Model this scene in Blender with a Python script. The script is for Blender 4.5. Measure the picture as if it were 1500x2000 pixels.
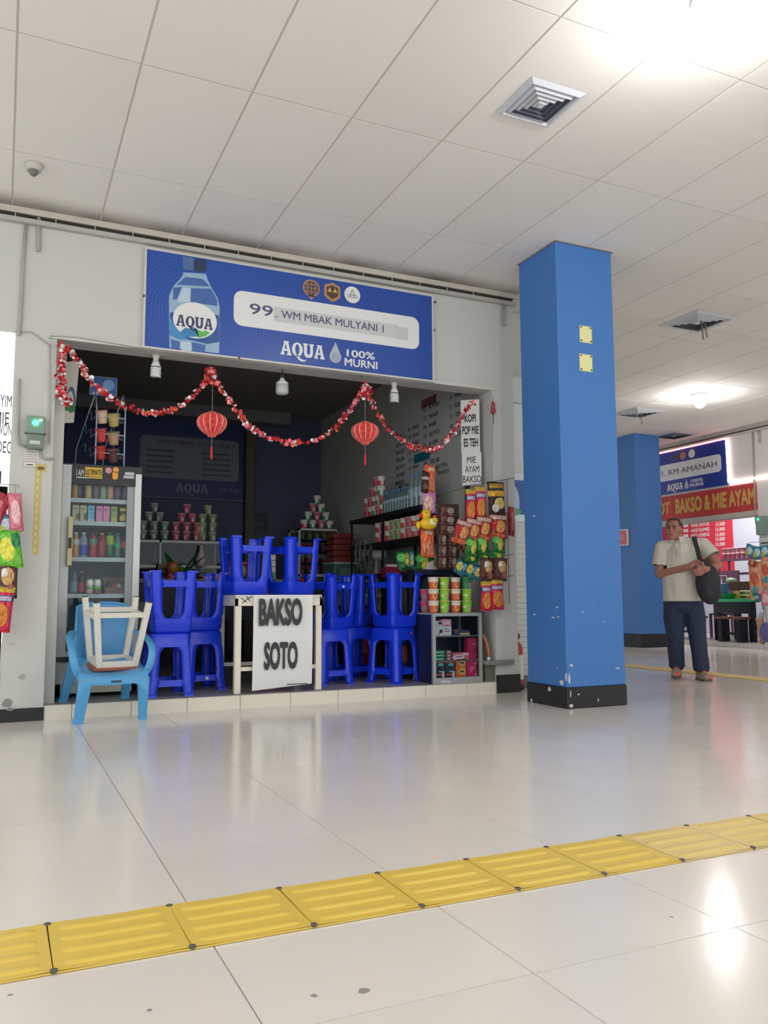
import bpy, bmesh, math, random
from mathutils import Vector, Matrix
random.seed(7)
for o in list(bpy.data.objects): bpy.data.objects.remove(o)
SC = bpy.context.scene
COL = SC.collection
PI = math.pi
# ------------------------------------------------------------------ camera
FPX, YAW, PITCH, ROLL = 1621.9, 0.43138, 0.10510, -0.004317
CAM = Vector((-0.13894, -6.26915, 0.81362))
_f = Vector((math.sin(YAW)*math.cos(PITCH), math.cos(YAW)*math.cos(PITCH), math.sin(PITCH)))
_r0 = Vector((math.cos(YAW), -math.sin(YAW), 0)); _u0 = _r0.cross(_f)
_r = _r0*math.cos(ROLL) + _u0*math.sin(ROLL); _u = -_r0*math.sin(ROLL) + _u0*math.cos(ROLL)
cam = bpy.data.cameras.new('camera'); camo = bpy.data.objects.new('camera', cam); COL.objects.link(camo)
cam.sensor_fit = 'HORIZONTAL'; cam.sensor_width = 36; cam.lens = FPX/1500*36
cam.clip_start = 0.05; cam.clip_end = 200
camo.matrix_world = Matrix(((_r.x, _u.x, -_f.x, CAM.x), (_r.y, _u.y, -_f.y, CAM.y), (_r.z, _u.z, -_f.z, CAM.z), (0, 0, 0, 1)))
SC.camera = camo
def ray(px, py): return _r*((px-750)/FPX) + _u*(-(py-1000)/FPX) + _f
def atX(px, py, X): d = ray(px, py); return CAM + d*((X-CAM.x)/d.x)
def atY(px, py, Y): d = ray(px, py); return CAM + d*((Y-CAM.y)/d.y)
def atZ(px, py, Z): d = ray(px, py); return CAM + d*((Z-CAM.z)/d.z)
def proj(p):
    d = Vector(p)-CAM; w = d.dot(_f)
    return (750+FPX*d.dot(_r)/w, 1000-FPX*d.dot(_u)/w, w)
# ------------------------------------------------------------------ world, exposure, lamps
SC.view_settings.view_transform = 'Standard'; SC.view_settings.look = 'None'
SC.view_settings.gamma = 1; SC.view_settings.use_curve_mapping = False
SC.view_settings.exposure = 0.54
W = bpy.data.worlds.new('hall_daylight'); SC.world = W; W.use_nodes = True
bg = W.node_tree.nodes['Background']; bg.inputs[0].default_value = (0.93, 0.975, 1.0, 1); bg.inputs[1].default_value = 1.2
CEIL = 3.62
LAMPS = [(8.54, 2.13), (2.80, -3.62), (8.54, -3.62), (-2.95, -3.62), (2.80, -9.4), (-2.95, -9.4), (8.54, -9.4)]
LAMP_W = 24
# ------------------------------------------------------------------ helpers
def lin(c):
    def g(v):
        v /= 255.0
        return v/12.92 if v <= 0.04045 else ((v+0.055)/1.055)**2.4
    return (g(c[0]), g(c[1]), g(c[2]), 1)
MATS = {}
def mat(name, col, rough=0.5, metal=0.0, bump=0.0, bscale=60, noise=0.0, nscale=8, emit=None, estr=0, coat=0, spec=0.5, trans=0, alpha=1, sss=0):
    if name in MATS: return MATS[name]
    m = bpy.data.materials.new(name); m.use_nodes = True; nt = m.node_tree; b = nt.nodes['Principled BSDF']
    b.inputs['Base Color'].default_value = lin(col); b.inputs['Roughness'].default_value = rough
    b.inputs['Metallic'].default_value = metal; b.inputs['Specular IOR Level'].default_value = spec
    if coat: b.inputs['Coat Weight'].default_value = coat; b.inputs['Coat Roughness'].default_value = 0.08
    if trans: b.inputs['Transmission Weight'].default_value = trans
    if alpha < 1: b.inputs['Alpha'].default_value = alpha
    if emit: b.inputs['Emission Color'].default_value = lin(emit); b.inputs['Emission Strength'].default_value = estr
    tc = None
    if noise or bump:
        tc = nt.nodes.new('ShaderNodeTexCoord')
    if noise:
        n = nt.nodes.new('ShaderNodeTexNoise'); n.inputs['Scale'].default_value = nscale; n.inputs['Detail'].default_value = 4
        nt.links.new(tc.outputs['Object'], n.inputs['Vector'])
        r = nt.nodes.new('ShaderNodeMapRange'); r.inputs['To Min'].default_value = 1-noise; r.inputs['To Max'].default_value = 1+noise
        nt.links.new(n.outputs['Fac'], r.inputs['Value'])
        mx = nt.nodes.new('ShaderNodeMix'); mx.data_type = 'RGBA'; mx.blend_type = 'MULTIPLY'; mx.inputs['Factor'].default_value = 1
        mx.inputs['A'].default_value = lin(col)
        nt.links.new(r.outputs['Result'], mx.inputs['B']); nt.links.new(mx.outputs['Result'], b.inputs['Base Color'])
    if bump:
        n2 = nt.nodes.new('ShaderNodeTexNoise'); n2.inputs['Scale'].default_value = bscale; n2.inputs['Detail'].default_value = 3
        nt.links.new(tc.outputs['Object'], n2.inputs['Vector'])
        bp = nt.nodes.new('ShaderNodeBump'); bp.inputs['Strength'].default_value = bump; bp.inputs['Distance'].default_value = 0.01
        nt.links.new(n2.outputs['Fac'], bp.inputs['Height']); nt.links.new(bp.outputs['Normal'], b.inputs['Normal'])
    MATS[name] = m
    return m
def print_mat(name, base, layers, rough=0.35, noise=0.0, axes='XZ', metal=0, crinkle=0):
    """flat print: ellipses ('e',cx,cz,rx,rz,col) and rectangles ('r',x0,x1,z0,z1,col) over the thing's own box"""
    if name in MATS: return MATS[name]
    m = bpy.data.materials.new(name); m.use_nodes = True; nt = m.node_tree; b = nt.nodes['Principled BSDF']
    b.inputs['Roughness'].default_value = rough; b.inputs['Metallic'].default_value = metal
    tc = nt.nodes.new('ShaderNodeTexCoord'); sp = nt.nodes.new('ShaderNodeSeparateXYZ'); nt.links.new(tc.outputs['Generated'], sp.inputs[0])
    U = sp.outputs[axes[0]]; V = sp.outputs[axes[1]]
    def mth(op, a, bb, clamp=False):
        n = nt.nodes.new('ShaderNodeMath'); n.operation = op; n.use_clamp = clamp
        for i, x in enumerate((a, bb)):
            if x is None: continue
            if isinstance(x, (int, float)): n.inputs[i].default_value = x
            else: nt.links.new(x, n.inputs[i])
        return n.outputs[0]
    cur = None
    for L in layers:
        if L[0] == 'e':
            _, cx, cz, rx, rz, col = L
            a = mth('DIVIDE', mth('SUBTRACT', U, cx), rx); c = mth('DIVIDE', mth('SUBTRACT', V, cz), rz)
            d = mth('ADD', mth('MULTIPLY', a, a), mth('MULTIPLY', c, c)); k = mth('LESS_THAN', d, 1.0)
        else:
            _, x0, x1, z0, z1, col = L
            k = mth('MULTIPLY', mth('MULTIPLY', mth('GREATER_THAN', U, x0), mth('LESS_THAN', U, x1)), mth('MULTIPLY', mth('GREATER_THAN', V, z0), mth('LESS_THAN', V, z1)))
        mx = nt.nodes.new('ShaderNodeMix'); mx.data_type = 'RGBA'
        nt.links.new(k, mx.inputs['Factor'])
        if cur is None: mx.inputs['A'].default_value = lin(base)
        else: nt.links.new(cur, mx.inputs['A'])
        mx.inputs['B'].default_value = lin(col); cur = mx.outputs['Result']
    if cur is None: b.inputs['Base Color'].default_value = lin(base)
    else: nt.links.new(cur, b.inputs['Base Color'])
    if crinkle:
        n2 = nt.nodes.new('ShaderNodeTexNoise'); n2.inputs['Scale'].default_value = 5; n2.inputs['Detail'].default_value = 2
        nt.links.new(tc.outputs['Generated'], n2.inputs['Vector'])
        bp = nt.nodes.new('ShaderNodeBump'); bp.inputs['Strength'].default_value = crinkle; bp.inputs['Distance'].default_value = 0.03
        nt.links.new(n2.outputs['Fac'], bp.inputs['Height']); nt.links.new(bp.outputs['Normal'], b.inputs['Normal'])
    MATS[name] = m
    return m
def glass_mat(name, tint=(220, 230, 230), amount=0.12):
    if name in MATS: return MATS[name]
    m = bpy.data.materials.new(name); m.use_nodes = True; nt = m.node_tree; nt.nodes.clear()
    out = nt.nodes.new('ShaderNodeOutputMaterial'); mix = nt.nodes.new('ShaderNodeMixShader')
    tr = nt.nodes.new('ShaderNodeBsdfTransparent'); tr.inputs[0].default_value = lin(tint)
    gl = nt.nodes.new('ShaderNodeBsdfGlossy'); gl.inputs['Roughness'].default_value = 0.05
    fr = nt.nodes.new('ShaderNodeFresnel'); fr.inputs[0].default_value = 1.45
    ad = nt.nodes.new('ShaderNodeMath'); ad.operation = 'MULTIPLY_ADD'; ad.inputs[1].default_value = 0.3; ad.inputs[2].default_value = amount*0.08
    nt.links.new(fr.outputs[0], ad.inputs[0]); nt.links.new(ad.outputs[0], mix.inputs[0])
    nt.links.new(tr.outputs[0], mix.inputs[1]); nt.links.new(gl.outputs[0], mix.inputs[2]); nt.links.new(mix.outputs[0], out.inputs[0])
    MATS[name] = m
    return m
class MB:
    def __init__(s): s.v = []; s.f = []; s.m = []; s.s = []
    def add(s, vs, fs, m=0, smooth=False, M=None):
        k = len(s.v)
        s.v += [tuple(M @ Vector(p)) if M else tuple(p) for p in vs]
        for i, f in enumerate(fs):
            s.f.append([k+j for j in f]); s.m.append(m[i] if isinstance(m, (list, tuple)) else m); s.s.append(smooth)
        return s
    def box(s, x0, x1, y0, y1, z0, z1, m=0, M=None):
        vs = [(x0, y0, z0), (x1, y0, z0), (x1, y1, z0), (x0, y1, z0), (x0, y0, z1), (x1, y0, z1), (x1, y1, z1), (x0, y1, z1)]
        return s.add(vs, [(0, 3, 2, 1), (4, 5, 6, 7), (0, 1, 5, 4), (1, 2, 6, 5), (2, 3, 7, 6), (3, 0, 4, 7)], m, False, M)
    def hexa(s, p, m=0, M=None):
        return s.add(p, [(0, 3, 2, 1), (4, 5, 6, 7), (0, 1, 5, 4), (1, 2, 6, 5), (2, 3, 7, 6), (3, 0, 4, 7)], m, False, M)
    def bar(s, a, b, w, d, m=0, up=(0, 0, 1)):
        a = Vector(a); b = Vector(b); t = (b-a).normalized(); upv = Vector(up)
        if abs(t.dot(upv)) > 0.95: upv = Vector((0, 1, 0))
        x = t.cross(upv).normalized()*(w/2); y = x.cross(t).normalized()*(d/2)
        return s.hexa([a-x-y, a+x-y, a+x+y, a-x+y, b-x-y, b+x-y, b+x+y, b-x+y], m)
    def tube(s, pts, r, n=8, m=0, cap=True, closed=False, smooth=True):
        pts = [Vector(p) for p in pts]; k = len(s.v); N = len(pts); prev = None
        for i, p in enumerate(pts):
            if closed: t = pts[(i+1) % N]-pts[i-1]
            else: t = pts[min(i+1, N-1)]-pts[max(i-1, 0)]
            t = t.normalized() if t.length > 1e-9 else Vector((0, 0, 1))
            if prev is None:
                a = Vector((0, 0, 1)) if abs(t.z) < 0.9 else Vector((1, 0, 0)); x = t.cross(a).normalized()
            else:
                x = (prev-t*prev.dot(t)).normalized()
            prev = x; y = t.cross(x); rr = r[i] if isinstance(r, (list, tuple)) else r
            for j in range(n):
                a = 2*PI*j/n; s.v.append(tuple(p+(x*math.cos(a)+y*math.sin(a))*rr))
        L = N if closed else N-1
        for i in range(L):
            i2 = (i+1) % N
            for j in range(n):
                s.f.append([k+i*n+j, k+i*n+(j+1) % n, k+i2*n+(j+1) % n, k+i2*n+j]); s.m.append(m); s.s.append(smooth)
        if cap and not closed:
            s.f.append([k+j for j in range(n)][::-1]); s.m.append(m); s.s.append(False)
            s.f.append([k+(N-1)*n+j for j in range(n)]); s.m.append(m); s.s.append(False)
        return s
    def lathe(s, prof, n=16, m=0, M=None, smooth=True, cap=True):
        vs = []; fs = []; ms = []
        for r, z in prof:
            for j in range(n): a = 2*PI*j/n; vs.append((r*math.cos(a), r*math.sin(a), z))
        for i in range(len(prof)-1):
            for j in range(n):
                fs.append((i*n+j, i*n+(j+1) % n, (i+1)*n+(j+1) % n, (i+1)*n+j)); ms.append(m[i] if isinstance(m, (list, tuple)) else m)
        s.add(vs, fs, ms, smooth, M)
        if cap:
            ml = m if not isinstance(m, (list, tuple)) else None
            k = len(s.v)-len(vs)
            s.f.append([k+j for j in range(n)][::-1]); s.m.append(ml if ml is not None else m[0]); s.s.append(False)
            k2 = k+(len(prof)-1)*n
            s.f.append([k2+j for j in range(n)]); s.m.append(ml if ml is not None else m[-1]); s.s.append(False)
        return s
    def grid(s, fn, nu, nv, m=0, smooth=True, M=None, cu=False):
        vs = [fn(i/nu, j/nv) for j in range(nv+1) for i in range(nu+1)]
        fs = [(j*(nu+1)+i, j*(nu+1)+i+1, (j+1)*(nu+1)+i+1, (j+1)*(nu+1)+i) for j in range(nv) for i in range(nu)]
        return s.add(vs, fs, m, smooth, M)
    def ell(s, c, r, n=12, k=8, m=0, M=None):
        c = Vector(c)
        prof = [(max(1e-4, math.sin(PI*i/k)), -math.cos(PI*i/k)) for i in range(k+1)]
        MM = Matrix.Translation(c) @ Matrix.Diagonal((r[0], r[1], r[2], 1))
        if M: MM = M @ MM
        return s.lathe(prof, n, m, MM, True, True)
    def prism(s, poly, y0, y1, m=0, M=None):
        """poly in x,z ; extruded along y"""
        n = len(poly); vs = [(x, y0, z) for x, z in poly]+[(x, y1, z) for x, z in poly]
        fs = [list(range(n)), list(range(2*n-1, n-1, -1))]+[(i, (i+1) % n, n+(i+1) % n, n+i) for i in range(n)]
        return s.add(vs, fs, m, False, M)
    def mesh(s, name, mats, off=None, bevel=0, seg=2, weld=False):
        me = bpy.data.meshes.new(name)
        v = s.v if off is None else [(p[0]-off[0], p[1]-off[1], p[2]-off[2]) for p in s.v]
        me.from_pydata(v, [], s.f)
        for mm in (mats if isinstance(mats, (list, tuple)) else [mats]): me.materials.append(mm)
        me.polygons.foreach_set('material_index', s.m); me.polygons.foreach_set('use_smooth', s.s)
        bm = bmesh.new(); bm.from_mesh(me)
        if weld: bmesh.ops.remove_doubles(bm, verts=bm.verts, dist=1e-5)
        bmesh.ops.recalc_face_normals(bm, faces=bm.faces)
        if bevel:
            es = [e for e in bm.edges if len(e.link_faces) == 2 and e.calc_face_angle(0) > 0.6]
            bmesh.ops.bevel(bm, geom=es, offset=bevel, segments=seg, profile=0.5, affect='EDGES', clamp_overlap=True)
        bm.to_mesh(me); bm.free(); me.update()
        return me
    def build(s, name, mats, parent=None, off=None, bevel=0, seg=2, loc=None, rot=None, weld=False):
        if off is None and parent is not None and parent.get('_abs'): off = parent['_abs']
        return link(name, s.mesh(name, mats, off, bevel, seg, weld), parent, loc, rot)
def link(name, data, parent=None, loc=None, rot=None):
    o = bpy.data.objects.new(name, data); COL.objects.link(o)
    if parent is not None:
        o.parent = parent
        if parent.get('_abs'): o['_abs'] = parent['_abs']
    if loc is not None: o.location = loc
    if rot is not None: o.rotation_euler = rot
    return o
def tag(o, label, cat, group=None):
    o['label'] = label; o['category'] = cat
    if group: o['group'] = group
    return o
def thing(name, label, cat, loc=(0, 0, 0), rotz=0, group=None, rot=None, world=False):
    """Empty at the base of a thing; world=True means its parts are written in world coordinates"""
    o = bpy.data.objects.new(name, None); COL.objects.link(o); o.location = loc
    o.rotation_euler = rot if rot else (0, 0, rotz); o.empty_display_size = 0.1
    tag(o, label, cat, group)
    if world: o['_abs'] = [float(x) for x in loc]
    return o
def single(mb, name, mats, label, cat, group=None, loc=None, base=None, **kw):
    """a thing that is one mesh, written in world coordinates around base"""
    if base is not None:
        o = link(name, mb.mesh(name, mats, base, **kw), None, base)
    else:
        o = link(name, mb.mesh(name, mats, None, **kw), None, loc)
    return tag(o, label, cat, group)
def kids(o): return [c for c in bpy.data.objects if c.parent == o]
def copy_tree(root, loc=None, rot=None, label=None, group=None, children=None):
    def cp(o, par):
        c = o.copy(); COL.objects.link(c); c.parent = par
        for ch in o.children: cp(ch, c)
        return c
    r = cp(root, None)
    if loc is not None: r.location = loc
    if rot is not None: r.rotation_euler = rot
    if label: r['label'] = label
    if group: r['group'] = group
    return r
def struct(name, mb, mats, **kw):
    o = mb.build(name, mats, **kw); o['kind'] = 'structure'; return o
def curve_mesh(cu):
    o = bpy.data.objects.new('tmp', cu); COL.objects.link(o); bpy.context.view_layer.update()
    me = bpy.data.meshes.new_from_object(o.evaluated_get(bpy.context.evaluated_depsgraph_get()))
    bpy.data.objects.remove(o); bpy.data.curves.remove(cu)
    return me
def _map(me, o, u, v, w, h, keep=False, off=None, thick=0.0012):
    o = Vector(o); u = Vector(u).normalized(); v = Vector(v).normalized(); n = u.cross(v)
    xs = [p.co.x for p in me.vertices]; ys = [p.co.y for p in me.vertices]; zs = [p.co.z for p in me.vertices]
    if not xs: return me
    x0, x1, y0, y1 = min(xs), max(xs), min(ys), max(ys)
    sx = w/(x1-x0) if w else None; sy = h/(y1-y0) if h else None
    if sx is None: sx = sy
    if sy is None: sy = sx
    zr = max(zs)-min(zs)
    for p in me.vertices:
        q = o+u*((p.co.x-x0)*sx)+v*((p.co.y-y0)*sy)+n*(((p.co.z-min(zs))/zr*thick) if zr > 0 else 0)
        if off: q = q-Vector(off)
        p.co = q
    return me
def text(body, m, parent, o, u, v, w=None, h=None, bold=0.0, name='lettering', thick=0.0012, space=1.0, line=1.0, align='LEFT'):
    cu = bpy.data.curves.new('t', 'FONT'); cu.body = body; cu.size = 1; cu.extrude = 0.01; cu.space_character = space
    cu.space_line = line; cu.align_x = align; cu.resolution_u = 3
    me = curve_mesh(cu)
    if bold:      # heavier strokes: the same outline repeated on a small ring
        vs = [tuple(p.co) for p in me.vertices]; fs = [list(p.vertices) for p in me.polygons]; V = []; Fc = []
        for k in range(6):
            dx, dy = bold*math.cos(PI*k/3), bold*math.sin(PI*k/3); n0 = len(V)
            V += [(p[0]+dx, p[1]+dy, p[2]*(1-.03*k)) for p in vs]; Fc += [[n0+j for j in f] for f in fs]
        me = bpy.data.meshes.new('t'); me.from_pydata(V, [], Fc)
    me = _map(me, o, u, v, w, h, off=parent.get('_abs') if parent else None, thick=thick)
    me.materials.clear(); me.materials.append(m)
    return link(name, me, parent)
def shape(loops, m, parent, o, u, v, w=None, h=None, name='print', thick=0.0012, raw=False):
    """flat printed shape with holes, from 2D loops scaled to w x h (or used as they are when raw)"""
    cu = bpy.data.curves.new('s', 'CURVE'); cu.dimensions = '2D'; cu.fill_mode = 'BOTH'; cu.extrude = 0.01
    for L in loops:
        sp = cu.splines.new('POLY'); sp.points.add(len(L)-1)
        for i, p in enumerate(L): sp.points[i].co = (p[0], p[1], 0, 1)
        sp.use_cyclic_u = True
    me = curve_mesh(cu)
    if raw:
        oo = Vector(o); uu = Vector(u).normalized(); vv = Vector(v).normalized(); n = uu.cross(vv); of = Vector(parent['_abs']) if parent and parent.get('_abs') else Vector()
        for p in me.vertices: p.co = oo+uu*p.co.x+vv*p.co.y+n*((p.co.z+0.01)/0.02*thick)-of
    else: _map(me, o, u, v, w, h, off=parent.get('_abs') if parent else None, thick=thick)
    me.materials.clear(); me.materials.append(m)
    return link(name, me, parent)
def rrect(x0, x1, y0, y1, r, n=5):
    L = []
    for cx, cy, a0 in ((x1-r, y1-r, 0), (x0+r, y1-r, 90), (x0+r, y0+r, 180), (x1-r, y0+r, 270)):
        for i in range(n+1): a = math.radians(a0+90*i/n); L.append((cx+r*math.cos(a), cy+r*math.sin(a)))
    return L
def circ(cx, cy, rx, ry=None, n=24):
    ry = ry or rx
    return [(cx+rx*math.cos(2*PI*i/n), cy+ry*math.sin(2*PI*i/n)) for i in range(n)]
X, Y, Z = Vector((1, 0, 0)), Vector((0, 1, 0)), Vector((0, 0, 1))
def RZ(a): return Matrix.Rotation(a, 4, 'Z')
def T(*p): return Matrix.Translation(Vector(p))
# common materials
WHITEWALL = mat('white_wall_paint', (198, 198, 193), 0.7, bump=0.05, bscale=300, noise=0.03, nscale=1.3)
BLACKPAINT = mat('black_base_paint', (30, 31, 32), 0.6, noise=0.35, nscale=9)
INK = mat('black_ink', (35, 35, 38), 0.6)
PAPER = mat('white_paper', (222, 222, 218), 0.7)
STEEL = mat('grey_conduit', (165, 165, 158), 0.5)
# ================================================================== the hall
def tiled(parent, name, xs, ys, z0, z1, gap, mats, keep=None, limit=300, vary=0, rest='tiles'):
    """one object per tile in view (largest first), the remainder joined"""
    cells = []
    for i in range(len(xs)-1):
        for j in range(len(ys)-1):
            x0, x1, y0, y1 = xs[i], xs[i+1], ys[j], ys[j+1]
            if keep and not keep((x0+x1)/2, (y0+y1)/2): continue
            zz = z1 if z1 < 1 else z0
            cs = [proj((x, y, zz)) for x, y in ((x0, y0), (x1, y0), (x1, y1), (x0, y1))]
            vis = all(c[2] > 0.3 for c in cs) and max(c[0] for c in cs) > 0 and min(c[0] for c in cs) < 1500 and max(c[1] for c in cs) > 0 and min(c[1] for c in cs) < 2000
            ar = abs(sum(cs[k][0]*cs[(k+1) % 4][1]-cs[(k+1) % 4][0]*cs[k][1] for k in range(4)))/2 if vis else 0
            if not vis and any(c[2] > 0.3 and -200 < c[0] < 1700 and -200 < c[1] < 2300 for c in cs): ar = 1
            cells.append((ar, x0, x1, y0, y1))
    cells.sort(key=lambda c: -c[0])
    cache = {}; R = MB(); n = 0
    for ar, x0, x1, y0, y1 in cells:
        if ar > 80 and n < limit:
            key = (round(x1-x0, 4), round(y1-y0, 4), (random.randrange(vary) if vary else 0))
            if key not in cache:
                w, d = (x1-x0-gap)/2, (y1-y0-gap)/2
                cache[key] = MB().box(-w, w, -d, d, z0, z1).mesh(name, mats[key[2] % len(mats)])
            link(name, cache[key], parent, ((x0+x1)/2, (y0+y1)/2, 0)); n += 1
        else: R.box(x0+gap/2, x1-gap/2, y0+gap/2, y1-gap/2, z0, z1)
    if R.v:
        o = R.build(rest, mats[0], parent); o['kind'] = 'stuff'
def steps(a, b, org, st):
    k0 = math.ceil((a-org)/st); k1 = math.floor((b-org)/st)
    return [a]+[org+st*k for k in range(k0, k1+1) if a+0.02 < org+st*k < b-0.02]+[b]
FX0, FX1, FY0, FY1 = -6.5, 14.5, -9.6, 12.0
# glossy cream floor
def floor_mat(nm, col):
    m = mat(nm, col, 0.15, noise=0.03, nscale=2.2, spec=0.5)
    return m
ft = [floor_mat('cream_floor_tile', (231, 225, 217)), floor_mat('cream_floor_tile_b', (229, 223, 215)), floor_mat('cream_floor_tile_c', (233, 227, 219))]
floor = struct('floor', MB().box(FX0, FX1, FY0, FY1, -0.12, -0.006), mat('floor_grout', (164, 158, 150), 0.8))
def in_hall(x, y): return (y < 0.0 or x > 4.05) and x < 10.95 and not (4.05 < x < 5.0 and y > 0.33)
fxs = steps(FX0, 10.93, 0.353, 0.6); fys = steps(FY0, 0.0, -4.67, 0.6)+steps(0.0, FY1, -4.67, 0.6)[1:]
tiled(floor, 'floor_tile', fxs, fys, -0.006, 0.0, 0.003, ft, in_hall, 300, 3, 'floor_tiles_beyond')
for px, py, r in ((711, 1935, .014), (614, 1945, .008), (292, 1973, .006), (1312, 1791, .005), (20, 1943, .006)):
    q = atZ(px, py, 0.0); shape([[(r*random.uniform(.7, 1.1)*math.cos(a), r*random.uniform(.7, 1.1)*math.sin(a)) for a in [2*PI*i/9 for i in range(9)]]], mat('floor_spot', (152, 145, 137), .5), floor, q, X, Y, name='dirt_spot', raw=True, thick=.0004)
# ceiling of 60 x 120 panels
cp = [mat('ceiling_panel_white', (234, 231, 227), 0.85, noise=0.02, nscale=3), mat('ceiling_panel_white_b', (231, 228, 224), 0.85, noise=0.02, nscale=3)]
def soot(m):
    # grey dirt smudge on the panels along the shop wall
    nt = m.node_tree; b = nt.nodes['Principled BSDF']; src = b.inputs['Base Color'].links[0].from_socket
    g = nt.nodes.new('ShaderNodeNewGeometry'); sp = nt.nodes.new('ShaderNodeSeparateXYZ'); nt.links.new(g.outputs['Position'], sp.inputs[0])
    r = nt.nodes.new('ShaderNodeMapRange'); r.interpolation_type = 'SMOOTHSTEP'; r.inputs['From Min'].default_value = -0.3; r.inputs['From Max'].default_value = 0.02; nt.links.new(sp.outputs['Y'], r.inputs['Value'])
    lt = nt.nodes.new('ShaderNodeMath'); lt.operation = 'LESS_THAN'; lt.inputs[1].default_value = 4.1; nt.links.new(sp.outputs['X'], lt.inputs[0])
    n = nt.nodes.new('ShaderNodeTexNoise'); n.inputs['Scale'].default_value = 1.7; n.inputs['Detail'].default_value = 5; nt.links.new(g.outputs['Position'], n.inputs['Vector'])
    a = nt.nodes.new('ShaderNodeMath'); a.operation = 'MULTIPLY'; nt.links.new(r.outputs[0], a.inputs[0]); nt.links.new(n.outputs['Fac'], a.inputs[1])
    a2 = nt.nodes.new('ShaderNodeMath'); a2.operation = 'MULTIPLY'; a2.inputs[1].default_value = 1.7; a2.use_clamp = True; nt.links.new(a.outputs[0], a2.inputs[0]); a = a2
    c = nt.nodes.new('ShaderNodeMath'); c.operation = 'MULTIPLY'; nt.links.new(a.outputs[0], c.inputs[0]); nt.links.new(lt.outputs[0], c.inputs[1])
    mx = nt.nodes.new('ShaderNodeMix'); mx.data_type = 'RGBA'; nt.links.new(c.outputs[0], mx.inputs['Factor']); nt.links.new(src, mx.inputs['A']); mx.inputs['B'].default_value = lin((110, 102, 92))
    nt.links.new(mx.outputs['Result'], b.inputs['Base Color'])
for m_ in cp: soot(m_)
ceiling = struct('ceiling', MB().box(FX0, FX1, FY0, 0.0, CEIL+0.0025, CEIL+0.1).box(4.05, FX1, 0.0, FY1, CEIL+0.0025, CEIL+0.1), mat('ceiling_grid', (200, 195, 188), 0.8))
cxs = steps(FX0, 10.9, 0.425, 0.598); cys = steps(FY0, 0.0, -0.82, 1.2)+steps(0.0, FY1, -0.82, 1.2)[1:]
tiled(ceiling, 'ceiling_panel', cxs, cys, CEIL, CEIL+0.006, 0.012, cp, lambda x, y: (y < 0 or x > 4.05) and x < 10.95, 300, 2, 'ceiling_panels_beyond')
# front wall of the shop row
OPX0, OPX1, OPZ = 0.16, 3.82, 2.69
wf = MB().box(-0.115, OPX0, 0, 0.2, 0, CEIL).box(OPX1, 4.05, 0, 0.2, 0, CEIL).box(OPX0, OPX1, 0, 0.2, OPZ, CEIL).box(FX0, -0.115, 0, 0.2, 2.70, CEIL)
wf.box(OPX0-0.01, 0.235, 0.1, 0.2, 0.1, OPZ)
wall_front = struct('wall_front', wf, WHITEWALL)
struct('trim_1', MB().box(0.10, 3.86, -0.012, 0.0, 2.69, 2.715), mat('lintel_trim', (205, 203, 194), 0.6))
struct('baseboard_left', MB().box(-0.125, 0.165, -0.012, 0.0, 0, 0.088), BLACKPAINT)
struct('baseboard_right', MB().box(3.815, 4.06, -0.012, 0.0, 0, 0.155).box(4.05, 4.06, 0, 0.2, 0, 0.155), BLACKPAINT)
# trims along the ceiling: pale angle, gap with painted-in shade and hangers, grey cable ledge
struct('trim_2', MB().box(FX0, 4.10, -0.03, 0.0, CEIL-0.045, CEIL), mat('ceiling_angle', (200, 193, 180), 0.7, noise=0.12, nscale=5))
struct('trim_3', MB().box(FX0, 4.06, -0.012, 0.0, CEIL-0.085, CEIL-0.045), mat('gap_shade', (52, 50, 47), 0.9, noise=0.3, nscale=4))  # dark strip, the shade of the gap put into its colour
cl = MB().box(FX0, 4.08, -0.05, 0.0, CEIL-0.118, CEIL-0.085)
ledge = struct('trim_4', cl, mat('cable_ledge_grey', (176, 175, 168), 0.6, noise=0.08, nscale=4))
hg = MB().box(-0.004, 0.004, -0.02, -0.012, CEIL-0.09, CEIL-0.04).mesh('hanger', STEEL)
for i in range(15): link('hanger', hg, ledge, (-0.15+i*0.27, -0.012, 0))
# shop interior shell
struct('floor_shop', MB().box(-0.0, 3.9, 0.006, 4.4, 0, 0.094).box(OPX0, OPX1, 0.004, 0.01, 0, 0.094), mat('step_core', (120, 116, 110), 0.8))
fs = bpy.data.objects['floor_shop']
rt = [mat('riser_tile_cream', (226, 219, 203), 0.3, noise=0.03, nscale=4)]
xj = [OPX0, 0.345, 0.745, 1.143, 1.542, 1.939, 2.336, 2.730, 3.121, 3.515, OPX1]
for a, b in zip(xj, xj[1:]): MB().box(a+0.002, b-0.002, -0.004, 0.008, 0.0, 0.096).build('riser_tile', rt[0], fs)
st_m = [mat('shop_floor_tile', (150, 146, 142), 0.35, noise=0.14, nscale=30), mat('shop_floor_tile_b', (143, 140, 137), 0.35, noise=0.14, nscale=30)]
for j, (ya, yb) in enumerate([(0.006, 0.4), (0.4, 0.8), (0.8, 1.2)]):
    for i, (a, b) in enumerate(zip(xj, xj[1:])): MB().box(a+0.0015, b-0.0015, ya+0.0015, yb-0.0015, 0.09, 0.1).build('shop_floor_tile', st_m[(i+j) % 2], fs)
MB().box(0.0, 3.9, 1.2, 4.4, 0.09, 0.1).build('shop_floor_back', st_m[0], fs)
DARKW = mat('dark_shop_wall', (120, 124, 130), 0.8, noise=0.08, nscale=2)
struct('wall_back_shop', MB().box(-0.1, 4.05, 4.4, 4.5, 0, 3.5), mat('navy_back_wall', (84, 92, 116), 0.8))
struct('wall_left_shop', MB().box(-0.1, 0.1, 0.2, 4.4, 0, 3.5), DARKW)
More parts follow.
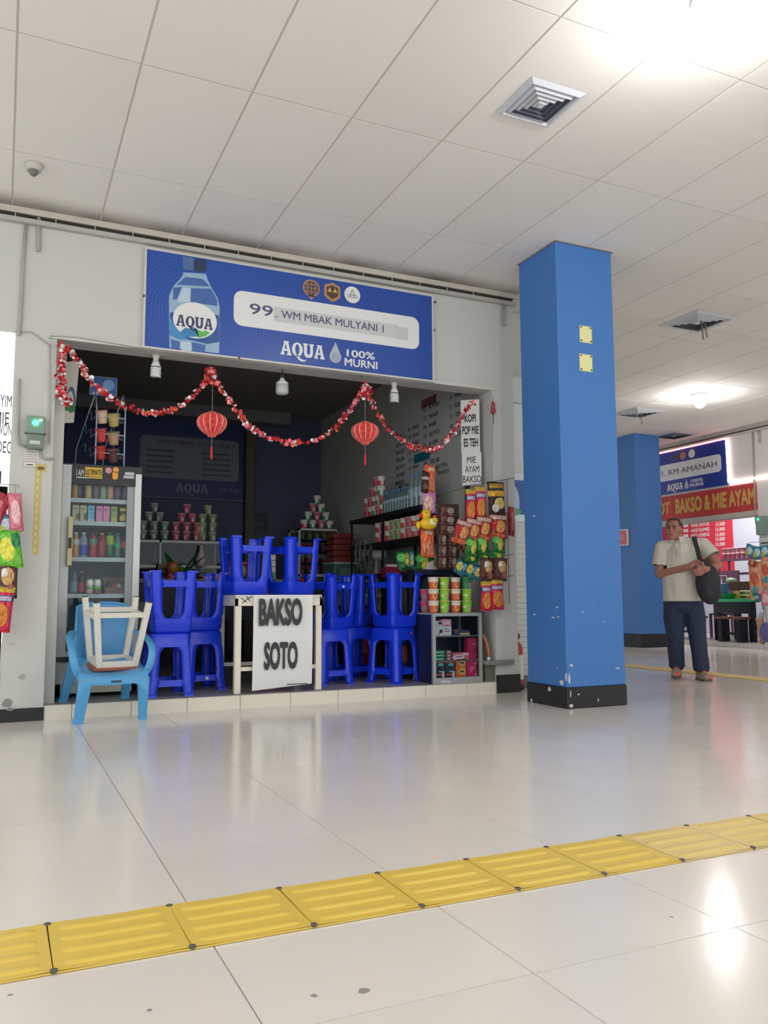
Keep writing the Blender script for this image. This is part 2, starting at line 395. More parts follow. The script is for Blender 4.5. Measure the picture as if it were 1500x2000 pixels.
struct('wall_right_shop', MB().box(3.82, 4.05, 0.2, 4.4, 0, 3.5), mat('shop_side_wall', (190, 190, 182), 0.8, noise=0.05, nscale=2))
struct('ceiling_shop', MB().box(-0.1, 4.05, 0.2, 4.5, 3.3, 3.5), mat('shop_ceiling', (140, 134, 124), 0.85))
struct('trim_5', MB().box(0.1, 3.3, 4.16, 4.4, 3.14, 3.3), mat('shop_beam', (128, 128, 126), 0.8))
struct('trim_6', MB().box(2.72, 2.84, 4.25, 4.4, 0.1, 3.14), mat('brown_post', (92, 84, 66), 0.7))
struct('trim_7', MB().box(3.785, 3.82, 0.40, 0.44, 1.1, 2.69), mat('maroon_batten', (70, 48, 45), 0.6))
# next-door stall on the left
struct('wall_left_stall', MB().box(FX0, -0.115, 2.2, 2.3, 0, 3.5).box(-0.3, -0.2, 0.2, 2.2, 0, 3.5), WHITEWALL)
struct('ceiling_stall', MB().box(FX0, -0.1, 0.2, 2.3, 3.4, 3.5), WHITEWALL)
struct('floor_stall', MB().box(FX0, -0.115, 0.0, 2.3, 0.0, 0.09), rt[0])
# block of the closed stall round the corner and corridor end
blk = struct('wall_corner', MB().box(4.05, 4.12, 0.36, 6.0, 0, CEIL).box(4.12, 5.0, 0.42, 6.0, 0, CEIL), WHITEWALL)
sl = MB().hexa([(-0.44, 0.0, 0), (0.44, 0, 0), (0.44, 0.03, 0), (-0.44, 0.03, 0), (-0.44, -0.012, 0.05), (0.44, -0.012, 0.05), (0.44, 0.03, 0.05), (-0.44, 0.03, 0.05)]).mesh('shutter_slat', mat('white_shutter', (222, 223, 218), 0.5))
shut = thing('roller_shutter', 'white roller shutter of thin slats closed round the corner behind the blue pillar', 'shutter', (4.56, 0.37, 0))
for i in range(50): link('slat', sl, shut, (0, 0, 0.1+i*0.052))
MB().box(-0.44, 0.44, -0.04, 0.04, 2.70, 2.95).build('housing', mat('shutter_housing', (214, 214, 210), 0.6), shut)
MB().box(-0.44, 0.44, -0.012, 0.03, 0.0, 0.1).build('bottom_rail', mat('shutter_rail', (120, 120, 118), 0.6), shut)
pb = MB().box(-0.11, 0.33, -0.004, 0, 0, 0.46)
po = single(pb, 'shutter_poster', print_mat('blue_bottle_poster', (35, 80, 165), [('e', 0.3, 0.4, 0.16, 0.34, (170, 205, 230)), ('r', 0.0, 1, 0.0, 0.14, (225, 235, 240)), ('e', 0.3, 0.2, 0.2, 0.08, (70, 160, 110)), ('r', 0.0, 1, 0.86, 1.0, (225, 228, 230))]), 'small blue poster stuck on the white roller shutter', 'poster', base=None, loc=(4.24, 0.352, 1.55))
for zz, hh in ((2.33, 0.13), (2.62, 0.10)):
    pass
struct('wall_end', MB().box(5.0, 14.5, 11.9, 12.0, 0, CEIL), WHITEWALL)
# far wall with its stall
XF = 10.9
FARW = mat('far_wall_paint', (222, 218, 214), 0.75)
wl = MB().box(XF, XF+0.2, FY0, 3.30, 0, CEIL).box(XF, XF+0.2, 3.30, 7.4, 2.22, CEIL).box(XF, XF+0.2, 7.4, FY1, 0, CEIL)
struct('wall_right', wl, FARW)
struct('wall_right_stall', MB().box(13.4, 13.5, 2.0, 9.0, 0, 3.5).box(XF+0.2, 13.4, 8.9, 9.0, 0, 3.5).box(XF+0.2, 13.4, 2.0, 2.1, 0, 3.5), mat('lavender_wall', (205, 207, 222), 0.7))
struct('ceiling_right_stall', MB().box(XF+0.2, 13.5, 2.0, 9.0, 3.4, 3.5), FARW)
fr = struct('floor_right_stall', MB().box(XF+0.01, 13.5, 3.3, 7.4, 0, 0.074), mat('far_step_core', (170, 166, 160), 0.8))
for i in range(10): MB().box(XF-0.002, XF+0.012, 3.3+i*0.41+0.003, 3.3+(i+1)*0.41-0.003, 0.0, 0.076).build('riser_tile', mat('far_riser_tile', (205, 199, 194), 0.35), fr)
MB().box(XF+0.012, 13.4, 3.3, 7.4, 0.07, 0.08).build('stall_floor', mat('far_stall_floor', (196, 192, 188), 0.3), fr)
struct('trim_8', MB().box(XF-0.04, XF, FY0, FY1, CEIL-0.06, CEIL), mat('far_ceiling_angle', (178, 170, 164), 0.7))
struct('trim_9', MB().box(XF-0.03, XF, FY0, FY1, CEIL-0.085, CEIL-0.06), mat('gap_shade', (52, 50, 47)))  # gap shade painted as a dark strip on the far wall
struct('trim_10', MB().box(XF-0.06, XF, FY0, FY1, CEIL-0.115, CEIL-0.085), mat('far_ledge', (190, 185, 178), 0.6))
# ------------------------------------------------------------------ blue pillars
BLUE = mat('pillar_blue', (62, 116, 184), 0.55, bump=0.04, bscale=120, noise=0.05, nscale=1.6)
CHIP = mat('bare_plaster', (205, 203, 196), 0.8)
def pillar(x0, x1, y0, y1, label, base_h):
    c = ((x0+x1)/2, (y0+y1)/2, 0); t = thing('square_pillar', label, 'pillar', c, world=True)
    MB().box(x0, x1, y0, y1, base_h, CEIL-0.004).build('shaft', BLUE, t, bevel=0.006, seg=1)
    MB().box(x0-0.008, x1+0.008, y0-0.008, y1+0.008, 0, base_h).build('base_band', BLACKPAINT, t, bevel=0.008, seg=1)
    return t
P1 = (3.72, 4.27, -1.135, -0.62); P2 = (9.58, 10.13, 4.62, 5.2)
pil = pillar(*P1, 'thick blue square pillar with two yellow cover plates and a chipped black base', 0.155)
pil2 = pillar(*P2, 'blue square pillar with a red call-point box, behind the walking man', 0.22)
# chips of bare plaster along the near edge
def chip(px, py, w, h, face='front'):
    q = atY(px, py, P1[2]-0.0) if face == 'front' else atX(px, py, P1[0])
    n = 7; L = [(w/2*random.uniform(0.6, 1)*math.cos(2*PI*i/n), h/2*random.uniform(0.6, 1)*math.sin(2*PI*i/n)) for i in range(n)]
    zb = 0.0095 if q.z < 0.155 else 0.0015
    if face == 'front': shape([L], CHIP, pil, q+Vector((0, -zb+0.001, 0)), X, Z, name='chip', raw=True, thick=0.001)
    else: shape([L], CHIP, pil, q+Vector((-zb+0.001, 0, 0)), -Y, Z, name='chip', raw=True, thick=0.001)
for a in [(1112, 1327, .022, .1), (1114, 1378, .05, .035), (1113, 1355, .012, .06), (1116, 1300, .028, .03), (1138, 1195, .018, .014), (1180, 1215, .015, .014), (1167, 1367, .016, .03), (1129, 1356, .025, .014), (1206, 1305, .06, .012), (1200, 1380, .06, .012), (1160, 1182, .01, .008)]: chip(*a)
for a in [(1088, 1186, .03, .02), (1090, 1205, .04, .014), (1080, 1206, .06, .012), (1043, 1008, .045, .022), (1075, 1346, .05, .045), (1097, 1333, .06, .05), (1040, 1368, .03, .04), (1106, 1322, .03, .09), (1088, 1305, .02, .01), (1044, 1200, .04, .015)]: chip(*a, face='left')
PLATE = mat('cream_cover_plate', (226, 220, 160), 0.5); SCREW = mat('screw_rust', (95, 85, 60), 0.5, metal=0.3)
for (a, b, c, d) in ((1132, 1155, 639, 668), (1132, 1156, 694, 724)):
    p0 = atY(a, d, P1[2]); p1 = atY(b, c, P1[2])
    pl = MB().box(p0.x, p1.x, P1[2]-0.006, P1[2], p0.z, p1.z).build('cover_plate', PLATE, pil, bevel=0.003, seg=1)
    for sx in (p0.x+0.014, p1.x-0.014):
        for sz in (p0.z+0.014, p1.z-0.014): MB().lathe([(0.008, 0), (0.008, 0.003), (0.004, 0.005)], 8, M=T(sx, P1[2]-0.006, sz) @ Matrix.Rotation(PI/2, 4, 'X')).build('screw', SCREW, pl)
# trim round the pillar head
MB().box(P1[0]-0.012, P1[1]+0.012, P1[2]-0.012, P1[3]+0.012, CEIL-0.006, CEIL-0.001).build('head_trim', mat('head_trim_grey', (150, 145, 135), 0.7), pil)
# red call point on far pillar
cb = [atX(1211, 1067, P2[0]), atX(1228, 1033, P2[0])]
y0, y1 = min(cb[0].y, cb[1].y), max(cb[0].y, cb[1].y); z0, z1 = cb[0].z, cb[1].z
ct = thing('call_point_box', 'small red and white call-point box on the farther blue pillar', 'alarm box', (P2[0], (y0+y1)/2, z0), world=True)
MB().box(P2[0]-0.04, P2[0], y0, y1, z0, z1).build('housing', mat('call_point_white', (215, 205, 205), 0.5), ct, bevel=0.008)
MB().box(P2[0]-0.046, P2[0]-0.04, y0+0.02, y1-0.02, z0+0.025, z1-0.025).build('front_plate', mat('call_point_red', (205, 70, 75), 0.4), ct)
shape([circ(0, 0, 0.05), circ(0, 0, 0.042)], PAPER, ct, (P2[0]-0.047, (y0+y1)/2, (z0+z1)/2), -Y, Z, name='ring_mark', raw=True)
MB().box(P2[0]-0.049, P2[0]-0.046, (y0+y1)/2-0.03, (y0+y1)/2+0.03, (z0+z1)/2-0.004, (z0+z1)/2+0.004).build('bar_mark', PAPER, ct)
# ------------------------------------------------------------------ tactile strips
TACT = mat('tactile_yellow', (226, 194, 84), 0.42, noise=0.07, nscale=7); TACTD = mat('tactile_faded', (222, 196, 118), 0.4, noise=0.07, nscale=7)
STUD = mat('dark_stud', (88, 82, 78), 0.5); UNDER = mat('tactile_adhesive', (96, 74, 30), 0.8)
def strip(name, label, org, ang, n0, n1, off, detail=True, faded=lambda k: False):
    t = thing(name, label, 'tactile paving', org, ang)
    w = 0.3018
    base = MB().box(-w/2+0.002, w/2-0.002, 0.001, w-0.001, 0.0, 0.0035)
    def blk():
        b = MB(); N = 24
        def top(u, v):
            lift = 0.0035*(4*(u-.5)**2)*(1 if v < .02 or v > .98 else 0.4)
            return (-w/2+0.0008+u*(w-0.0016), 0.0+v*w, 0.0055+lift*0.6)
        b.grid(top, 8, 6)
        b.box(-w/2+0.0008, w/2-0.0008, 0.0, w, 0.0015, 0.0052)
        return b
    bm0 = blk().mesh('tactile_block', TACT); bm1 = blk().mesh('tactile_block', TACTD); under = MB().box(-w/2-0.001, w/2+0.001, 0.003, w-0.003, 0.0, 0.002).mesh('adhesive', UNDER)
    def bar():
        def fn(u, v):
            x = -w/2+0.022+u*(w-0.044); e = min(1, min(u, 1-u)/0.06); y = (v-.5)*0.036*(0.55+0.45*math.sqrt(max(0, 1-(1-e)**2)))
            return (x, y, 0.0055+0.0045*max(0, 1-(2*v-1)**4)*math.sqrt(max(0.0, 1-(1-e)**2)))
        return MB().grid(fn, 16, 6)
    br0 = bar().mesh('raised_bar', TACT); br1 = bar().mesh('raised_bar', TACTD)
    sd = MB().lathe([(0.0095, 0.004), (0.0085, 0.0095), (0.004, 0.0105)], 10).mesh('stud', STUD)
    for k in range(n0, n1):
        f = faded(k); xk = off+0.3027*(k+0.5)
        b = link('tactile_block', bm1 if f else bm0, t, (xk, 0, 0)); b.rotation_euler = (0, 0, random.uniform(-0.006, 0.006))
        if detail:
            for q in range(4): link('raised_bar', br1 if f else br0, b, (0, 0.042+q*0.072, 0))
            for q in (0.006, 0.294): link('stud', sd, b, (-w/2, q, 0))
        link('adhesive', under, b)
    return t
strip('tactile_strip', 'yellow tactile paving strip of ribbed blocks crossing the floor before the shop', (0, -4.228, 0), 0, -9, 16, 0, faded=lambda k: k >= 6)
strip('tactile_strip', 'faded yellow tactile strip on the floor behind the walking man', (7.0, 0, 0), PI/2, -22, 20, 0, detail=False, faded=lambda k: True)
# ------------------------------------------------------------------ ceiling fittings
VENTM = mat('vent_aluminium', (196, 200, 208), 0.5); VENTD = mat('vent_dark', (104, 108, 124), 0.6)
def vent(cx, cy, s, label, rods=0, slots=4, dark=False, grp=None):
    t = thing('ceiling_vent', label, 'vent', (cx, cy, CEIL), group=grp)
    h = s/2
    MB().box(-h*0.8, h*0.8, -h*0.8, h*0.8, -0.001, 0.003).build('cavity', VENTD, t)
    f = MB()
    for a, b in ((h, h*0.84),):
        f.add([(-a, -a, -0.002), (a, -a, -0.002), (a, a, -0.002), (-a, a, -0.002), (-b, -b, -0.02), (b, -b, -0.02), (b, b, -0.02), (-b, b, -0.02)], [(0, 1, 5, 4), (1, 2, 6, 5), (2, 3, 7, 6), (3, 0, 4, 7)])
        c = b*0.93
        f.add([(-b, -b, -0.02), (b, -b, -0.02), (b, b, -0.02), (-b, b, -0.02), (-c, -c, -0.002), (c, -c, -0.002), (c, c, -0.002), (-c, c, -0.002)], [(0, 1, 5, 4), (1, 2, 6, 5), (2, 3, 7, 6), (3, 0, 4, 7)])
    f.build('frame', VENTM, t)
    for k in range(slots):
        a = h*0.76*(1-k/slots*0.92); b = a-h*0.11
        v = MB().add([(-a, -a, -0.002), (a, -a, -0.002), (a, a, -0.002), (-a, a, -0.002), (-b, -b, -0.022), (b, -b, -0.022), (b, b, -0.022), (-b, b, -0.022)], [(0, 1, 5, 4), (1, 2, 6, 5), (2, 3, 7, 6), (3, 0, 4, 7)])
        v.build('louvre_ring', VENTM if not dark else VENTD, t)
    MB().box(-h*0.1, h*0.1, -h*0.1, h*0.1, -0.022, -0.002).build('centre_plate', VENTM, t)
    for k in range(rods):
        MB().tube([(0.05*k, -0.05, -0.01), (0.05*k+0.02, -0.05, -0.2+0.03*k)], 0.008, 6).build('hanging_ribbon', mat('ribbon_brown', (125, 112, 108), 0.6), t)
    return t
v = vent(2.54, -2.60, 0.37, 'square aluminium air vent with nested louvres in a ceiling panel above the pillar')
p = atZ(1362, 628, CEIL); vent(p.x, p.y, 0.55, 'square ceiling vent with two brown ribbons hanging from it', 2)
p = atZ(1247, 806, CEIL); vent(p.x, p.y, 0.6, 'square ceiling vent with a single ribbon, above the farther blue pillar', 1)
p = atZ(1308, 852, CEIL); vent(p.x, p.y-0.1, 0.6, 'dark square ceiling vent close to the far wall above the lit sign', 0, dark=True)
GLOW = mat('lamp_glow', (255, 252, 245), 0.5, emit=(255, 250, 242), estr=26)
for i, (lx, ly) in enumerate(LAMPS):
    lab = {0: 'round lit ceiling lamp over the corridor with the walking man', 1: 'round lit ceiling lamp over the tactile strip'}.get(i, 'round lit ceiling lamp elsewhere in the hall')
    t = thing('ceiling_lamp', lab, 'lamp', (lx, ly, CEIL), group='ceiling lamps of the hall')
    MB().lathe([(0.10, 0.0), (0.105, -0.02), (0.06, -0.025), (0.045, -0.06)], 20).build('holder', VENTM, t)
    MB().ell((0, 0, -0.12), (0.075, 0.075, 0.075), 16, 10).build('bulb', GLOW, t)
    L = bpy.data.lights.new('lamp_light', 'POINT'); L.energy = LAMP_W; L.shadow_soft_size = 0.075; L.color = (1.0, 0.98, 0.95)
    lo = bpy.data.objects.new('lamp_light', L); COL.objects.link(lo); lo.parent = t; lo.location = (0, 0, -0.23)
# dome camera on the ceiling
p = atZ(66, 322, CEIL)
t = thing('dome_camera', 'small grey dome security camera on the ceiling over the left pillar', 'camera', (p.x, p.y, CEIL))
MB().lathe([(0.058, 0), (0.058, -0.012), (0.05, -0.03), (0.043, -0.045)], 20).build('housing', mat('camera_shell', (190, 186, 178), 0.5), t)
MB().ell((0, -0.012, -0.05), (0.03, 0.03, 0.034), 14, 8).build('lens_ball', mat('camera_lens', (108, 104, 98), 0.3), t)
# ------------------------------------------------------------------ pipes and wires on the front wall
def pipe(name, label, pts, r, m=STEEL, Yw=-0.015, cat='pipe'):
    P = [atY(px, py, Yw) for px, py in pts]; base = (P[-1].x, P[-1].y, P[-1].z)
    return single(MB().tube(P, r, 8), name, m, label, cat, base=base)
pipe('conduit_pipe', 'tall thin grey conduit running down the wall left of the sign', [(51, 436), (45, 520), (40, 620), (37, 655)], 0.011)
pipe('conduit_pipe', 'short grey pipe stub hanging from the cable ledge left of the sign', [(76, 425), (75, 491)], 0.013)
pipe('conduit_pipe', 'short pipe stub under the cable ledge on the wall right of the sign', [(985, 596), (985, 637)], 0.012)
pipe('wire', 'thin grey wire along the lintel above the red garland', [(30, 648), (62, 648), (100, 676), (98, 656), (150, 659), (282, 681)], 0.004, cat='wire')
pipe('wire', 'thin grey wire running down the pillar beside the meter box', [(98, 676), (98, 760), (97, 845), (96, 868)], 0.004, cat='wire')
pipe('wire', 'thick grey cable looping from the stall on the left into the meter box', [(38, 740), (34, 850), (38, 868), (52, 873)], 0.008, cat='wire')
pipe('wire', 'thick grey cable bending from under the meter box to the opening', [(78, 876), (82, 893), (88, 896), (106, 896)], 0.008, cat='wire')
pipe('wire', 'thin wire sagging down the pillar beside the hanging snacks', [(962, 830), (962, 880), (966, 893), (962, 902), (958, 915), (950, 922)], 0.003, cat='wire')
pipe('conduit_pipe', 'white vertical conduit at the right jamb beside the menu sheets', [(960, 785), (963, 930)], 0.012, mat('white_conduit', (200, 200, 190), 0.5), 0.14)
# meter box
a = atY(49, 878, 0); b = atY(88, 818, 0); cx = (a.x+b.x)/2
t = thing('electric_meter', 'small green electric meter box with a glowing green light on the left pillar', 'meter', (cx, 0, a.z), world=True)
MG = mat('meter_case', (120, 146, 132), 0.4); hm = (a.z+b.z)/2-0.01
MB().box(a.x+0.01, b.x-0.005, -0.075, 0, a.z, hm).build('lower_case', mat('meter_lower', (112, 128, 118), 0.35), t, bevel=0.008)
MB().box(a.x, b.x, -0.085, 0, hm, b.z).build('upper_case', MG, t, bevel=0.008)
MB().ell((cx-0.002, -0.086, hm+0.075), (0.021, 0.012, 0.021)).build('status_light', mat('green_led', (60, 255, 150), 0.4, emit=(40, 255, 140), estr=9), t)
MB().lathe([(0.014, 0), (0.014, 0.003)], 14, M=T(b.x-0.03, -0.085, b.z-0.03) @ Matrix.Rotation(PI/2, 4, 'X')).build('seal_sticker', PAPER, t)
MB().box(a.x+0.025, b.x-0.03, -0.078, -0.075, a.z+0.03, a.z+0.055).build('display', mat('meter_display', (196, 202, 192), 0.3), t)
for xx in (a.x-0.004, b.x+0.004): MB().tube([(xx, -0.06, hm), (xx, -0.09, hm)], 0.006, 8).build('screw', SCREW, t)
# papers and tape below
a = atY(48, 900, -.002); b = atY(76, 884, -.002)
t = thing('wall_notice', 'faint printed notice pasted under the meter box', 'notice', (a.x, -0.001, a.z), world=True)
MB().box(a.x, b.x, -0.002, 0, a.z, b.z).build('sheet', mat('notice_sheet', (212, 208, 203), 0.7), t)
for k in range(4): MB().box(a.x+0.008, b.x-0.012-0.008*(k % 2), -0.003, -0.002, a.z+0.012+k*0.016, a.z+0.016+k*0.016).build('text_line', mat('notice_red', (176, 140, 138), 0.7), t)
a = atY(45, 912, -.002); b = atY(71, 902, -.002)
t = thing('wall_notice', 'narrow grey framed label stuck beside the top of the yellow tape', 'notice', (a.x, -0.001, a.z), world=True)
MB().box(a.x, b.x, -0.002, 0, a.z, b.z).build('sheet', mat('label_grey', (170, 170, 168), 0.7), t)
MB().box(a.x+0.006, b.x-0.006, -0.003, -0.002, a.z+0.006, b.z-0.006).build('field', PAPER, t)
MB().box(a.x+0.02, b.x-0.02, -0.004, -0.003, a.z+0.015, a.z+0.022).build('text_line', INK, t)
q0 = atY(66, 1083, -.002); q1 = atY(78, 920, -.002); TAPE = mat('ochre_tape', (196, 178, 108), 0.5)
t = thing('height_tape', 'long ochre measuring tape sticker running down the left pillar', 'sticker', (q0.x, -0.001, q0.z), world=True)
xc = (q0.x+q1.x)/2
MB().box(xc-0.021, xc+0.021, -0.002, 0, q0.z, q1.z).build('tape', TAPE, t)
h0 = atY(68, 921, 0); h1 = atY(91, 907, 0)
MB().box(h0.x, h1.x, -0.003, 0, h0.z, h1.z).build('head', TAPE, t)
shape([circ(0, 0, 0.026, 0.013)], mat('tape_mark', (110, 96, 50), 0.6), t, ((h0.x+h1.x)/2, -0.003, h0.z+0.025), X, Z, name='oval_mark', raw=True)
n = 11
for k in range(n):
    text('E', mat('tape_letter', (226, 216, 170), 0.6), t, (xc-0.010, -0.002, q0.z+0.02+(q1.z-q0.z-0.05)*k/(n-1)), X, Z, h=0.026, w=0.018, name='tape_letter')
# stains on the pillar
for (px, py, w, h, c_) in [(43, 1322, .06, .05, (168, 167, 162)), (14, 1374, .085, .075, (140, 139, 134)), (20, 1385, .06, .03, (128, 127, 122)), (24, 1258, .05, .016, (176, 175, 170)), (1000, 1290, .03, .05, (170, 168, 162))]:
    q = atY(px, py, 0.0); n_ = 11
    shape([[(w/2*random.uniform(.55, 1)*math.cos(2*PI*i/n_), h/2*random.uniform(.55, 1)*math.sin(2*PI*i/n_)) for i in range(n_)]], mat('scuff_%d' % px, c_, .8), wall_front, (q.x, -.0125 if q.z < .09 else -.0006, q.z), X, Z, name='scuff', raw=True, thick=.0006)
# ------------------------------------------------------------------ stall on the left: lit board
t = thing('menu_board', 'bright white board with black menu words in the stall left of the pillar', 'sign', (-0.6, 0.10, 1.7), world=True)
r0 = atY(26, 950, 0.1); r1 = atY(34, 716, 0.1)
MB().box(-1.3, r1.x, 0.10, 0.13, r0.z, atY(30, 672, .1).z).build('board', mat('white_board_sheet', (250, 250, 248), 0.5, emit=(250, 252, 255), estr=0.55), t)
for wd, py in (('EYIM', 796), ('MIE', 829), ('WON', 852), ('DEG', 886)):
    e = atY(24 if wd != 'MIE' else 19, py, 0.1); text(wd, INK, t, (e.x-0.10, 0.098, e.z), X, Z, w=0.095, h=0.085, bold=0.0)
e = atY(4, 945, .1); text('I', INK, t, (e.x-0.03, 0.098, e.z), X, Z, w=0.022, h=0.09, bold=0.02)
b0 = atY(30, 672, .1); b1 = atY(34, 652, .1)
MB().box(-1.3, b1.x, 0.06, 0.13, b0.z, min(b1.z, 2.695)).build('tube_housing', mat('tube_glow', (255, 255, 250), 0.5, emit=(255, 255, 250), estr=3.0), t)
# ================================================================== shop sign
SX0, SX1, SZ0, SZ1, SY = 0.765, 3.20, 2.706, 3.459, -0.035
t = thing('shop_sign', 'wide blue shop sign with a water bottle print, AQUA lettering and white name plate', 'sign', ((SX0+SX1)/2, -0.02, SZ0), world=True)
SIGN = t
def sign_blue(nm, cx, cz, col=(36, 74, 158), col2=(52, 96, 180)):
    m = bpy.data.materials.new(nm); m.use_nodes = True; nt = m.node_tree; b = nt.nodes['Principled BSDF']; b.inputs['Roughness'].default_value = 0.32
    tc = nt.nodes.new('ShaderNodeTexCoord'); mp = nt.nodes.new('ShaderNodeMapping'); mp.inputs['Location'].default_value = (-cx, 0, -cz)
    nt.links.new(tc.outputs['Object'], mp.inputs[0])
    w = nt.nodes.new('ShaderNodeTexWave'); w.wave_type = 'RINGS'; w.rings_direction = 'Y'; w.inputs['Scale'].default_value = 11; w.inputs['Distortion'].default_value = 1.2; w.inputs['Detail'].default_value = 1
    nt.links.new(mp.outputs[0], w.inputs['Vector'])
    # ripples fade out with the distance from the bottle
    ln = nt.nodes.new('ShaderNodeVectorMath'); ln.operation = 'LENGTH'; nt.links.new(mp.outputs[0], ln.inputs[0])
    mr = nt.nodes.new('ShaderNodeMapRange'); mr.inputs['From Min'].default_value = 0.3; mr.inputs['From Max'].default_value = 1.2; mr.inputs['To Min'].default_value = 0.55; mr.inputs['To Max'].default_value = 0.0
    nt.links.new(ln.outputs['Value'], mr.inputs['Value'])
    mu = nt.nodes.new('ShaderNodeMath'); mu.operation = 'MULTIPLY'; nt.links.new(w.outputs['Fac'], mu.inputs[0]); nt.links.new(mr.outputs[0], mu.inputs[1])
    mx = nt.nodes.new('ShaderNodeMix'); mx.data_type = 'RGBA'; mx.inputs['A'].default_value = lin(col); mx.inputs['B'].default_value = lin(col2)
    nt.links.new(mu.outputs[0], mx.inputs['Factor']); nt.links.new(mx.outputs['Result'], b.inputs['Base Color'])
    return m
MB().box(SX0, SX1, SY, -0.001, SZ0, SZ1).build('panel', sign_blue('sign_blue', -0.85, 0.3), t)
fm = mat('sign_frame', (206, 204, 196), 0.5)
g = 0.014
MB().box(SX0-g, SX0, SY-0.006, 0, SZ0-g, SZ1+g).box(SX1, SX1+g, SY-0.006, 0, SZ0-g, SZ1+g).box(SX0, SX1, SY-0.006, 0, SZ0-g, SZ0).box(SX0, SX1, SY-0.006, 0, SZ1, SZ1+g).build('frame', fm, t)
def S(px, py): q = atY(px, py, SY); return (q.x, q.z)
def SP(pts, m, name='print', lv=1): return shape([[S(*p) for p in pts]], m, SIGN, (0, SY-0.0008*lv+0.0008, 0), X, Z, name=name, raw=True, thick=0.0008)
bw = mat('bottle_pale', (150, 178, 204), 0.3); bd = mat('bottle_blue', (70, 104, 168), 0.3); bl = mat('bottle_light', (186, 205, 220), 0.3)
capd = mat('cap_navy', (44, 62, 92), 0.3); capl = mat('cap_light', (80, 110, 160), 0.3); lw = mat('label_white', (226, 226, 224), 0.4)
# bottle silhouette (pixel corners on the sign plane)
SP([(358, 532), (402, 535), (405, 545), (412, 560), (425, 582), (429, 600), (428, 690), (331, 679), (330, 602), (330, 578), (338, 560), (352, 545), (357, 538)], bw, 'bottle_body')
SP([(357, 500), (404, 508), (402, 531), (358, 526)], capl, 'bottle_cap', 1); SP([(379, 504), (404, 508), (402, 531), (378, 529)], capd, 'bottle_cap', 2)
SP([(362, 541), (396, 545), (410, 560), (345, 556)], bd, 'bottle_water', 2); SP([(373, 563), (412, 564), (424, 586), (424, 598), (372, 590)], bd, 'bottle_water', 2)
SP([(338, 562), (355, 560), (346, 584), (338, 586)], bd, 'bottle_water', 2); SP([(348, 584), (358, 562), (372, 564), (371, 590), (347, 590)], bl, 'bottle_shine', 2)
SP([(332, 610), (428, 616), (428, 668), (405, 672), (331, 655)], mat('label_blue', (46, 84, 150), 0.3), 'label_band', 2)
SP([(331, 655), (350, 663), (365, 664), (362, 655), (345, 640), (332, 620)], mat('label_cyan', (70, 140, 190), 0.3), 'label_band', 3)
q0 = S(338, 600); q1 = S(424, 660)
cx, cz = S(381, 626); rx, rz = abs(S(424, 626)[0]-S(338, 626)[0])/2, abs(S(381, 590)[1]-S(381, 660)[1])/2
shape([circ(cx, cz, rx, rz, 32)], lw, t, (0, SY-0.0026, 0), X, Z, name='label_oval', raw=True, thick=0.0008)
SP([(350, 650), (362, 640), (368, 642), (376, 638), (384, 644), (388, 658), (370, 658), (358, 655)], mat('label_hill_blue', (60, 128, 180), 0.4), 'label_hill', 5)
SP([(378, 640), (386, 644), (394, 648), (402, 646), (410, 650), (402, 657), (388, 660)], mat('label_hill_green', (96, 178, 84), 0.4), 'label_hill', 5)
SP([(333, 662), (352, 668), (350, 682), (335, 680)], bd, 'bottle_water', 2); SP([(374, 668), (402, 674), (400, 688), (376, 686)], bd, 'bottle_water', 2); SP([(352, 668), (372, 668), (374, 686), (354, 684)], bl, 'bottle_shine', 2)
# AQUA logo letters, slab serifs
LA = [[(0, 0), (.36, 0), (.36, .1), (.3, .14), (.33, .3), (.62, .3), (.65, .14), (.58, .1), (.58, 0), (1, 0), (1, .1), (.93, .14), (.70, .9), (.74, .94), (.74, 1), (.26, 1), (.26, .94), (.31, .9), (.06, .14), (0, .1)], [(.37, .44), (.48, .84), (.58, .44)]]
LQ = [circ(.5, .5, .5, .5, 28), circ(.5, .5, .2, .38, 20)]
QT = [[(.45, .18), (.62, .02), (.85, -.16), (1.15, -.22), (1.4, -.14), (1.2, -.3), (.9, -.34), (.62, -.22), (.42, -.02)]]
LU = [[(0, 1), (0, .9), (.08, .87), (.08, .34), (.14, .12), (.32, 0), (.68, 0), (.86, .12), (.92, .34), (.92, .87), (1, .9), (1, 1), (.58, 1), (.58, .9), (.66, .87), (.66, .32), (.5, .18), (.36, .32), (.36, .87), (.44, .9), (.44, 1)]]
def aqua(par, o, u, v, w, h, m, lv=0):
    u = Vector(u).normalized(); v = Vector(v).normalized(); o = Vector(o); W4 = w/4.12
    for k, L in enumerate((LA, LQ, LU, LA)):
        oo = o+u*(W4*1.04*k)
        shape([[(p[0]*W4, p[1]*h) for p in lp] for lp in L], m, par, oo, u, v, name='logo_letter', raw=True, thick=0.0008)
    shape([[(p[0]*W4, p[1]*h) for p in QT[0]]], m, par, o+u*(W4*1.04), u, v, name='logo_letter', raw=True, thick=0.0008)
a = S(344, 633); b = S(416, 606)
aqua(t, (a[0], SY-0.0036, a[1]-0.012), X, Z, b[0]-a[0], 0.088, mat('logo_navy', (60, 66, 100), 0.4))
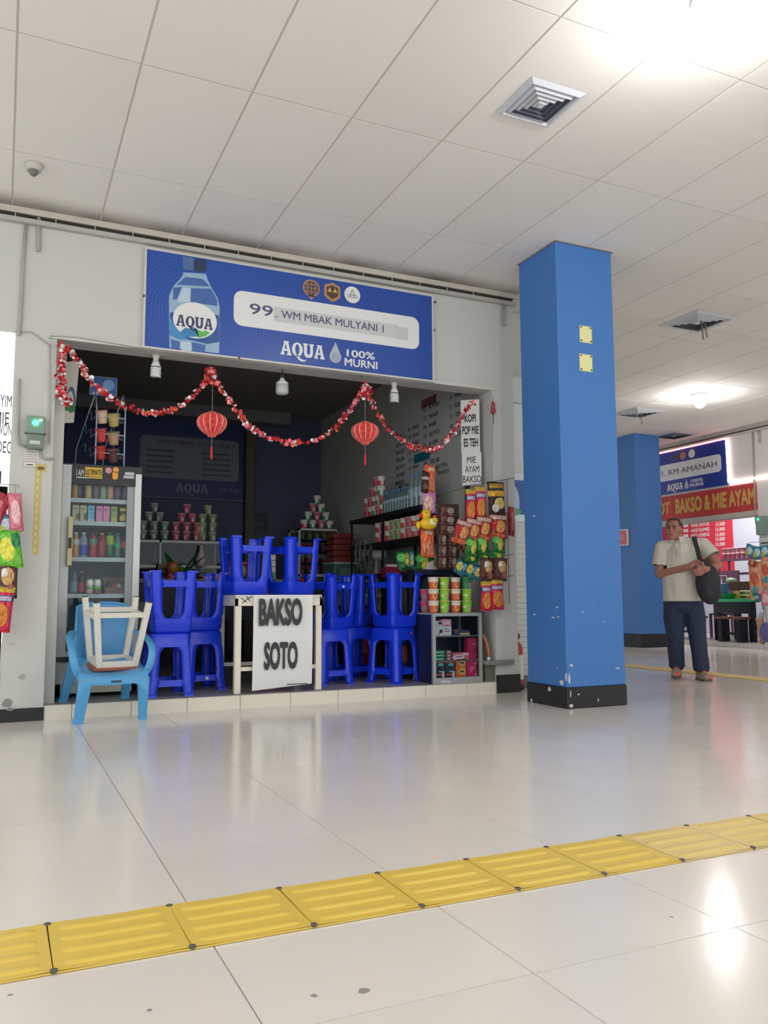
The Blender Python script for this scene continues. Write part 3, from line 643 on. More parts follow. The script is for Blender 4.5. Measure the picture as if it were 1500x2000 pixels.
# white name plate
npl = [S(457, 567), S(818, 620), S(818, 684), S(457, 634)]
x0, x1 = npl[0][0], npl[1][0]; z0, z1 = (npl[2][1]+npl[3][1])/2, (npl[0][1]+npl[1][1])/2
shape([rrect(x0, x1, z0, z1, 0.07)], lw, t, (0, SY-0.0008, 0), X, Z, name='name_plate', raw=True)
a = S(535, 600); b = S(797, 650)
MB().box(a[0], b[0]-0.10, SY-0.0022, SY-0.0016, z0+0.075, z1-0.09).build('grey_patch', mat('patch_grey', (202, 202, 200), 0.5), t)
MB().box(b[0]-0.12, b[0], SY-0.0026, SY-0.0016, z0+0.07, z1-0.105).build('grey_patch', mat('patch_grey_b', (198, 198, 197), 0.5), t)
PUR = mat('sign_letter_purple', (84, 76, 116), 0.5); zm = (z0+z1)/2
a = S(487, 618); b = S(533, 618); text('99', PUR, t, (a[0], SY-0.0016, zm-0.035), X, Z, w=b[0]-a[0], h=0.088, bold=0.01)
a = S(536, 620); text('..', PUR, t, (a[0], SY-0.0028, zm-0.036), X, Z, w=0.028, h=0.012)
a = S(549, 625); b = S(655, 640); c = S(749, 640)
text('WM MBAK MULYANI 1', PUR, t, (a[0], SY-0.0028, zm-0.033), X, Z, w=c[0]-a[0], h=0.064, bold=0.006)
# emblems
EM = [(608, 563), (649, 570), (688, 576)]
og = mat('emblem_bronze', (186, 130, 84), 0.5); dk = mat('emblem_dark', (74, 70, 86), 0.5)
c = S(*EM[0]); shape([circ(c[0], c[1], .073), circ(c[0], c[1], .062)], og, t, (0, SY-0.0008, 0), X, Z, name='emblem_ring', raw=True)
shape([circ(c[0], c[1], .062)], dk, t, (0, SY-0.0006, 0), X, Z, name='emblem_disc', raw=True)
for k in (-.035, 0, .035):
    shape([rrect(c[0]+k-.003, c[0]+k+.003, c[1]-.05, c[1]+.05, .002, 1)], og, t, (0, SY-0.0016, 0), X, Z, name='emblem_line', raw=True)
    shape([rrect(c[0]-.055, c[0]+.055, c[1]+k*.9-.003, c[1]+k*.9+.003, .002, 1)], og, t, (0, SY-0.0016, 0), X, Z, name='emblem_line', raw=True)
shape([[(c[0]-.03, c[1]-.062), (c[0]+.03, c[1]-.062), (c[0], c[1]-.1)]], og, t, (0, SY-0.0008, 0), X, Z, name='emblem_point', raw=True)
c = S(*EM[1]); sh = lambda s: [(c[0]-.07*s, c[1]+.05*s), (c[0], c[1]+.078*s), (c[0]+.07*s, c[1]+.05*s), (c[0]+.07*s, c[1]-.045*s), (c[0], c[1]-.09*s), (c[0]-.07*s, c[1]-.045*s)]
shape([sh(1.0)], og, t, (0, SY-0.0008, 0), X, Z, name='emblem_shield', raw=True); shape([sh(.72)], mat('emblem_brown', (78, 58, 44), 0.5), t, (0, SY-0.0016, 0), X, Z, name='emblem_field', raw=True)
for sx in (-.024, .024): shape([[(c[0]+sx-.02, c[1]-.005), (c[0]+sx, c[1]+.035), (c[0]+sx+.02, c[1]-.005)]], mat('emblem_gold', (206, 166, 90), 0.4), t, (0, SY-0.0024, 0), X, Z, name='emblem_peak', raw=True)
c = S(*EM[2]); shape([circ(c[0], c[1], .072)], lw, t, (0, SY-0.0008, 0), X, Z, name='emblem_disc', raw=True)
gm = mat('emblem_grey_green', (120, 140, 132), 0.5)
shape([[(c[0]-.026, c[1]-.005), (c[0], c[1]+.05), (c[0]+.026, c[1]-.005)], [(c[0]-.016, c[1]), (c[0], c[1]+.034), (c[0]+.016, c[1])]], gm, t, (0, SY-0.0016, 0), X, Z, name='emblem_leaf', raw=True)
for sx in (-.032, 0, .032): shape([circ(c[0]+sx, c[1]-.014, .016, n=14), circ(c[0]+sx, c[1]-.014, .011, n=14)], gm, t, (0, SY-0.0016, 0), X, Z, name='emblem_ring', raw=True)
# second logo, drop, 100% MURNI
a = S(548, 692); b = S(634, 700)
aqua(t, (a[0], SY-0.0008, a[1]+0.0), X, Z, b[0]-a[0], 0.115, lw)
c = S(655, 690)
drop = [(c[0], c[1]+.095)]+[(c[0]+.052*math.cos(a), c[1]-.03+.052*math.sin(a)) for a in [math.radians(35-k*250/14) for k in range(15)]]
shape([drop], mat('drop_silver', (176, 186, 200), 0.25), t, (0, SY-0.0008, 0), X, Z, name='water_drop', raw=True)
for r in (.012, .024, .036): shape([circ(c[0]+.004, c[1]-.035, r, n=18), circ(c[0]+.004, c[1]-.035, r-.004, n=18)], mat('drop_ring', (120, 134, 160), 0.3), t, (0, SY-0.0016, 0), X, Z, name='drop_ripple', raw=True)
a = S(677, 692); b = S(732, 697); text('100%', lw, t, (a[0], SY-0.0008, a[1]-0.018), X, Z, w=b[0]-a[0], h=0.062, bold=0.02)
a = S(673, 710); b = S(737, 714); text('MURNI', lw, t, (a[0], SY-0.0008, a[1]-0.018), X, Z, w=b[0]-a[0], h=0.066, bold=0.02)
for px, py in ((281, 578), (850, 590), (848, 645), (467, 699), (707, 735)):
    q = atY(px, py, -.04); MB().tube([(q.x, -.03, q.z), (q.x, -.05, q.z)], .009, 8).build('bolt', SCREW, t)
# ================================================================== garland, lanterns, bulbs
GY = -0.03
def gl_path(pts, n):
    P = [atY(px, py, GY+0.012*math.sin(i)) for i, (px, py) in enumerate(pts)]
    out = []
    for i in range(len(P)-1):
        p0 = P[max(i-1, 0)]; p1 = P[i]; p2 = P[i+1]; p3 = P[min(i+2, len(P)-1)]
        for k in range(n):
            s = k/n
            out.append(0.5*((2*p1)+(-p0+p2)*s+(2*p0-5*p1+4*p2-p3)*s*s+(-p0+3*p1-3*p2+p3)*s**3))
    out.append(P[-1]); return out
FOIL = [mat('foil_red', (214, 40, 44), 0.25, metal=0.3), mat('foil_dark_red', (150, 30, 38), 0.25, metal=0.3), mat('foil_pink', (232, 120, 128), 0.25, metal=0.3), mat('foil_white', (235, 226, 224), 0.25, metal=0.3), mat('foil_orange', (240, 110, 50), 0.25, metal=0.3)]
def garland(name, label, pts, dens=210, spread=0.028, n=8, dsize=0.017):
    path = gl_path(pts, n); b = path[len(path)//2]
    t = thing(name, label, 'garland', (b.x, b.y, b.z), world=True, group=None)
    MB().tube(path, 0.0035, 6).build('wire', FOIL[1], t)
    m = MB(); L = sum((path[i+1]-path[i]).length for i in range(len(path)-1)); N = int(L*dens)
    for k in range(N):
        s = random.random()*(len(path)-1); i = int(s); p = path[i].lerp(path[min(i+1, len(path)-1)], s-i)
        d = Vector((random.gauss(0, 1), random.gauss(0, 1), random.gauss(0, 1))).normalized()
        c = p+d*spread*random.uniform(0.2, 1); r = random.uniform(0.55, 1.15)*dsize
        nrm = Vector((random.gauss(0, 1), random.gauss(0, 1)-1.2, random.gauss(0, 1))).normalized(); a = nrm.orthogonal().normalized(); bb = nrm.cross(a)
        q = 7; ring = [c+(a*math.cos(2*PI*j/q)+bb*math.sin(2*PI*j/q))*r for j in range(q)]
        m.add([c+nrm*r*0.25]+ring, [(0, 1+j, 1+(j+1) % q) for j in range(q)], random.choices(range(5), (32, 16, 26, 26, 5))[0], False)
    o = m.build('foil_petals', FOIL, t); o['kind'] = 'stuff'
    return t
garland('foil_garland', 'red and white foil garland hanging down the left edge of the opening', [(122, 676), (120, 700), (119, 730), (118, 760), (124, 775), (133, 790)], 430, 0.04)
garland('foil_garland', 'red and white foil garland swag draped over the wire cup rack', [(124, 676), (140, 690), (160, 715), (172, 738), (200, 764), (222, 782), (250, 795), (290, 808), (330, 803), (370, 778), (395, 752), (410, 732)])
garland('foil_garland', 'long foil garland swag between the two red lanterns', [(412, 730), (440, 770), (465, 805), (490, 835), (520, 852), (560, 864), (595, 865), (640, 848), (675, 812), (700, 778), (714, 758)])
garland('foil_garland', 'foil garland swag rising to the menu sheets at the right jamb', [(716, 760), (735, 800), (760, 840), (790, 864), (820, 876), (845, 878), (865, 866), (885, 845), (900, 820), (912, 798), (925, 786)])
for nm, lab, px, py in (('garland_knot', 'bunched foil knot above the red lantern by the bulb with the plain globe', 411, 733), ('garland_knot', 'bunched foil knot at the top of the swag above the other red lantern', 715, 764)):
    garland(nm, lab, [(px-4, py+10), (px, py-8), (px+4, py+8)], 900, 0.05)
def lantern(px, py, label, wpx):
    c = atY(px, py, -0.02); s = 240.0; t = thing('paper_lantern', label, 'lantern', (c.x, c.y, c.z), group='red honeycomb lanterns in the opening')
    prof = [(0.0, -.105), (.028, -.098), (.036, -.082), (.075, -.06), (.108, -.02), (.118, .015), (.108, .05), (.075, .078), (.035, .088), (.028, .1), (0, .105)]
    N = 13; nz = 24; m = MB()
    def rad(z):
        for (r0, z0), (r1, z1) in zip(prof, prof[1:]):
            if z0 <= z <= z1: return r0+(r1-r0)*(z-z0)/(z1-z0)
        return 0
    vs = []
    for j in range(nz+1):
        z = -.105+.21*j/nz; r = rad(z)
        for i in range(N*4):
            q = i % 4; ph = (i//4) % 2; wv = .5+.5*math.cos(j*PI/3.0+ph*PI)
            k = (1.0, .97, .66+.2*wv, .97)[q]; da = (0, -.66, 0, .66)[q]
            rr = max(r*k, 0.001); a = 2*PI*(i+da)/(N*4); vs.append((rr*math.cos(a), rr*math.sin(a), z))
    fs = []; ms = []
    for j in range(nz):
        for i in range(N*4):
            fs.append((j*N*4+i, j*N*4+(i+1) % (N*4), (j+1)*N*4+(i+1) % (N*4), (j+1)*N*4+i)); ms.append(1 if i % 4 in (0, 3) else 0)
    m.add(vs, fs, ms); m.build('honeycomb_body', [mat('lantern_red', (222, 76, 70), 0.6), mat('lantern_pink', (238, 168, 158), 0.6)], t)
    MB().tube([(0, 0, .1), (0, 0, .37)], .0022, 5).build('string', mat('grey_string', (150, 148, 150), 0.6), t)
    MB().tube([(0, 0, -.10), (0, 0, -.17)], .002, 5).build('lower_string', mat('grey_string', (150, 148, 150), 0.6), t)
    MB().lathe([(.006, -.17), (.010, -.18), (.008, -.19), (.0105, -.255), (.010, -.27)], 10).build('tassel', mat('tassel_red', (200, 48, 58), 0.6), t)
lantern(414, 829, 'red honeycomb paper lantern with tassel under the foil knot nearer the fridge', 56)
lantern(713, 846, 'red honeycomb paper lantern with tassel under the foil knot nearer the menu board', 52)
c = atY(963, 797, -0.02); t = thing('paper_lantern', 'small folded red lantern ornament on the pillar right of the menu sheets', 'lantern', (c.x, c.y, c.z))
MB().lathe([(.006, .06), (.018, .045), (.02, 0), (.026, -.035), (.012, -.055)], 8, smooth=False).build('body', mat('ornament_red', (170, 60, 66), 0.5), t)
MB().tube([(0, 0, -.055), (0, 0, -.15)], .004, 5).build('tassel', mat('ornament_cord', (70, 66, 60), 0.6), t)
MB().tube([(0, 0, .06), (0, 0.012, .12)], .0015, 5).build('hook_thread', mat('ornament_cord', (70, 66, 60), 0.6), t)
# bulbs
def spiral(px, py, label):
    c = atY(px, py, 0.12); t = thing('spiral_bulb', label, 'bulb', (c.x, c.y, OPZ), group=None); d = c.z-OPZ
    MB().lathe([(.03, 0), (.03, -.012), (.022, -.02), (.022, -.05)], 14).build('socket', mat('bulb_socket', (210, 208, 200), 0.5), t)
    MB().lathe([(.022, -.045), (.034, -.075), (.036, -.09)], 14).build('ballast', mat('bulb_ballast', (225, 225, 220), 0.4), t)
    pts = [(.034*math.cos(a), .034*math.sin(a), -.095-.075*k/60) for k, a in [(k, 2*PI*5*k/60) for k in range(61)]]
    MB().tube(pts, .0075, 6).build('coil', mat('bulb_coil', (228, 230, 226), 0.3), t)
spiral(304, 726, 'white spiral energy bulb under the lintel above the fridge'); spiral(770, 778, 'white spiral energy bulb under the lintel beside the menu board')
c = atY(551, 768, 0.1); t = thing('led_bulb', 'large white bulb with a rounded cylinder globe under the middle of the lintel', 'bulb', (c.x, c.y, OPZ))
MB().tube([(0, 0, 0), (.004, 0, -.03), (0, 0, -.05)], .004, 6).build('cord', INK, t)
MB().lathe([(.016, -.045), (.018, -.075)], 12).build('socket', mat('socket_black', (40, 40, 42), 0.5), t)
MB().lathe([(.018, -.075), (.02, -.09), (.05, -.115), (.052, -.13)], 16).build('neck', mat('bulb_neck', (214, 214, 210), 0.4), t)
MB().lathe([(.052, -.13), (.053, -.19), (.046, -.207), (.02, -.215), (.002, -.216)], 18).build('globe', mat('bulb_globe', (190, 192, 190), 0.2), t)
# ================================================================== blue stools
SB = mat('stool_blue', (20, 58, 220), 0.26, spec=0.5); H = 0.47; WB = 0.172; WT = 0.144
def stool_parts():
    """meshes of one moulded stool standing on its feet"""
    seat = MB()
    def sq(h, z, r, n=4): return [(x, y, z) for x, y in rrect(-h, h, -h, h, r, n)]
    rings = [sq(WT+.004, H-.105, .03), sq(WT-.0, H-.02, .032), sq(WT-.006, H-.006, .032), sq(WT-.018, H, .028), sq(.05, H-.003, .02), sq(.03, H-.003, .012)]
    n = len(rings[0]); vs = [p for r in rings for p in r]
    fs = [(i*n+j, i*n+(j+1) % n, (i+1)*n+(j+1) % n, (i+1)*n+j) for i in range(len(rings)-1) for j in range(n)]
    seat.add(vs, fs, 0, True); seat.add(rings[-1], [list(range(n))])
    inner = [sq(WT-.001, H-.105, .028), sq(WT-.006, H-.03, .03), sq(.03, H-.02, .01)]
    vs = [p for r in inner for p in r]
    seat.add(vs, [(i*n+j, i*n+(j+1) % n, (i+1)*n+(j+1) % n, (i+1)*n+j) for i in range(2) for j in range(n)]+[list(range(2*n, 3*n))], 0, True)
    seat.add(rings[0]+inner[0], [(j, (j+1) % n, n+(j+1) % n, n+j) for j in range(n)])
    # corner leg: rounded L section whose flanges widen to make round window corners
    leg = MB(); lev = []
    for k in range(17):
        z = (H-.06)*k/16; f = z/H; h = WB+(WT-WB)*f; fl = .074
        if z > H-.16: q = (z-(H-.16))/.07; fl += .045*min(1, max(0, q))**2.2
        if .07 < z < .15: fl += .018*(1-abs(z-.105)/.045)**2 if abs(z-.105) < .045 else 0
        if z > H-.118: h -= .006
        lev.append((z, h, fl))
    th = .006; ring = []
    for z, h, fl in lev:
        o = [(h-fl, h), (h-fl*.5, h+.002), (h-.028, h), (h-.012, h-.002), (h-.002, h-.012), (h, h-.028), (h+.002, h-fl*.5), (h, h-fl)]
        i = [(h-th, h-fl), (h-th, h-.03), (h-.012, h-.012), (h-.03, h-th), (h-fl, h-th)]
        ring.append([(x, y, z) for x, y in o+i])
    n = len(ring[0]); vs = [p for r in ring for p in r]
    leg.add(vs, [(i*n+j, i*n+(j+1) % n, (i+1)*n+(j+1) % n, (i+1)*n+j) for i in range(len(ring)-1) for j in range(n)], 0, True)
    leg.add(ring[0], [list(range(n))]); leg.add(ring[-1], [list(range(n))])
    leg.add([(WB-.07, WB+.005, 0), (WB+.005, WB+.005, 0), (WB+.005, WB-.07, 0), (WB-.008, WB-.07, 0), (WB-.008, WB-.008, 0), (WB-.07, WB-.008, 0)]+[(x-.001, y-.001, .016) for x, y in [(WB-.07, WB+.005), (WB+.005, WB+.005), (WB+.005, WB-.07), (WB-.008, WB-.07), (WB-.008, WB-.008), (WB-.07, WB-.008)]],
            [(0, 1, 2, 3, 4, 5), (11, 10, 9, 8, 7, 6)]+[(j, (j+1) % 6, 6+(j+1) % 6, 6+j) for j in range(6)])
    bar = MB(); z0, z1 = .075, .122; h0 = WB+(WT-WB)*z0/H; h1 = WB+(WT-WB)*z1/H
    bar.hexa([(-h0+.05, -h0, z0), (h0-.05, -h0, z0), (h0-.05, -h0+th, z0), (-h0+.05, -h0+th, z0), (-h1+.05, -h1, z1), (h1-.05, -h1, z1), (h1-.05, -h1+th, z1), (-h1+.05, -h1+th, z1)])
    return seat.mesh('seat', SB), leg.mesh('leg', SB, weld=True), bar.mesh('stretcher', SB)
SEAT, LEG, BAR = stool_parts()
def stool(x, y, z, yaw, label, inv=False, tilt=(0, 0), group=None, sticker=None):
    rot = (PI+tilt[0], tilt[1], math.radians(yaw)) if inv else (tilt[0], tilt[1], math.radians(yaw))
    t = thing('plastic_stool', label, 'stool', (x, y, z+(H if inv else 0)), rot=rot, group=group)
    link('seat', SEAT, t)
    for k in range(4):
        link('leg', LEG, t, rot=(0, 0, k*PI/2)); link('stretcher', BAR, t, rot=(0, 0, k*PI/2))
    if sticker:
        k, zz, dx, m = sticker; h = WB+(WT-WB)*zz/H
        MB().box(dx-.012, dx+.012, -h-.0055, -h-.002, zz-.01, zz+.01).build('sticker', m, t, rot=(0, 0, k*PI/2))
    return t
ST_W = mat('sticker_white', (220, 222, 224), 0.5); ST_R = mat('sticker_red', (225, 60, 80), 0.5)
F = 0.1
stool(1.035, .28, F, 2, 'blue plastic stool standing upright right behind the light blue armchair')
stool(1.045, .28, F+H, 3, 'blue plastic stool upside down, its stack nearest the light blue armchair', True)
stool(1.352, .60, F, 8, 'blue plastic stool upright beside the left leg of the banner table', sticker=(0, .097, .01, ST_W))
stool(1.352, .60, F+H, 7, 'blue plastic stool upside down, its stack nearest the left leg of the banner table', True)
TBZ = 0.855
stool(1.665, .36, TBZ, 6, 'blue plastic stool upside down on the banner table, nearer the glass case of cups', True)
stool(2.065, .38, TBZ, 24, 'blue plastic stool upside down on the banner table, turned cornerwise', True)
stool(2.435, .51, F, 10, 'blue plastic stool upright just behind the right leg of the banner table')
stool(2.465, .51, F+H-.004, 26, 'blue plastic stool lying tilted upside down behind the right table leg', True, tilt=(.05, -.06), sticker=(2, .1, .02, ST_W))
stool(2.80, .81, F, 8, 'blue plastic stool upright in the middle of the stacks right of the table')
stool(2.80, .81, F+H, 44, 'blue plastic stool upside down, one corner leg turned outwards, middle stack right of the table', True)
stool(3.015, .40, F, 28, 'blue plastic stool upright with a red sticker, beside the grey glass cabinet', sticker=(0, H-.05, .06, ST_R))
stool(3.03, .40, F+H, 14, 'blue plastic stool upside down on the stack beside the grey glass cabinet', True)
# ================================================================== banner table
CREAM = mat('cream_paint', (232, 224, 206), 0.5, noise=0.06, nscale=12)
t = thing('folding_table', 'cream wooden table holding two upturned stools and a banner', 'table', (1.87, .36, F), world=True)
tx0, tx1, ty0, ty1 = 1.515, 2.225, .07, .66
MB().box(tx0, tx1, ty0, ty1, TBZ-.03, TBZ).build('tabletop', mat('table_top', (206, 208, 202), 0.4), t, bevel=0.004)
ap = MB().box(tx0, tx1, ty0, ty0+.02, TBZ-.085, TBZ-.03).box(tx0, tx1, ty1-.02, ty1, TBZ-.085, TBZ-.03).box(tx0, tx0+.02, ty0, ty1, TBZ-.085, TBZ-.03).box(tx1-.02, tx1, ty0, ty1, TBZ-.085, TBZ-.03).build('apron', CREAM, t)
for k, (a, b) in enumerate(((1.622, .55), (1.64, .65), (1.60, .45))):
    pass
for x in (tx0+.025, tx1-.025):
    for y in (ty0+.03, ty1-.03): MB().box(x-.025, x+.025, y-.025, y+.025, F, TBZ-.085).build('leg', CREAM, t, bevel=0.004, seg=1)
MB().box(tx0+.05, tx1-.05, ty0+.015, ty0+.045, .27, .30).build('stretcher', CREAM, t)
MB().box(tx0+.05, tx1-.05, ty1-.045, ty1-.015, .27, .30).build('stretcher', CREAM, t)
for pts in ([(1.56, .83), (1.60, .795)], [(1.60, .845), (1.63, .80)], [(1.565, .79), (1.64, .845)]):
    MB().tube([(pts[0][0], ty0-.001, pts[0][1]), (pts[1][0], ty0-.001, pts[1][1])], .003, 5).build('drawn_line', INK, t)
text('M', INK, t, (2.205, ty0-.001, .80), X, Z, w=.035, h=.045)
# banner hung on its front
t = thing('paper_banner', 'white paper banner reading BAKSO SOTO hung on the front of the table', 'banner', (1.9, .05, .14), world=True)
B = [atY(490, 1162, .045), atY(607, 1162, .045), atY(606, 1340, .04), atY(488, 1349, .04)]
x0, x1 = 1.658, 2.145
def bfn(u, v):
    zz = TBZ-.001-v*(.735-.035*u); bul = .006*math.sin(u*PI)*math.sin(v*PI*2.2)
    fold = .008*math.exp(-((v-.49)/.012)**2)
    return (x0-.006+(x1-x0)*u-.004*v, .055-.012*math.sin(v*PI)*0.6+bul-fold*0.6, zz)
MB().grid(bfn, 8, 40).build('sheet', mat('banner_paper', (228, 230, 226), 0.65), t)
def on_b(px, py): return atY(px, py, .04)
INKB = mat('banner_ink', (52, 53, 54), 0.6)
a = on_b(505, 1223); b = on_b(590, 1222); text('BAKSO', INKB, t, (a.x, .033, a.z), X, Z, w=b.x-a.x, h=.215, bold=.045, space=.98, thick=.002)
a = on_b(515, 1309); b = on_b(581, 1308); text('SOTO', INKB, t, (a.x, .035, a.z), X, Z, w=b.x-a.x, h=.215, bold=.045, space=.98, thick=.002)
a = on_b(560, 1337); MB().box(a.x, a.x+.17, .037, .040, a.z-.002, a.z+.004).build('small_print', INK, t)
# ================================================================== light blue armchair
CB = mat('chair_light_blue', (84, 160, 212), 0.36); 
t = thing('plastic_armchair', 'light blue woven-pattern plastic armchair with its back legs up on the step', 'chair', (.575, -.27, 0), rot=(math.radians(12.0), 0, math.radians(4.5)))
CHAIR = t
# local frame: front feet line at y=0, x centre 0, z up; back feet y=.47 ; the whole chair leans forward off the step
def cleg(xa, ya, xb, yb, zb, w0, w1):
    m = MB()
    m.hexa([(xa-w0/2, ya-.022, 0), (xa+w0/2, ya-.022, 0), (xa+w0/2, ya+.022, 0), (xa-w0/2, ya+.022, 0), (xb-w1/2, yb-.026, zb), (xb+w1/2, yb-.026, zb), (xb+w1/2, yb+.026, zb), (xb-w1/2, yb+.026, zb)])
    m.box(xa-w0/2-.004, xa+w0/2+.004, ya-.026, ya+.026, 0, .022)
    return m
cleg(-.212, 0, -.178, .012, .30, .058, .088).build('leg', CB, t, bevel=.006)
cleg(.212, 0, .200, .012, .30, .048, .08).build('leg', CB, t, bevel=.006)
cleg(-.245, .47, -.19, .40, .34, .055, .075).build('leg', CB, t, bevel=.006)
cleg(.185, .47, .19, .40, .34, .055, .075).build('leg', CB, t, bevel=.006)
m = MB(); NU = 24
def top(u, v): return (-.228+.456*u, -.014+.45*v, .352-.034*math.sin(PI*u)**.8*(1-.3*v)-.02*math.sin(PI*v))
m.grid(top, NU, 10)
vs = []
for i in range(NU+1):
    u = i/NU; p = top(u, 0); a = abs(2*u-1); low = .258+.008*a if a < .58 else .2626-.115*((a-.58)/.42)**2.0
    vs += [p, (p[0], p[1]-.004, low)]
m.add(vs, [(2*i, 2*i+1, 2*i+3, 2*i+2) for i in range(NU)], 0, True)
for s in (0, 1):
    vs = []
    for j in range(11):
        p = top(s, j/10); vs += [p, (p[0], p[1], .29)]
    m.add(vs, [(2*j, 2*j+1, 2*j+3, 2*j+2) for j in range(10)], 0, True)
m.box(-.22, .22, 0, .43, .285, .292)
so = m.build('seat', CB, t, weld=True)
shape([rrect(-.035, .035, -.007, .007, .006)], mat('chair_slot', (46, 78, 110), 0.6), so, (.015, -.0195, .283), X, Z, name='slot', raw=True)
m = MB()
def back(u, v):
    x = (-.20+.40*u)*(1-.10*v); c = math.sin(PI*u)
    return (x, .42+.05*c+.10*v-.02*math.sin(PI*v), .33+.365*v-.02*(2*u-1)**6)
BW = mat('chair_weave', (78, 152, 208), 0.4)
nt = BW.node_tree; bb = nt.nodes['Principled BSDF']; tc = nt.nodes.new('ShaderNodeTexCoord'); ck = nt.nodes.new('ShaderNodeTexChecker'); ck.inputs['Scale'].default_value = 130
ck.inputs['Color1'].default_value = lin((92, 166, 216)); ck.inputs['Color2'].default_value = lin((70, 138, 198))
nt.links.new(tc.outputs['Object'], ck.inputs['Vector']); nt.links.new(ck.outputs['Color'], bb.inputs['Base Color'])
m.grid(back, 20, 20)
m.add([(p[0], p[1]+.008, p[2]) for p in [back(i/20, j/20) for j in range(21) for i in range(21)]], [(j*21+i, j*21+i+21, j*21+i+22, j*21+i+1) for j in range(20) for i in range(20)], 0, True)
m.build('backrest', BW, t)
rim = MB(); pts = [back(0, v/8) for v in range(9)]+[back(u/10, 1) for u in range(1, 11)]+[back(1, 1-v/8) for v in range(1, 9)]
rim.tube([(p[0], p[1]+.004, p[2]) for p in pts], .011, 8).build('back_rim', CB, t)
for s in (-1, 1):
    pts = [(.185*s, .50, .505), (.222*s, .43, .512), (.252*s, .31, .512), (.264*s, .17, .50), (.265*s, .095, .475), (.258*s, .055, .425), (.244*s, .04, .37), (.226*s, .04, .325)]
    a = MB(); n = len(pts); P = []
    for i in range(n-1):
        p0, p1, p2, p3 = [Vector(pts[min(max(i+k, 0), n-1)]) for k in (-1, 0, 1, 2)]
        for k in range(4):
            q = k/4; P.append(0.5*((2*p1)+(-p0+p2)*q+(2*p0-5*p1+4*p2-p3)*q*q+(-p0+3*p1-3*p2+p3)*q**3))
    P.append(Vector(pts[-1]))
    vs = []
    for i, p in enumerate(P):
        tg = (P[min(i+1, len(P)-1)]-P[max(i-1, 0)]).normalized(); side = Vector((s, 0, 0)); side = (side-tg*side.dot(tg)).normalized(); nn = tg.cross(side)
        for ax, ay in ((-.022, -.009), (.022, -.009), (.026, .0), (.022, .009), (-.022, .009), (-.026, 0)): vs.append(p+side*ax+nn*ay)
    a.add(vs, [(i*6+j, i*6+(j+1) % 6, (i+1)*6+(j+1) % 6, (i+1)*6+j) for i in range(len(P)-1) for j in range(6)], 0, True)
    a.build('armrest', CB, t)
# white wooden stool upside down on the chair
t = thing('wooden_stool', 'white wooden stool turned upside down on the light blue armchair', 'stool', (.60, -.055, .352), rot=(math.radians(8), 0, math.radians(10)))
WP = mat('chipped_white_paint', (226, 222, 208), 0.55, noise=0.08, nscale=14)
MB().box(-.172, .172, -.15, .15, 0, .02).build('seat', mat('seat_brown', (150, 84, 58), 0.5), t, bevel=.006)
MB().box(-.14, .14, -.125, -.103, .02, .06).box(-.14, .14, .103, .125, .02, .06).box(-.14, -.118, -.125, .125, .02, .06).box(.118, .14, -.125, .125, .02, .06).build('apron', WP, t)
for sx in (-1, 1):
    for sy in (-1, 1):
        lg = MB().bar((sx*.124, sy*.112, .02), (sx*.182, sy*.145, .475), .038, .038, up=(0, 1, 0)).build('leg', WP, t, bevel=.003, seg=1)
        MB().bar((sx*.1819, sy*.1449, .472), (sx*.1823, sy*.1451, .478), .035, .035, up=(0, 1, 0)).build('foot_wear', mat('worn_foot', (70, 62, 52), 0.8), lg)
for sy in (-1, 1): MB().bar((-.17, sy*.139, .385), (.17, sy*.139, .385), .02, .034).build('stretcher', WP, t)
for sx in (-1, 1): MB().bar((sx*.171, -.135, .37), (sx*.171, .135, .37), .02, .034).build('stretcher', WP, t)
# ================================================================== display fridge
FRY = 0.40; fx0, fx1 = .255, .835; fz0, fz1 = .1, 1.855; FB = .98
FW = mat('fridge_white', (218, 222, 220), 0.4); FD = mat('fridge_black', (26, 28, 34), 0.4); FI = mat('fridge_inside', (120, 132, 146), 0.5)
t = thing('display_fridge', 'tall white drinks fridge with a glass door, black header and filled shelves', 'fridge', ((fx0+fx1)/2, .67, F), world=True)
MB().box(fx0+.01, fx0+.035, FRY+.03, FB, fz0+.05, fz1).box(fx1-.035, fx1-.01, FRY+.03, FB, fz0+.05, fz1).box(fx0+.01, fx1-.01, FB-.03, FB, fz0+.05, fz1).box(fx0+.01, fx1-.01, FRY+.03, FB, fz1-.03, fz1).box(fx0+.01, fx1-.01, FRY+.03, FB, .14, .44).build('cabinet', FW, t)
MB().box(fx0+.036, fx1-.036, FB-.036, FB-.031, .44, fz1-.03).build('inner_back', FI, t)
hd = MB().box(fx0, fx1, FRY, FRY+.03, 1.70, fz1).build('header', FD, t)
dr = MB().box(fx0, fx0+.062, FRY, FRY+.03, .40, 1.70).box(fx1-.05, fx1, FRY, FRY+.03, .40, 1.70).box(fx0+.062, fx1-.05, FRY, FRY+.03, .40, .44).box(fx1-.105, fx1-.052, FRY+.012, FRY+.028, .44, 1.70, 1).build('door', [FW, mat('door_inner_grey', (150, 158, 158), 0.4)], t)
MB().box(fx0, fx0+.062, FRY-.002, FRY+.03, 1.70, 1.845).build('corner_cover', FW, t); MB().box(fx1-.045, fx1, FRY-.002, FRY+.03, 1.70, 1.80).build('corner_cover', FW, t)
MB().box(fx0+.062, fx1-.05, FRY+.014, FRY+.018, .44, 1.70).build('glass_pane', glass_mat('fridge_glass', (240, 245, 246), .1), dr)
a = atY(133, 1105, FRY-.02); b = atY(140, 1009, FRY-.02)
hb = MB().box(a.x-.012, a.x+.024, FRY-.035, FRY, a.z, b.z).build('handle', mat('handle_cream', (216, 200, 160), 0.45), dr, bevel=.005)
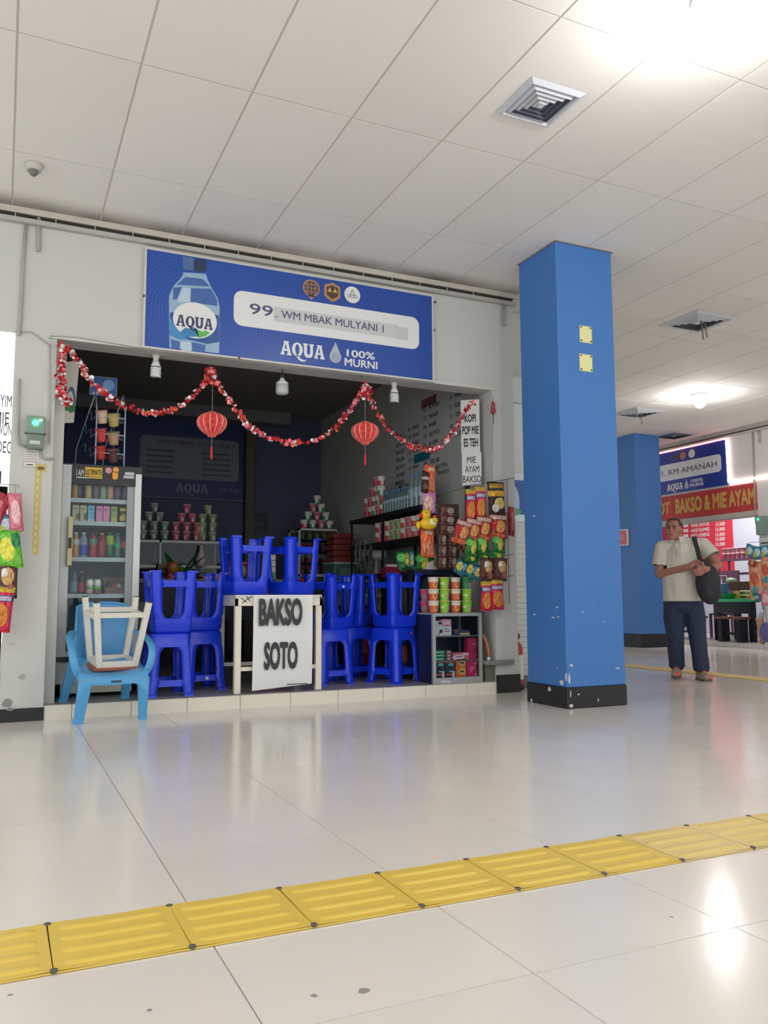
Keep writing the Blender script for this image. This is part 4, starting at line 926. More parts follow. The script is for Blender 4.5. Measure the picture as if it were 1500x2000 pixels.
MB().box(a.x-.006, a.x+.018, FRY-.0365, FRY-.034, a.z+.13, a.z+.21).build('handle_recess', mat('handle_dark', (70, 60, 48), 0.6), hb)
MB().box(fx0, fx1, FRY, FRY+.04, .36, .40).build('black_rail', FD, t)
MB().box(fx0+.0, fx0+.035, FRY, FRY+.05, .13, .36).box(fx1-.035, fx1, FRY, FRY+.05, .13, .36).box(fx0, fx1, FRY, FRY+.05, .13, .2).build('plinth', mat('plinth_cream', (206, 206, 190), 0.5), t)
for x in (fx0+.06, fx1-.06):
    for y in (FRY+.08, FB-.08): MB().tube([(x, y, F), (x, y, .15)], .018, 8).build('foot', FD, t)
SHY = FRY+.04
SHZ = [atY(200, py, SHY).z for py in (974, 1018, 1088, 1159)]
for z in SHZ: MB().box(fx0+.04, fx1-.04, SHY, FB-.04, z-.035, z-.003).build('shelf', mat('fridge_shelf', (200, 206, 208), 0.4), t)
# header print
def HX(px, py): return atY(px, py, FRY)
YEL = mat('header_yellow', (222, 184, 52), 0.5)
a = HX(149, 929); b = HX(164, 915); text('I AM', PAPER, hd, (a.x, FRY-.002, a.z), X, Z, w=b.x-a.x, h=.05, bold=.01)
a = HX(166, 930); b = HX(200, 914); MB().box(a.x, b.x, FRY-.002, FRY, a.z, b.z).build('header_patch', YEL, hd)
text('ULTIMATE', INK, hd, (a.x+.005, FRY-.004, a.z+.01), X, Z, w=b.x-a.x-.01, h=.044, bold=.01)
a = HX(149, 933); b = HX(174, 931); MB().box(a.x, b.x, FRY-.002, FRY, a.z, a.z+.008).build('header_line', PAPER, hd)
a = HX(174, 934); b = HX(200, 931); MB().box(a.x, b.x, FRY-.002, FRY, a.z, a.z+.01).build('header_line', YEL, hd)
c = HX(212, 919); shape([circ(0, 0, .024)], mat('header_pink', (214, 150, 150), 0.5), hd, (c.x, FRY-.001, c.z), X, Z, name='header_badge', raw=True)
a = HX(216, 936); b = HX(236, 914)
OR = mat('header_orange', (236, 160, 44), 0.4)
shape([rrect(a.x+.012, b.x-.02, a.z, a.z+.06, .015)], OR, hd, (0, FRY-.001, 0), X, Z, name='header_picture', raw=True); shape([circ((a.x+b.x)/2, a.z+.075, .022)], OR, hd, (0, FRY-.001, 0), X, Z, name='header_picture', raw=True)
a = HX(241, 934); b = HX(262, 923); MB().box(a.x, b.x, FRY-.002, FRY, a.z, a.z+.02).box(a.x+.01, b.x, FRY-.002, FRY, a.z+.025, b.z).build('header_line', mat('header_grey', (190, 192, 196), 0.5), hd)
# bottles
def bottle(x, y, z, h, r, body, cap, label, lab=None, labz=(.3, .62), shoulder=.72, glassy=True, group=None, name='drink_bottle'):
    t = thing(name, label, 'bottle', (x, y, z), group=group)
    MB().lathe([(r*.86, 0), (r, h*.03), (r*.98, h*.3), (r, h*.55), (r*.96, h*shoulder), (r*.45, h*.9), (r*.42, h*.94)], 14).build('body', body, t)
    MB().lathe([(r*.5, h*.93), (r*.52, h*.945), (r*.5, h), (r*.3, h*1.002)], 12).build('cap', cap, t)
    if lab: MB().lathe([(r*1.015, h*labz[0]), (r*1.015, h*labz[1])], 14, cap=False).build('label', lab, t)
    return t
pm = lambda n, c, r=.2: mat(n, c, r)
W1 = lambda px, py, dy=.02: atY(px, py, SHY+.02+dy)
row = [(147, (206, 150, 44), (206, 150, 44), 'orange drink bottle at the hinge-handle end of the top fridge shelf'), (154, (52, 44, 62), (206, 60, 80), 'dark drink bottle with a red cap on the top fridge shelf'),
       (172, (206, 178, 128), (170, 160, 150), 'milky tan drink bottle on the top fridge shelf'), (187, (116, 100, 92), (150, 130, 124), 'brown milk drink bottle on the top fridge shelf'),
       (201, (140, 178, 146), (80, 90, 88), 'pale green drink bottle on the top fridge shelf'), (215, (216, 152, 112), (180, 164, 130), 'peach coloured drink bottle on the top fridge shelf'),
       (229, (88, 88, 102), (60, 62, 70), 'slate grey drink bottle on the top fridge shelf'), (244, (92, 72, 86), (64, 60, 68), 'plum coloured drink bottle at the latch end of the top fridge shelf')]
for i, (px, bc, cc, lab) in enumerate(row):
    q = W1(px, 975); bottle(q.x, q.y, SHZ[0]-.003, .145, .026, pm('b1_%d' % i, bc), pm('b1c_%d' % i, cc), lab)
cart = [(147, (200, 194, 142), 'beige milk carton with a brown patch, first on its fridge shelf', 'b'), (162, (198, 192, 140), 'beige milk carton with a brown patch next to the light blue one', 'b'), (177, (108, 186, 218), 'light blue milk carton in the fridge', 'w'), (193, (232, 140, 188), 'pink milk carton next to the light blue one', 'p'), (207, (234, 142, 190), 'pink milk carton next to the green one', 'p'), (222, (150, 168, 92), 'olive green milk carton in the fridge', 'g'), (239, (72, 58, 36), 'dark brown and yellow milk carton in the fridge', 'y')]
ck = []
for i, (px, c, lab, k) in enumerate(cart):
    q = W1(px, 1018)
    ly = [('r', .2, .8, .72, .82, tuple(int(v*.7) for v in c))]
    if k == 'b': ly += [('e', .8, .3, .3, .22, (120, 98, 66))]
    if k == 'w': ly += [('r', 0, 1, 0, .16, (200, 208, 206))]
    if k == 'g': ly += [('r', 0, 1, 0, .34, (178, 190, 70))]
    if k == 'y': ly += [('r', .05, .95, .78, .97, (222, 184, 50)), ('r', .05, .95, .12, .46, (224, 186, 52)), ('e', .6, .5, .25, .1, (206, 160, 60))]
    m = print_mat('carton_%d' % i, c, ly, .4)
    t = thing('milk_carton', lab, 'carton', (q.x, q.y, SHZ[1]-.003))
    MB().box(-.0245, .0245, -.02, .02, 0, .115 if k == 'y' else .122).build('box', m, t, bevel=.002, seg=1)
    MB().add([(-.022, -.018, .122), (.022, -.018, .122), (.022, .018, .122), (-.022, .018, .122), (-.022, 0, .128), (.022, 0, .128)] if k != 'y' else [(-.022, -.018, .115), (.022, -.018, .115), (.022, .018, .115), (-.022, .018, .115), (-.022, 0, .121), (.022, 0, .121)], [(0, 1, 5, 4), (2, 3, 4, 5), (1, 2, 5), (3, 0, 4)]).build('fold', m, t)
row = [(147, .19, .027, (208, 146, 62), (232, 232, 230), (214, 204, 196), (.5, .72), 'amber tea bottle with a white cap and pale label in the fridge'), (162, .19, .031, (150, 160, 178), (236, 236, 236), (52, 84, 190), (.08, .5), 'clear bottle with a deep blue label and white cap in the fridge'),
       (181, .19, .03, (180, 60, 66), (70, 96, 84), (96, 150, 110), (.52, .76), 'red bottle with a green label in the fridge'), (198, .19, .032, (150, 48, 56), (208, 172, 50), (166, 60, 66), (.1, .7), 'dark red bottle with a yellow cap in the fridge'),
       (214, .195, .03, (30, 110, 70), (26, 130, 70), (150, 186, 60), (.52, .88), 'green bottle with a lime label in the fridge'), (229, .19, .028, (96, 112, 112), (40, 150, 110), (36, 170, 104), (.42, .62), 'clear bottle with an emerald label in the fridge'), (243, .185, .027, (52, 42, 52), (50, 70, 120), (220, 70, 90), (.44, .7), 'dark cola bottle with a pink-red label in the fridge')]
for i, (px, h, r, bc, cc, lc, lz, lab) in enumerate(row):
    q = W1(px, 1088); bottle(q.x, q.y, SHZ[2]-.003, h, r, pm('b3_%d' % i, bc), pm('b3c_%d' % i, cc), lab, pm('b3l_%d' % i, lc, .4), lz)
q = W1(144, 1159, .05); bottle(q.x, q.y, SHZ[3]-.003, .19, .028, pm('b4_0', (88, 106, 122)), pm('b4c0', (70, 90, 110)), 'greyish water bottle on the lowest fridge shelf', pm('b4l0', (140, 160, 176), .4), (.1, .5))
q = W1(159, 1159, .03); bottle(q.x, q.y, SHZ[3]-.003, .17, .027, pm('b4_1', (62, 44, 52)), pm('b4c1', (150, 150, 160)), 'cola bottle with a red label on the lowest fridge shelf', pm('b4l1', (190, 60, 72), .4), (.1, .52))
for k, (px, lab) in enumerate(((175, 'white yoghurt bottle with green band next to the cola on the lowest fridge shelf'), (190, 'white yoghurt bottle with green band next to the torn carton on the lowest fridge shelf'))):
    q = W1(px, 1159, -.02); t = thing('yoghurt_bottle', lab, 'bottle', (q.x, q.y, SHZ[3]-.003))
    MB().lathe([(.024, 0), (.026, .02), (.026, .035)], 14).build('foot_band', pm('yo_pink%d' % k, (214, 176, 176) if k == 0 else (140, 110, 92)), t)
    MB().lathe([(.0262, .035), (.0262, .052)], 14).build('green_band', pm('yo_green', (120, 190, 60)), t)
    MB().lathe([(.026, .052), (.0285, .075), (.027, .1), (.022, .11), (.005, .112)], 14).build('sleeve', pm('yo_white', (216, 220, 212), .35), t)
q = W1(222, 1159, .1)
t = thing('torn_carton', 'open brown carton with crumpled packets on the lowest fridge shelf', 'box', (q.x, q.y, SHZ[3]-.003))
MB().box(-.085, .085, .06, .07, 0, .13).box(-.085, -.075, -.05, .07, 0, .11).box(.075, .085, -.05, .07, 0, .11).box(-.085, .085, -.05, -.04, 0, .05).build('carton', mat('carton_brown', (140, 112, 104), 0.7), t)
for k, c in enumerate(((60, 52, 56), (190, 70, 70), (200, 196, 188), (70, 60, 60))):
    MB().hexa([(-.06+k*.035, -.03, .02), (-.01+k*.035, -.045, .03), (-.0+k*.035, .02, .04), (-.05+k*.035, .04, .03), (-.065+k*.03, -.02, .06), (-.02+k*.03, -.03, .085), (-.01+k*.03, .02, .09), (-.055+k*.03, .03, .07)]).build('packet', pm('tc_%d' % k, c, .4), t)
# wire rack with cups on the fridge
WIRE = mat('white_wire', (176, 186, 198), 0.45)
RZ0 = fz1
t = thing('wire_rack', 'white wire cup rack with a blue header card on top of the fridge', 'rack', (.55, .58, RZ0), world=True)
ry = .46; L = [atY(186, 900, ry), atY(242, 905, ry)]; lx, rx = L[0].x, L[1].x
zt = atY(186, 799, ry).z
by = .88; btop = atY(175, 778, .74).z
fr_ = MB()
for x in (lx, rx):
    fr_.tube([(x, ry, RZ0), (x, ry, zt), (x, .62, btop+.02)], .006, 6); fr_.tube([(x, .62, btop+.02), (x-.11, by, RZ0+.2), (x-.12, by, RZ0)], .005, 6)
fr_.build('frame', WIRE, t)
levels = [atY(215, 885, ry).z, atY(215, 848, ry).z, atY(215, 814, ry).z]
for k, z in enumerate(levels):
    MB().tube([(lx, ry, z+.0), (rx, ry, z-.004)], .004, 6).build('front_bar', WIRE, t)
    s = MB()
    for x in (lx, rx):
        zz = [(ry, z), (ry+.1, z-.02), (ry+.1, z+.05), (ry+.2, z+.03), (ry+.2, z+.1), (ry+.3, z+.08)]
        if k == 2: zz = zz[:4]
        s.tube([(x-.3*(a-ry), a, b) for a, b in zz], .003, 5)
    for yy in (ry+.1, ry+.2):
        s.tube([(lx, yy, z-.02+(yy-ry-.1)*.5), (rx, yy, z-.02+(yy-ry-.1)*.5)], .003, 5)
    s.build('shelf_wires', WIRE, t)
ca = atY(175, 783, .62); cbp = atY(228, 752, .62)
MB().box(ca.x, cbp.x, .618, .624, btop+.0, btop+.155).build('header_card', print_mat('rack_card', (50, 88, 160), [('e', .7, .6, .22, .3, (120, 160, 210)), ('r', .1, .3, .05, .16, (210, 215, 220))], .4), t)
MB().tube([(ca.x, .621, btop), (ca.x, .621, btop+.155), (cbp.x, .621, btop+.155), (cbp.x, .621, btop)], .004, 6).build('card_wire', WIRE, t)
def cup_mesh(nm, lid, band, body, foot, rt=.048, rb=.036, h=.105, split=.55):
    return MB().lathe([(rb, 0), (rb+(rt-rb)*.12, h*.12), (rb+(rt-rb)*split, h*split), (rt*.97, h*.93), (rt*1.04, h*.95), (rt*1.04, h*.985), (rt*.98, h)], 18, [2, 2, 1, 0, 0, 0]).mesh(nm, [lid, band, body])
cupspec = [((200, 816), (196, 150, 134), (222, 188, 170), 'pink and brown'), ((223, 822), (150, 170, 110), (196, 176, 110), 'olive green top'), ((198, 852), (200, 96, 110), (206, 70, 74), 'pink-red middle'), ((223, 858), (120, 150, 120), (180, 150, 120), 'grey green middle'), ((197, 886), (206, 80, 76), (186, 60, 54), 'red lower'), ((222, 892), (150, 110, 110), (96, 62, 60), 'dark brown lower')]
for i, ((px, py), cb_, cl_, nm) in enumerate(cupspec):
    q = atY(px, py, ry+.05); lid = pm('rk_lid%d' % i, cb_, .35)
    o = link('snack_cup', cup_mesh('rk_%d' % i, lid, pm('rk_b%d' % i, tuple(min(255, int(v*1.05)) for v in cl_), .35), pm('rk_c%d' % i, cl_, .35), lid), None, (q.x, q.y, q.z-.045), (math.radians(16), math.radians(-8), 0))
    tag(o, nm+' snack cup in the wire rack on the fridge', 'cup', 'cups in the wire rack')
# hanging poster at the left jamb
t = thing('hanging_poster', 'narrow white poster with a blue and green print hanging at the left jamb', 'poster', (.31, .26, 1.98), world=True)
a = atY(128, 828, .24); b = atY(154, 703, .24)
MB().hexa([(a.x-.03, .225, a.z), (b.x-.018, .265, a.z+.02), (b.x-.018, .267, a.z+.02), (a.x-.03, .227, a.z), (a.x-.02, .225, b.z-.03), (b.x+.008, .265, b.z), (b.x+.008, .267, b.z), (a.x-.02, .227, b.z-.03)]).build('sheet', print_mat('jamb_poster', (196, 192, 182), [('e', .55, .38, .28, .2, (56, 96, 130)), ('e', .5, .36, .2, .15, (196, 192, 182)), ('r', .1, .85, .2, .3, (40, 120, 60))], .6), t)
MB().tube([(b.x-.06, .24, b.z-.02), (b.x-.06, .21, OPZ)], .0015, 4).build('string', mat('grey_string', (150, 148, 150)), t)
# grey carton with vertical letters beside the fridge
t = thing('lettered_carton', 'grey carton panel with stacked letters between the fridge and blue stools', 'box', (.89, .8, F), world=True)
MB().box(.845, 1.01, .62, .9, F, .80).build('panel', mat('carton_grey', (118, 114, 112), 0.7), t)
for ch, py in (('P', 1228), ('R', 1249), ('G', 1273), ('E', 1290)):
    q = atY(273, py, .62); text(ch, INK, t, (q.x-.02, .619, q.z-.03), X, Z, h=.06)
# ================================================================== grey glass cabinet at the right
gx0, gx1, gy0, gy1, gz0, gz1 = 3.205, 3.69, .015, .40, F, .697
ALU = mat('aluminium_frame', (166, 170, 168), 0.4, metal=0.2); CD = mat('cabinet_dark', (44, 48, 58), 0.5)
t = thing('glass_cabinet', 'small grey framed glass cabinet with soap and medicine boxes on the shop step', 'cabinet', ((gx0+gx1)/2, .2, F), world=True)
w = .028
for (a_, b_, c_, d_) in ((gx0, gx0+w, gy0, gy0+w), (gx1-w, gx1, gy0, gy0+w), (gx0, gx0+w, gy1-w, gy1), (gx1-w, gx1, gy1-w, gy1)): MB().box(a_, b_, c_, d_, gz0, gz1).build('post', ALU, t)
MB().box(gx0+w, gx1-w, gy0, gy0+w, gz1-w, gz1).build('rail', ALU, t); MB().box(gx0+w, gx1-w, gy0, gy0+w, gz0, gz0+.05).build('rail', ALU, t)
MB().box(gx0, gx1, gy0+w, gy1, gz1-.012, gz1).build('top', mat('cabinet_top', (176, 180, 178), 0.3), t)
MB().box(gx0+w, gx1-w, gy1-.012, gy1-.004, gz0+.05, gz1-.012).build('back_panel', CD, t); MB().box(gx0+.002, gx0+.006, gy0+w, gy1-w, gz0, gz1-.012).build('side_panel', mat('cabinet_side', (34, 36, 62), 0.3), t); MB().box(gx1-.006, gx1-.002, gy0+w, gy1-w, gz0, gz1-.012).build('side_panel', CD, t)
GZ = [gz0+.05, atY(890, 1289, gy0+.05).z, atY(890, 1241, gy0+.05).z]
MB().box(gx0+.01, gx1-.01, gy0+w, gy1-.012, gz0+.02, gz0+.05).build('bottom', ALU, t)
for z in GZ[1:]: MB().box(gx0+.008, gx1-.008, gy0+w+.004, gy1-.012, z-.012, z).build('shelf', mat('cabinet_shelf', (110, 116, 116), 0.4), t)
MB().box(gx0+w, gx1-w, gy0+.008, gy0+.012, gz0+.05, gz1-w).build('glass_pane', glass_mat('cabinet_glass', (242, 245, 246), .06), t)
q = atY(872, 1331, gy0); MB().box(q.x-.05, q.x+.04, gy0-.001, gy0+.001, gz0+.008, gz0+.028).build('label_strip', mat('strip_pale', (200, 202, 198), 0.5), t)
BY = gy0+.036
def boxat(pxa, pxb, pya, z, d, name, label, cat, m, dy=0, h=None, group=None):
    a = atY(pxa, 1250, BY+dy); b = atY(pxb, 1250, BY+dy); hh = h if h else atY(pxa, pya, BY+dy).z-z
    cx = (a.x+b.x)/2
    return single(MB().box(-(b.x-a.x)/2, (b.x-a.x)/2, 0, d, 0, hh), name, m, label, cat, group, loc=(cx, BY+dy, z), bevel=.002, seg=1)
pk = print_mat
boxat(848, 882, 1222, GZ[2], .12, 'carton_box', 'white face-tissue box with small dark drawings on the top cabinet shelf', 'box', pk('wb1', (222, 222, 220), [('e', .4, .5, .1, .2, (60, 55, 60)), ('e', .3, .25, .06, .12, (214, 110, 110)), ('r', .6, .9, .45, .55, (90, 90, 95)), ('r', .55, .85, .7, .78, (120, 120, 120))], .5), h=.078)
o = boxat(848, 864, 1212, GZ[2]+.078, .1, 'carton_box', 'white small box standing at the back of the face-tissue box', 'box', pk('wb2', (216, 218, 216), [('e', .75, .6, .25, .25, (60, 55, 60)), ('r', .2, .5, .3, .4, (150, 190, 170))], .5), h=.05)
o = boxat(863, 882, 1205, GZ[2]+.078, .1, 'carton_box', 'pink tissue packet lying on the white box in the glass cabinet', 'box', pk('pb1', (228, 160, 172), [('r', .2, .8, .3, .7, (240, 205, 210)), ('r', .3, .7, .1, .2, (200, 60, 70))], .5), h=.062)
boxat(888, 897, 1234, GZ[2], .1, 'packet', 'navy and brown small packet on the top cabinet shelf', 'packet', pk('np1', (60, 66, 110), [('r', 0, 1, .4, 1, (110, 80, 74))], .5), h=.055)
boxat(899, 918, 1232, GZ[2], .1, 'packet', 'yellow packet with a blue one on top in the glass cabinet', 'packet', pk('yp1', (206, 178, 120), [('r', 0, 1, .5, 1, (40, 70, 130))], .5), h=.042)
for k in range(3): boxat(848, 869, 1270, GZ[1]+k*.029, .1, 'soap_box', 'green soap box with white lettering, %s of three in the glass cabinet' % ('lowest', 'middle', 'topmost')[k], 'box', pk('gs', (20, 136, 84), [('r', .15, .85, .35, .65, (190, 225, 205))], .5), h=.028, group='green soap boxes in the cabinet')
for k in range(3): boxat(871, 882, 1270, GZ[1]+k*.028, .09, 'packet', 'small brown and pink packet beside the green soaps, %s of three' % ('lowest', 'middle', 'topmost')[k], 'packet', pk('bp', (150, 96, 96), [('e', .5, .5, .25, .3, (222, 190, 190))], .5), h=.027, group='brown pink packets in the cabinet')
boxat(884, 915, 1268, GZ[1], .08, 'soap_box', 'pink and white flat soap box on the middle cabinet shelf', 'box', pk('pw', (226, 110, 124), [('e', .35, .35, .36, .4, (236, 214, 216)), ('r', .6, 1, .62, .9, (240, 226, 228)), ('r', .2, .6, .42, .52, (120, 30, 60))], .5), h=.062)
boxat(914, 931, 1246, GZ[1], .07, 'packet', 'upright crimson packet on the middle cabinet shelf', 'packet', pk('cr', (206, 56, 98), [('e', .7, .4, .15, .12, (150, 30, 70)), ('r', .5, .9, .7, .74, (235, 160, 180))], .5), dy=.03)
for k, (a, b, l) in enumerate(((849, 868, 'black wash packet with green swirl beside the cabinet frame'), (869, 888, 'black wash packet with green swirl beside the orange packet'))):
    boxat(a, b, 1293, GZ[0], .07, 'wash_packet', l, 'packet', pk('bk', (40, 44, 54), [('e', .55, .55, .4, .3, (60, 90, 90)), ('e', .5, .52, .3, .22, (36, 40, 50)), ('e', .6, .82, .3, .1, (90, 180, 170)), ('r', .1, .7, .12, .24, (206, 96, 60)), ('r', .7, .98, .0, .4, (206, 200, 210)), ('r', 0, 1, .93, 1, (206, 70, 60)), ('r', .4, .7, .36, .44, (150, 190, 220))], .4))
boxat(890, 910, 1287, GZ[0], .07, 'wash_packet', 'orange wash packet with two yellow flowers in the glass cabinet', 'packet', pk('ow', (232, 116, 44), [('e', .6, .76, .32, .17, (214, 190, 120)), ('e', .6, .3, .34, .19, (214, 190, 120)), ('r', .4, .8, .72, .8, (60, 70, 50)), ('r', .4, .8, .25, .33, (60, 70, 50))], .4))
boxat(912, 931, 1287, GZ[0], .07, 'wash_packet', 'deep pink wash packet with a white swirl in the glass cabinet', 'packet', pk('dp', (216, 44, 104), [('e', .75, .82, .3, .14, (240, 160, 180)), ('e', .68, .86, .3, .14, (216, 44, 104)), ('e', .5, .4, .28, .18, (232, 120, 150)), ('e', .8, .2, .26, .16, (240, 170, 190)), ('e', .72, .25, .24, .16, (216, 44, 104))], .4))
# cups on top of the cabinet
CUPW = pm('cup_white', (224, 218, 208), .4)
CO = cup_mesh('noodle_cup', CUPW, pm('cup_cream', (228, 216, 200), .4), print_mat('cup_orange', (204, 96, 50), [('e', .5, .45, .16, .3, (232, 190, 140)), ('e', .5, .45, .1, .2, (190, 80, 40))], .4), CUPW, split=.62)
CG = cup_mesh('noodle_cup', pm('cup_lime_lid', (190, 206, 120), .4), pm('cup_lime', (146, 200, 62), .4), print_mat('cup_lime_b', (140, 196, 56), [('e', .82, .4, .2, .45, (206, 150, 170)), ('e', .2, .6, .14, .22, (206, 226, 160))], .4), CUPW)
CD2 = cup_mesh('noodle_cup', pm('cup_green_lid', (120, 180, 120), .4), pm('cup_green', (56, 150, 90), .4), print_mat('cup_green_b', (52, 146, 86), [('e', .82, .4, .2, .45, (206, 160, 180))], .4), CUPW)
CW = .101
for c in range(4):
    for r in range(3):
        me = CO if c % 2 == 0 else (CD2 if (c == 3 and r == 2) else CG)
        q = atY((846, 867, 889, 911)[c], 1190, gy0+.07)
        o = link('noodle_cup', me, None, (q.x+.004, gy0+.07, gz1+r*CW*1.0), (0, 0, random.uniform(-.3, .3)))
        if me is CO: lab = 'white and orange noodle cup, %s in the column %s' % (('bottom', 'middle', 'top')[r], 'nearest the blue stool' if c == 0 else 'between two green columns')
        elif me is CG: lab = 'lime green noodle cup, %s in the column %s' % (('bottom', 'middle', 'top')[r], 'between two orange columns' if c == 1 else 'under the darker green cup')
        else: lab = 'darker green noodle cup topping its column on the glass cabinet'
        tag(o, lab, 'cup', 'noodle cups on the glass cabinet')
PC = cup_mesh('noodle_cup', pm('cup_pink_lid', (190, 120, 140), .4), pm('cup_pink', (196, 80, 110), .4), pm('cup_pinkb', (150, 110, 120), .4), CUPW)
for r in range(2):
    q = atY(829, 1190, gy0+.2); o = link('noodle_cup', PC, None, (q.x+.02, gy0+.22, gz1+r*CW)); tag(o, '%s pinkish noodle cup half hidden behind the orange cups on the cabinet' % ('lower', 'upper')[r], 'cup', 'pinkish cups behind')
BC = cup_mesh('noodle_cup', pm('cup_brown_lid', (90, 74, 62), .4), pm('cup_brown', (80, 62, 52), .4), pm('cup_brownb', (96, 72, 60), .4), CUPW)
for r in range(3): o = link('noodle_cup', BC, None, (3.655, gy0+.2, gz1+r*CW)); tag(o, 'dark brown cup, %s of its column at the jamb end of the cabinet' % ('bottom', 'middle', 'top')[r], 'cup', 'dark brown cups')
# grey slab ledge, fire extinguisher
t = thing('slab_ledge', 'low grey slab ledge on a mossy block between the cabinet and the pillar', 'ledge', (3.8, .2, F), world=True)
MB().box(3.70, 3.975, -.055, .42, .245, .285).build('slab', mat('slab_grey', (128, 130, 126), 0.5, noise=.12, nscale=14), t, bevel=.008)
MB().box(3.72, 3.815, .02, .40, F, .245).build('block', mat('mossy_block', (104, 108, 92), 0.8, noise=.25, nscale=18), t)
t = thing('orange_hose', 'short orange hose end with a white tip standing on the grey slab ledge', 'hose', (3.745, .02, .285))
MB().tube([(-.03, .02, .22), (-.005, .01, .16), (.01, .0, .09), (.012, 0, .02)], .012, 8).build('hose', mat('hose_orange', (204, 112, 72), 0.5), t); MB().lathe([(.016, 0), (.015, .026)], 10, M=T(.012, 0, 0)).build('tip', PAPER, t)
t = thing('fire_extinguisher', 'small red fire extinguisher with a white label at the foot of the right pillar', 'fire extinguisher', (4.155, .19, 0))
RED = mat('extinguisher_red', (176, 30, 40), 0.3)
MB().lathe([(.055, 0), (.06, .01), (.06, .06), (.06, .36), (.05, .40), (.022, .43), (.02, .46)], 18).build('cylinder', RED, t)
MB().lathe([(.0612, .09), (.0612, .31)], 18, cap=False).build('label', PAPER, t)
MB().box(-.045, -.03, -.062, -.058, .14, .26).build('label_text', INK, t)
hv = MB().hexa([(-.10, -.015, .52), (-.02, -.015, .47), (-.02, .015, .47), (-.10, .015, .52), (-.10, -.012, .53), (-.02, -.012, .485), (-.02, .012, .485), (-.10, .012, .53)]).hexa([(-.1, -.015, .435), (-.02, -.015, .46), (-.02, .015, .46), (-.1, .015, .435), (-.1, -.012, .447), (-.02, -.012, .474), (-.02, .012, .474), (-.1, .012, .447)]).box(-.02, .03, -.02, .02, .45, .5).build('valve_handle', FD, t)
MB().lathe([(.062, .0), (.062, .05)], 18).build('base_ring', FD, t)
# ================================================================== hanging snacks
def pack_mesh(nm, w, h, th, m, seg=10):
    b = MB()
    def f(sd):
        def g(u, v):
            e = (1-(2*u-1)**4)*(1-(2*v-1)**6); wob = .006*math.sin(9*u+5*v)*e
            return (w*(u-.5)*(1-.05*math.sin(PI*v)), sd*(th/2*max(e, 0)**.6+wob*.5)-.0005*sd, h*(v-1)+.004*math.sin(6*u+(0 if sd > 0 else 0)))
        return g
    b.grid(f(-1), seg, seg); b.grid(f(1), seg, seg)
    return b.mesh(nm, m, weld=True)
def foil(nm, base, layers, crinkle=.6): return print_mat(nm, base, layers, .2, crinkle=crinkle*1.6, metal=.2)
PK = {
 'red': foil('pack_red', (206, 36, 70), [('r', 0, 1, .86, 1, (214, 178, 60)), ('r', .0, 1, .66, .8, (70, 60, 120)), ('r', .1, .9, .68, .78, (180, 170, 190)), ('e', .5, .36, .34, .26, (220, 140, 50)), ('e', .5, .36, .28, .21, (206, 124, 40))]),
 'black': foil('pack_black', (50, 38, 34), [('r', .1, .9, .8, .93, (190, 140, 40)), ('r', 0, 1, .56, .72, (222, 170, 40)), ('e', .6, .36, .3, .16, (216, 190, 110)), ('e', .35, .22, .2, .12, (230, 224, 214))]),
 'maroon': foil('pack_maroon', (146, 46, 40), [('r', .05, .95, .78, .94, (206, 170, 160)), ('e', .6, .5, .26, .24, (206, 146, 80)), ('r', .05, .4, .4, .68, (186, 30, 34)), ('e', .4, .12, .5, .12, (200, 92, 60))]),
 'long': foil('pack_long', (176, 52, 62), [('r', .35, .6, .2, .8, (200, 120, 124))]),
 'green': foil('pack_green', (28, 120, 52), [('e', .5, .5, .18, .36, (206, 190, 70)), ('e', .2, .7, .2, .2, (90, 190, 90)), ('e', .8, .3, .14, .18, (30, 60, 30))]),
 'brown': foil('pack_brown', (84, 48, 38), [('e', .55, .6, .28, .24, (206, 160, 100)), ('e', .4, .7, .14, .12, (226, 222, 214)), ('e', .7, .25, .2, .14, (150, 90, 70))]),
 'teal': foil('pack_teal', (30, 110, 116), [('e', .3, .5, .24, .3, (206, 186, 80)), ('e', .75, .6, .24, .24, (110, 180, 220))]),
 'orange': foil('pack_orange', (226, 104, 50), [('r', .1, .9, .1, .55, (206, 120, 84)), ('r', .3, .8, .78, .9, (210, 190, 170))]),
 'pink': foil('pack_pink', (226, 130, 150), [('e', .5, .5, .3, .3, (236, 190, 190))]),
 'choc': foil('pack_choc', (66, 36, 34), [('r', .0, 1, .6, .72, (206, 180, 190)), ('e', .5, .3, .3, .12, (110, 70, 60))]),
 'lilac': foil('pack_lilac', (206, 130, 176), [('e', .4, .45, .34, .34, (222, 178, 160)), ('r', .75, 1, 0, .5, (150, 120, 190))]),
 'lime': foil('pack_lime', (110, 190, 60), [('e', .4, .5, .3, .3, (226, 220, 80)), ('e', .8, .7, .2, .2, (40, 140, 80))]),
 'cocoa': foil('pack_cocoa', (124, 84, 78), [('e', .7, .6, .26, .3, (206, 190, 180)), ('r', .1, .5, .3, .4, (90, 50, 48)), ('r', .55, .95, .15, .25, (180, 160, 150))], .3),
 'peach': foil('pack_peach', (216, 150, 116), [('e', .5, .55, .3, .18, (200, 90, 60)), ('e', .5, .25, .3, .12, (100, 150, 150))]),
 'aqua': foil('pack_aqua', (70, 140, 160), [('e', .5, .5, .3, .3, (190, 220, 230)), ('e', .3, .3, .2, .2, (206, 190, 90))]),
}
PMESH = {}
def pack(px, py, Yp, w, h, kind, label, group=None, rz=0, tilt=0, roll=0, th=.05, name='snack_packet'):
    """hang a packet by its top edge at pixel px,py on plane y=Yp"""
    key = (kind, round(w, 3), round(h, 3))
    if key not in PMESH: PMESH[key] = pack_mesh('pack_'+kind, w, h, th, PK[kind])
    q = atY(px, py, Yp)
    o = link(name, PMESH[key], None, (q.x, Yp, q.z), (tilt, roll, rz)); return tag(o, label, 'snack packet', group)
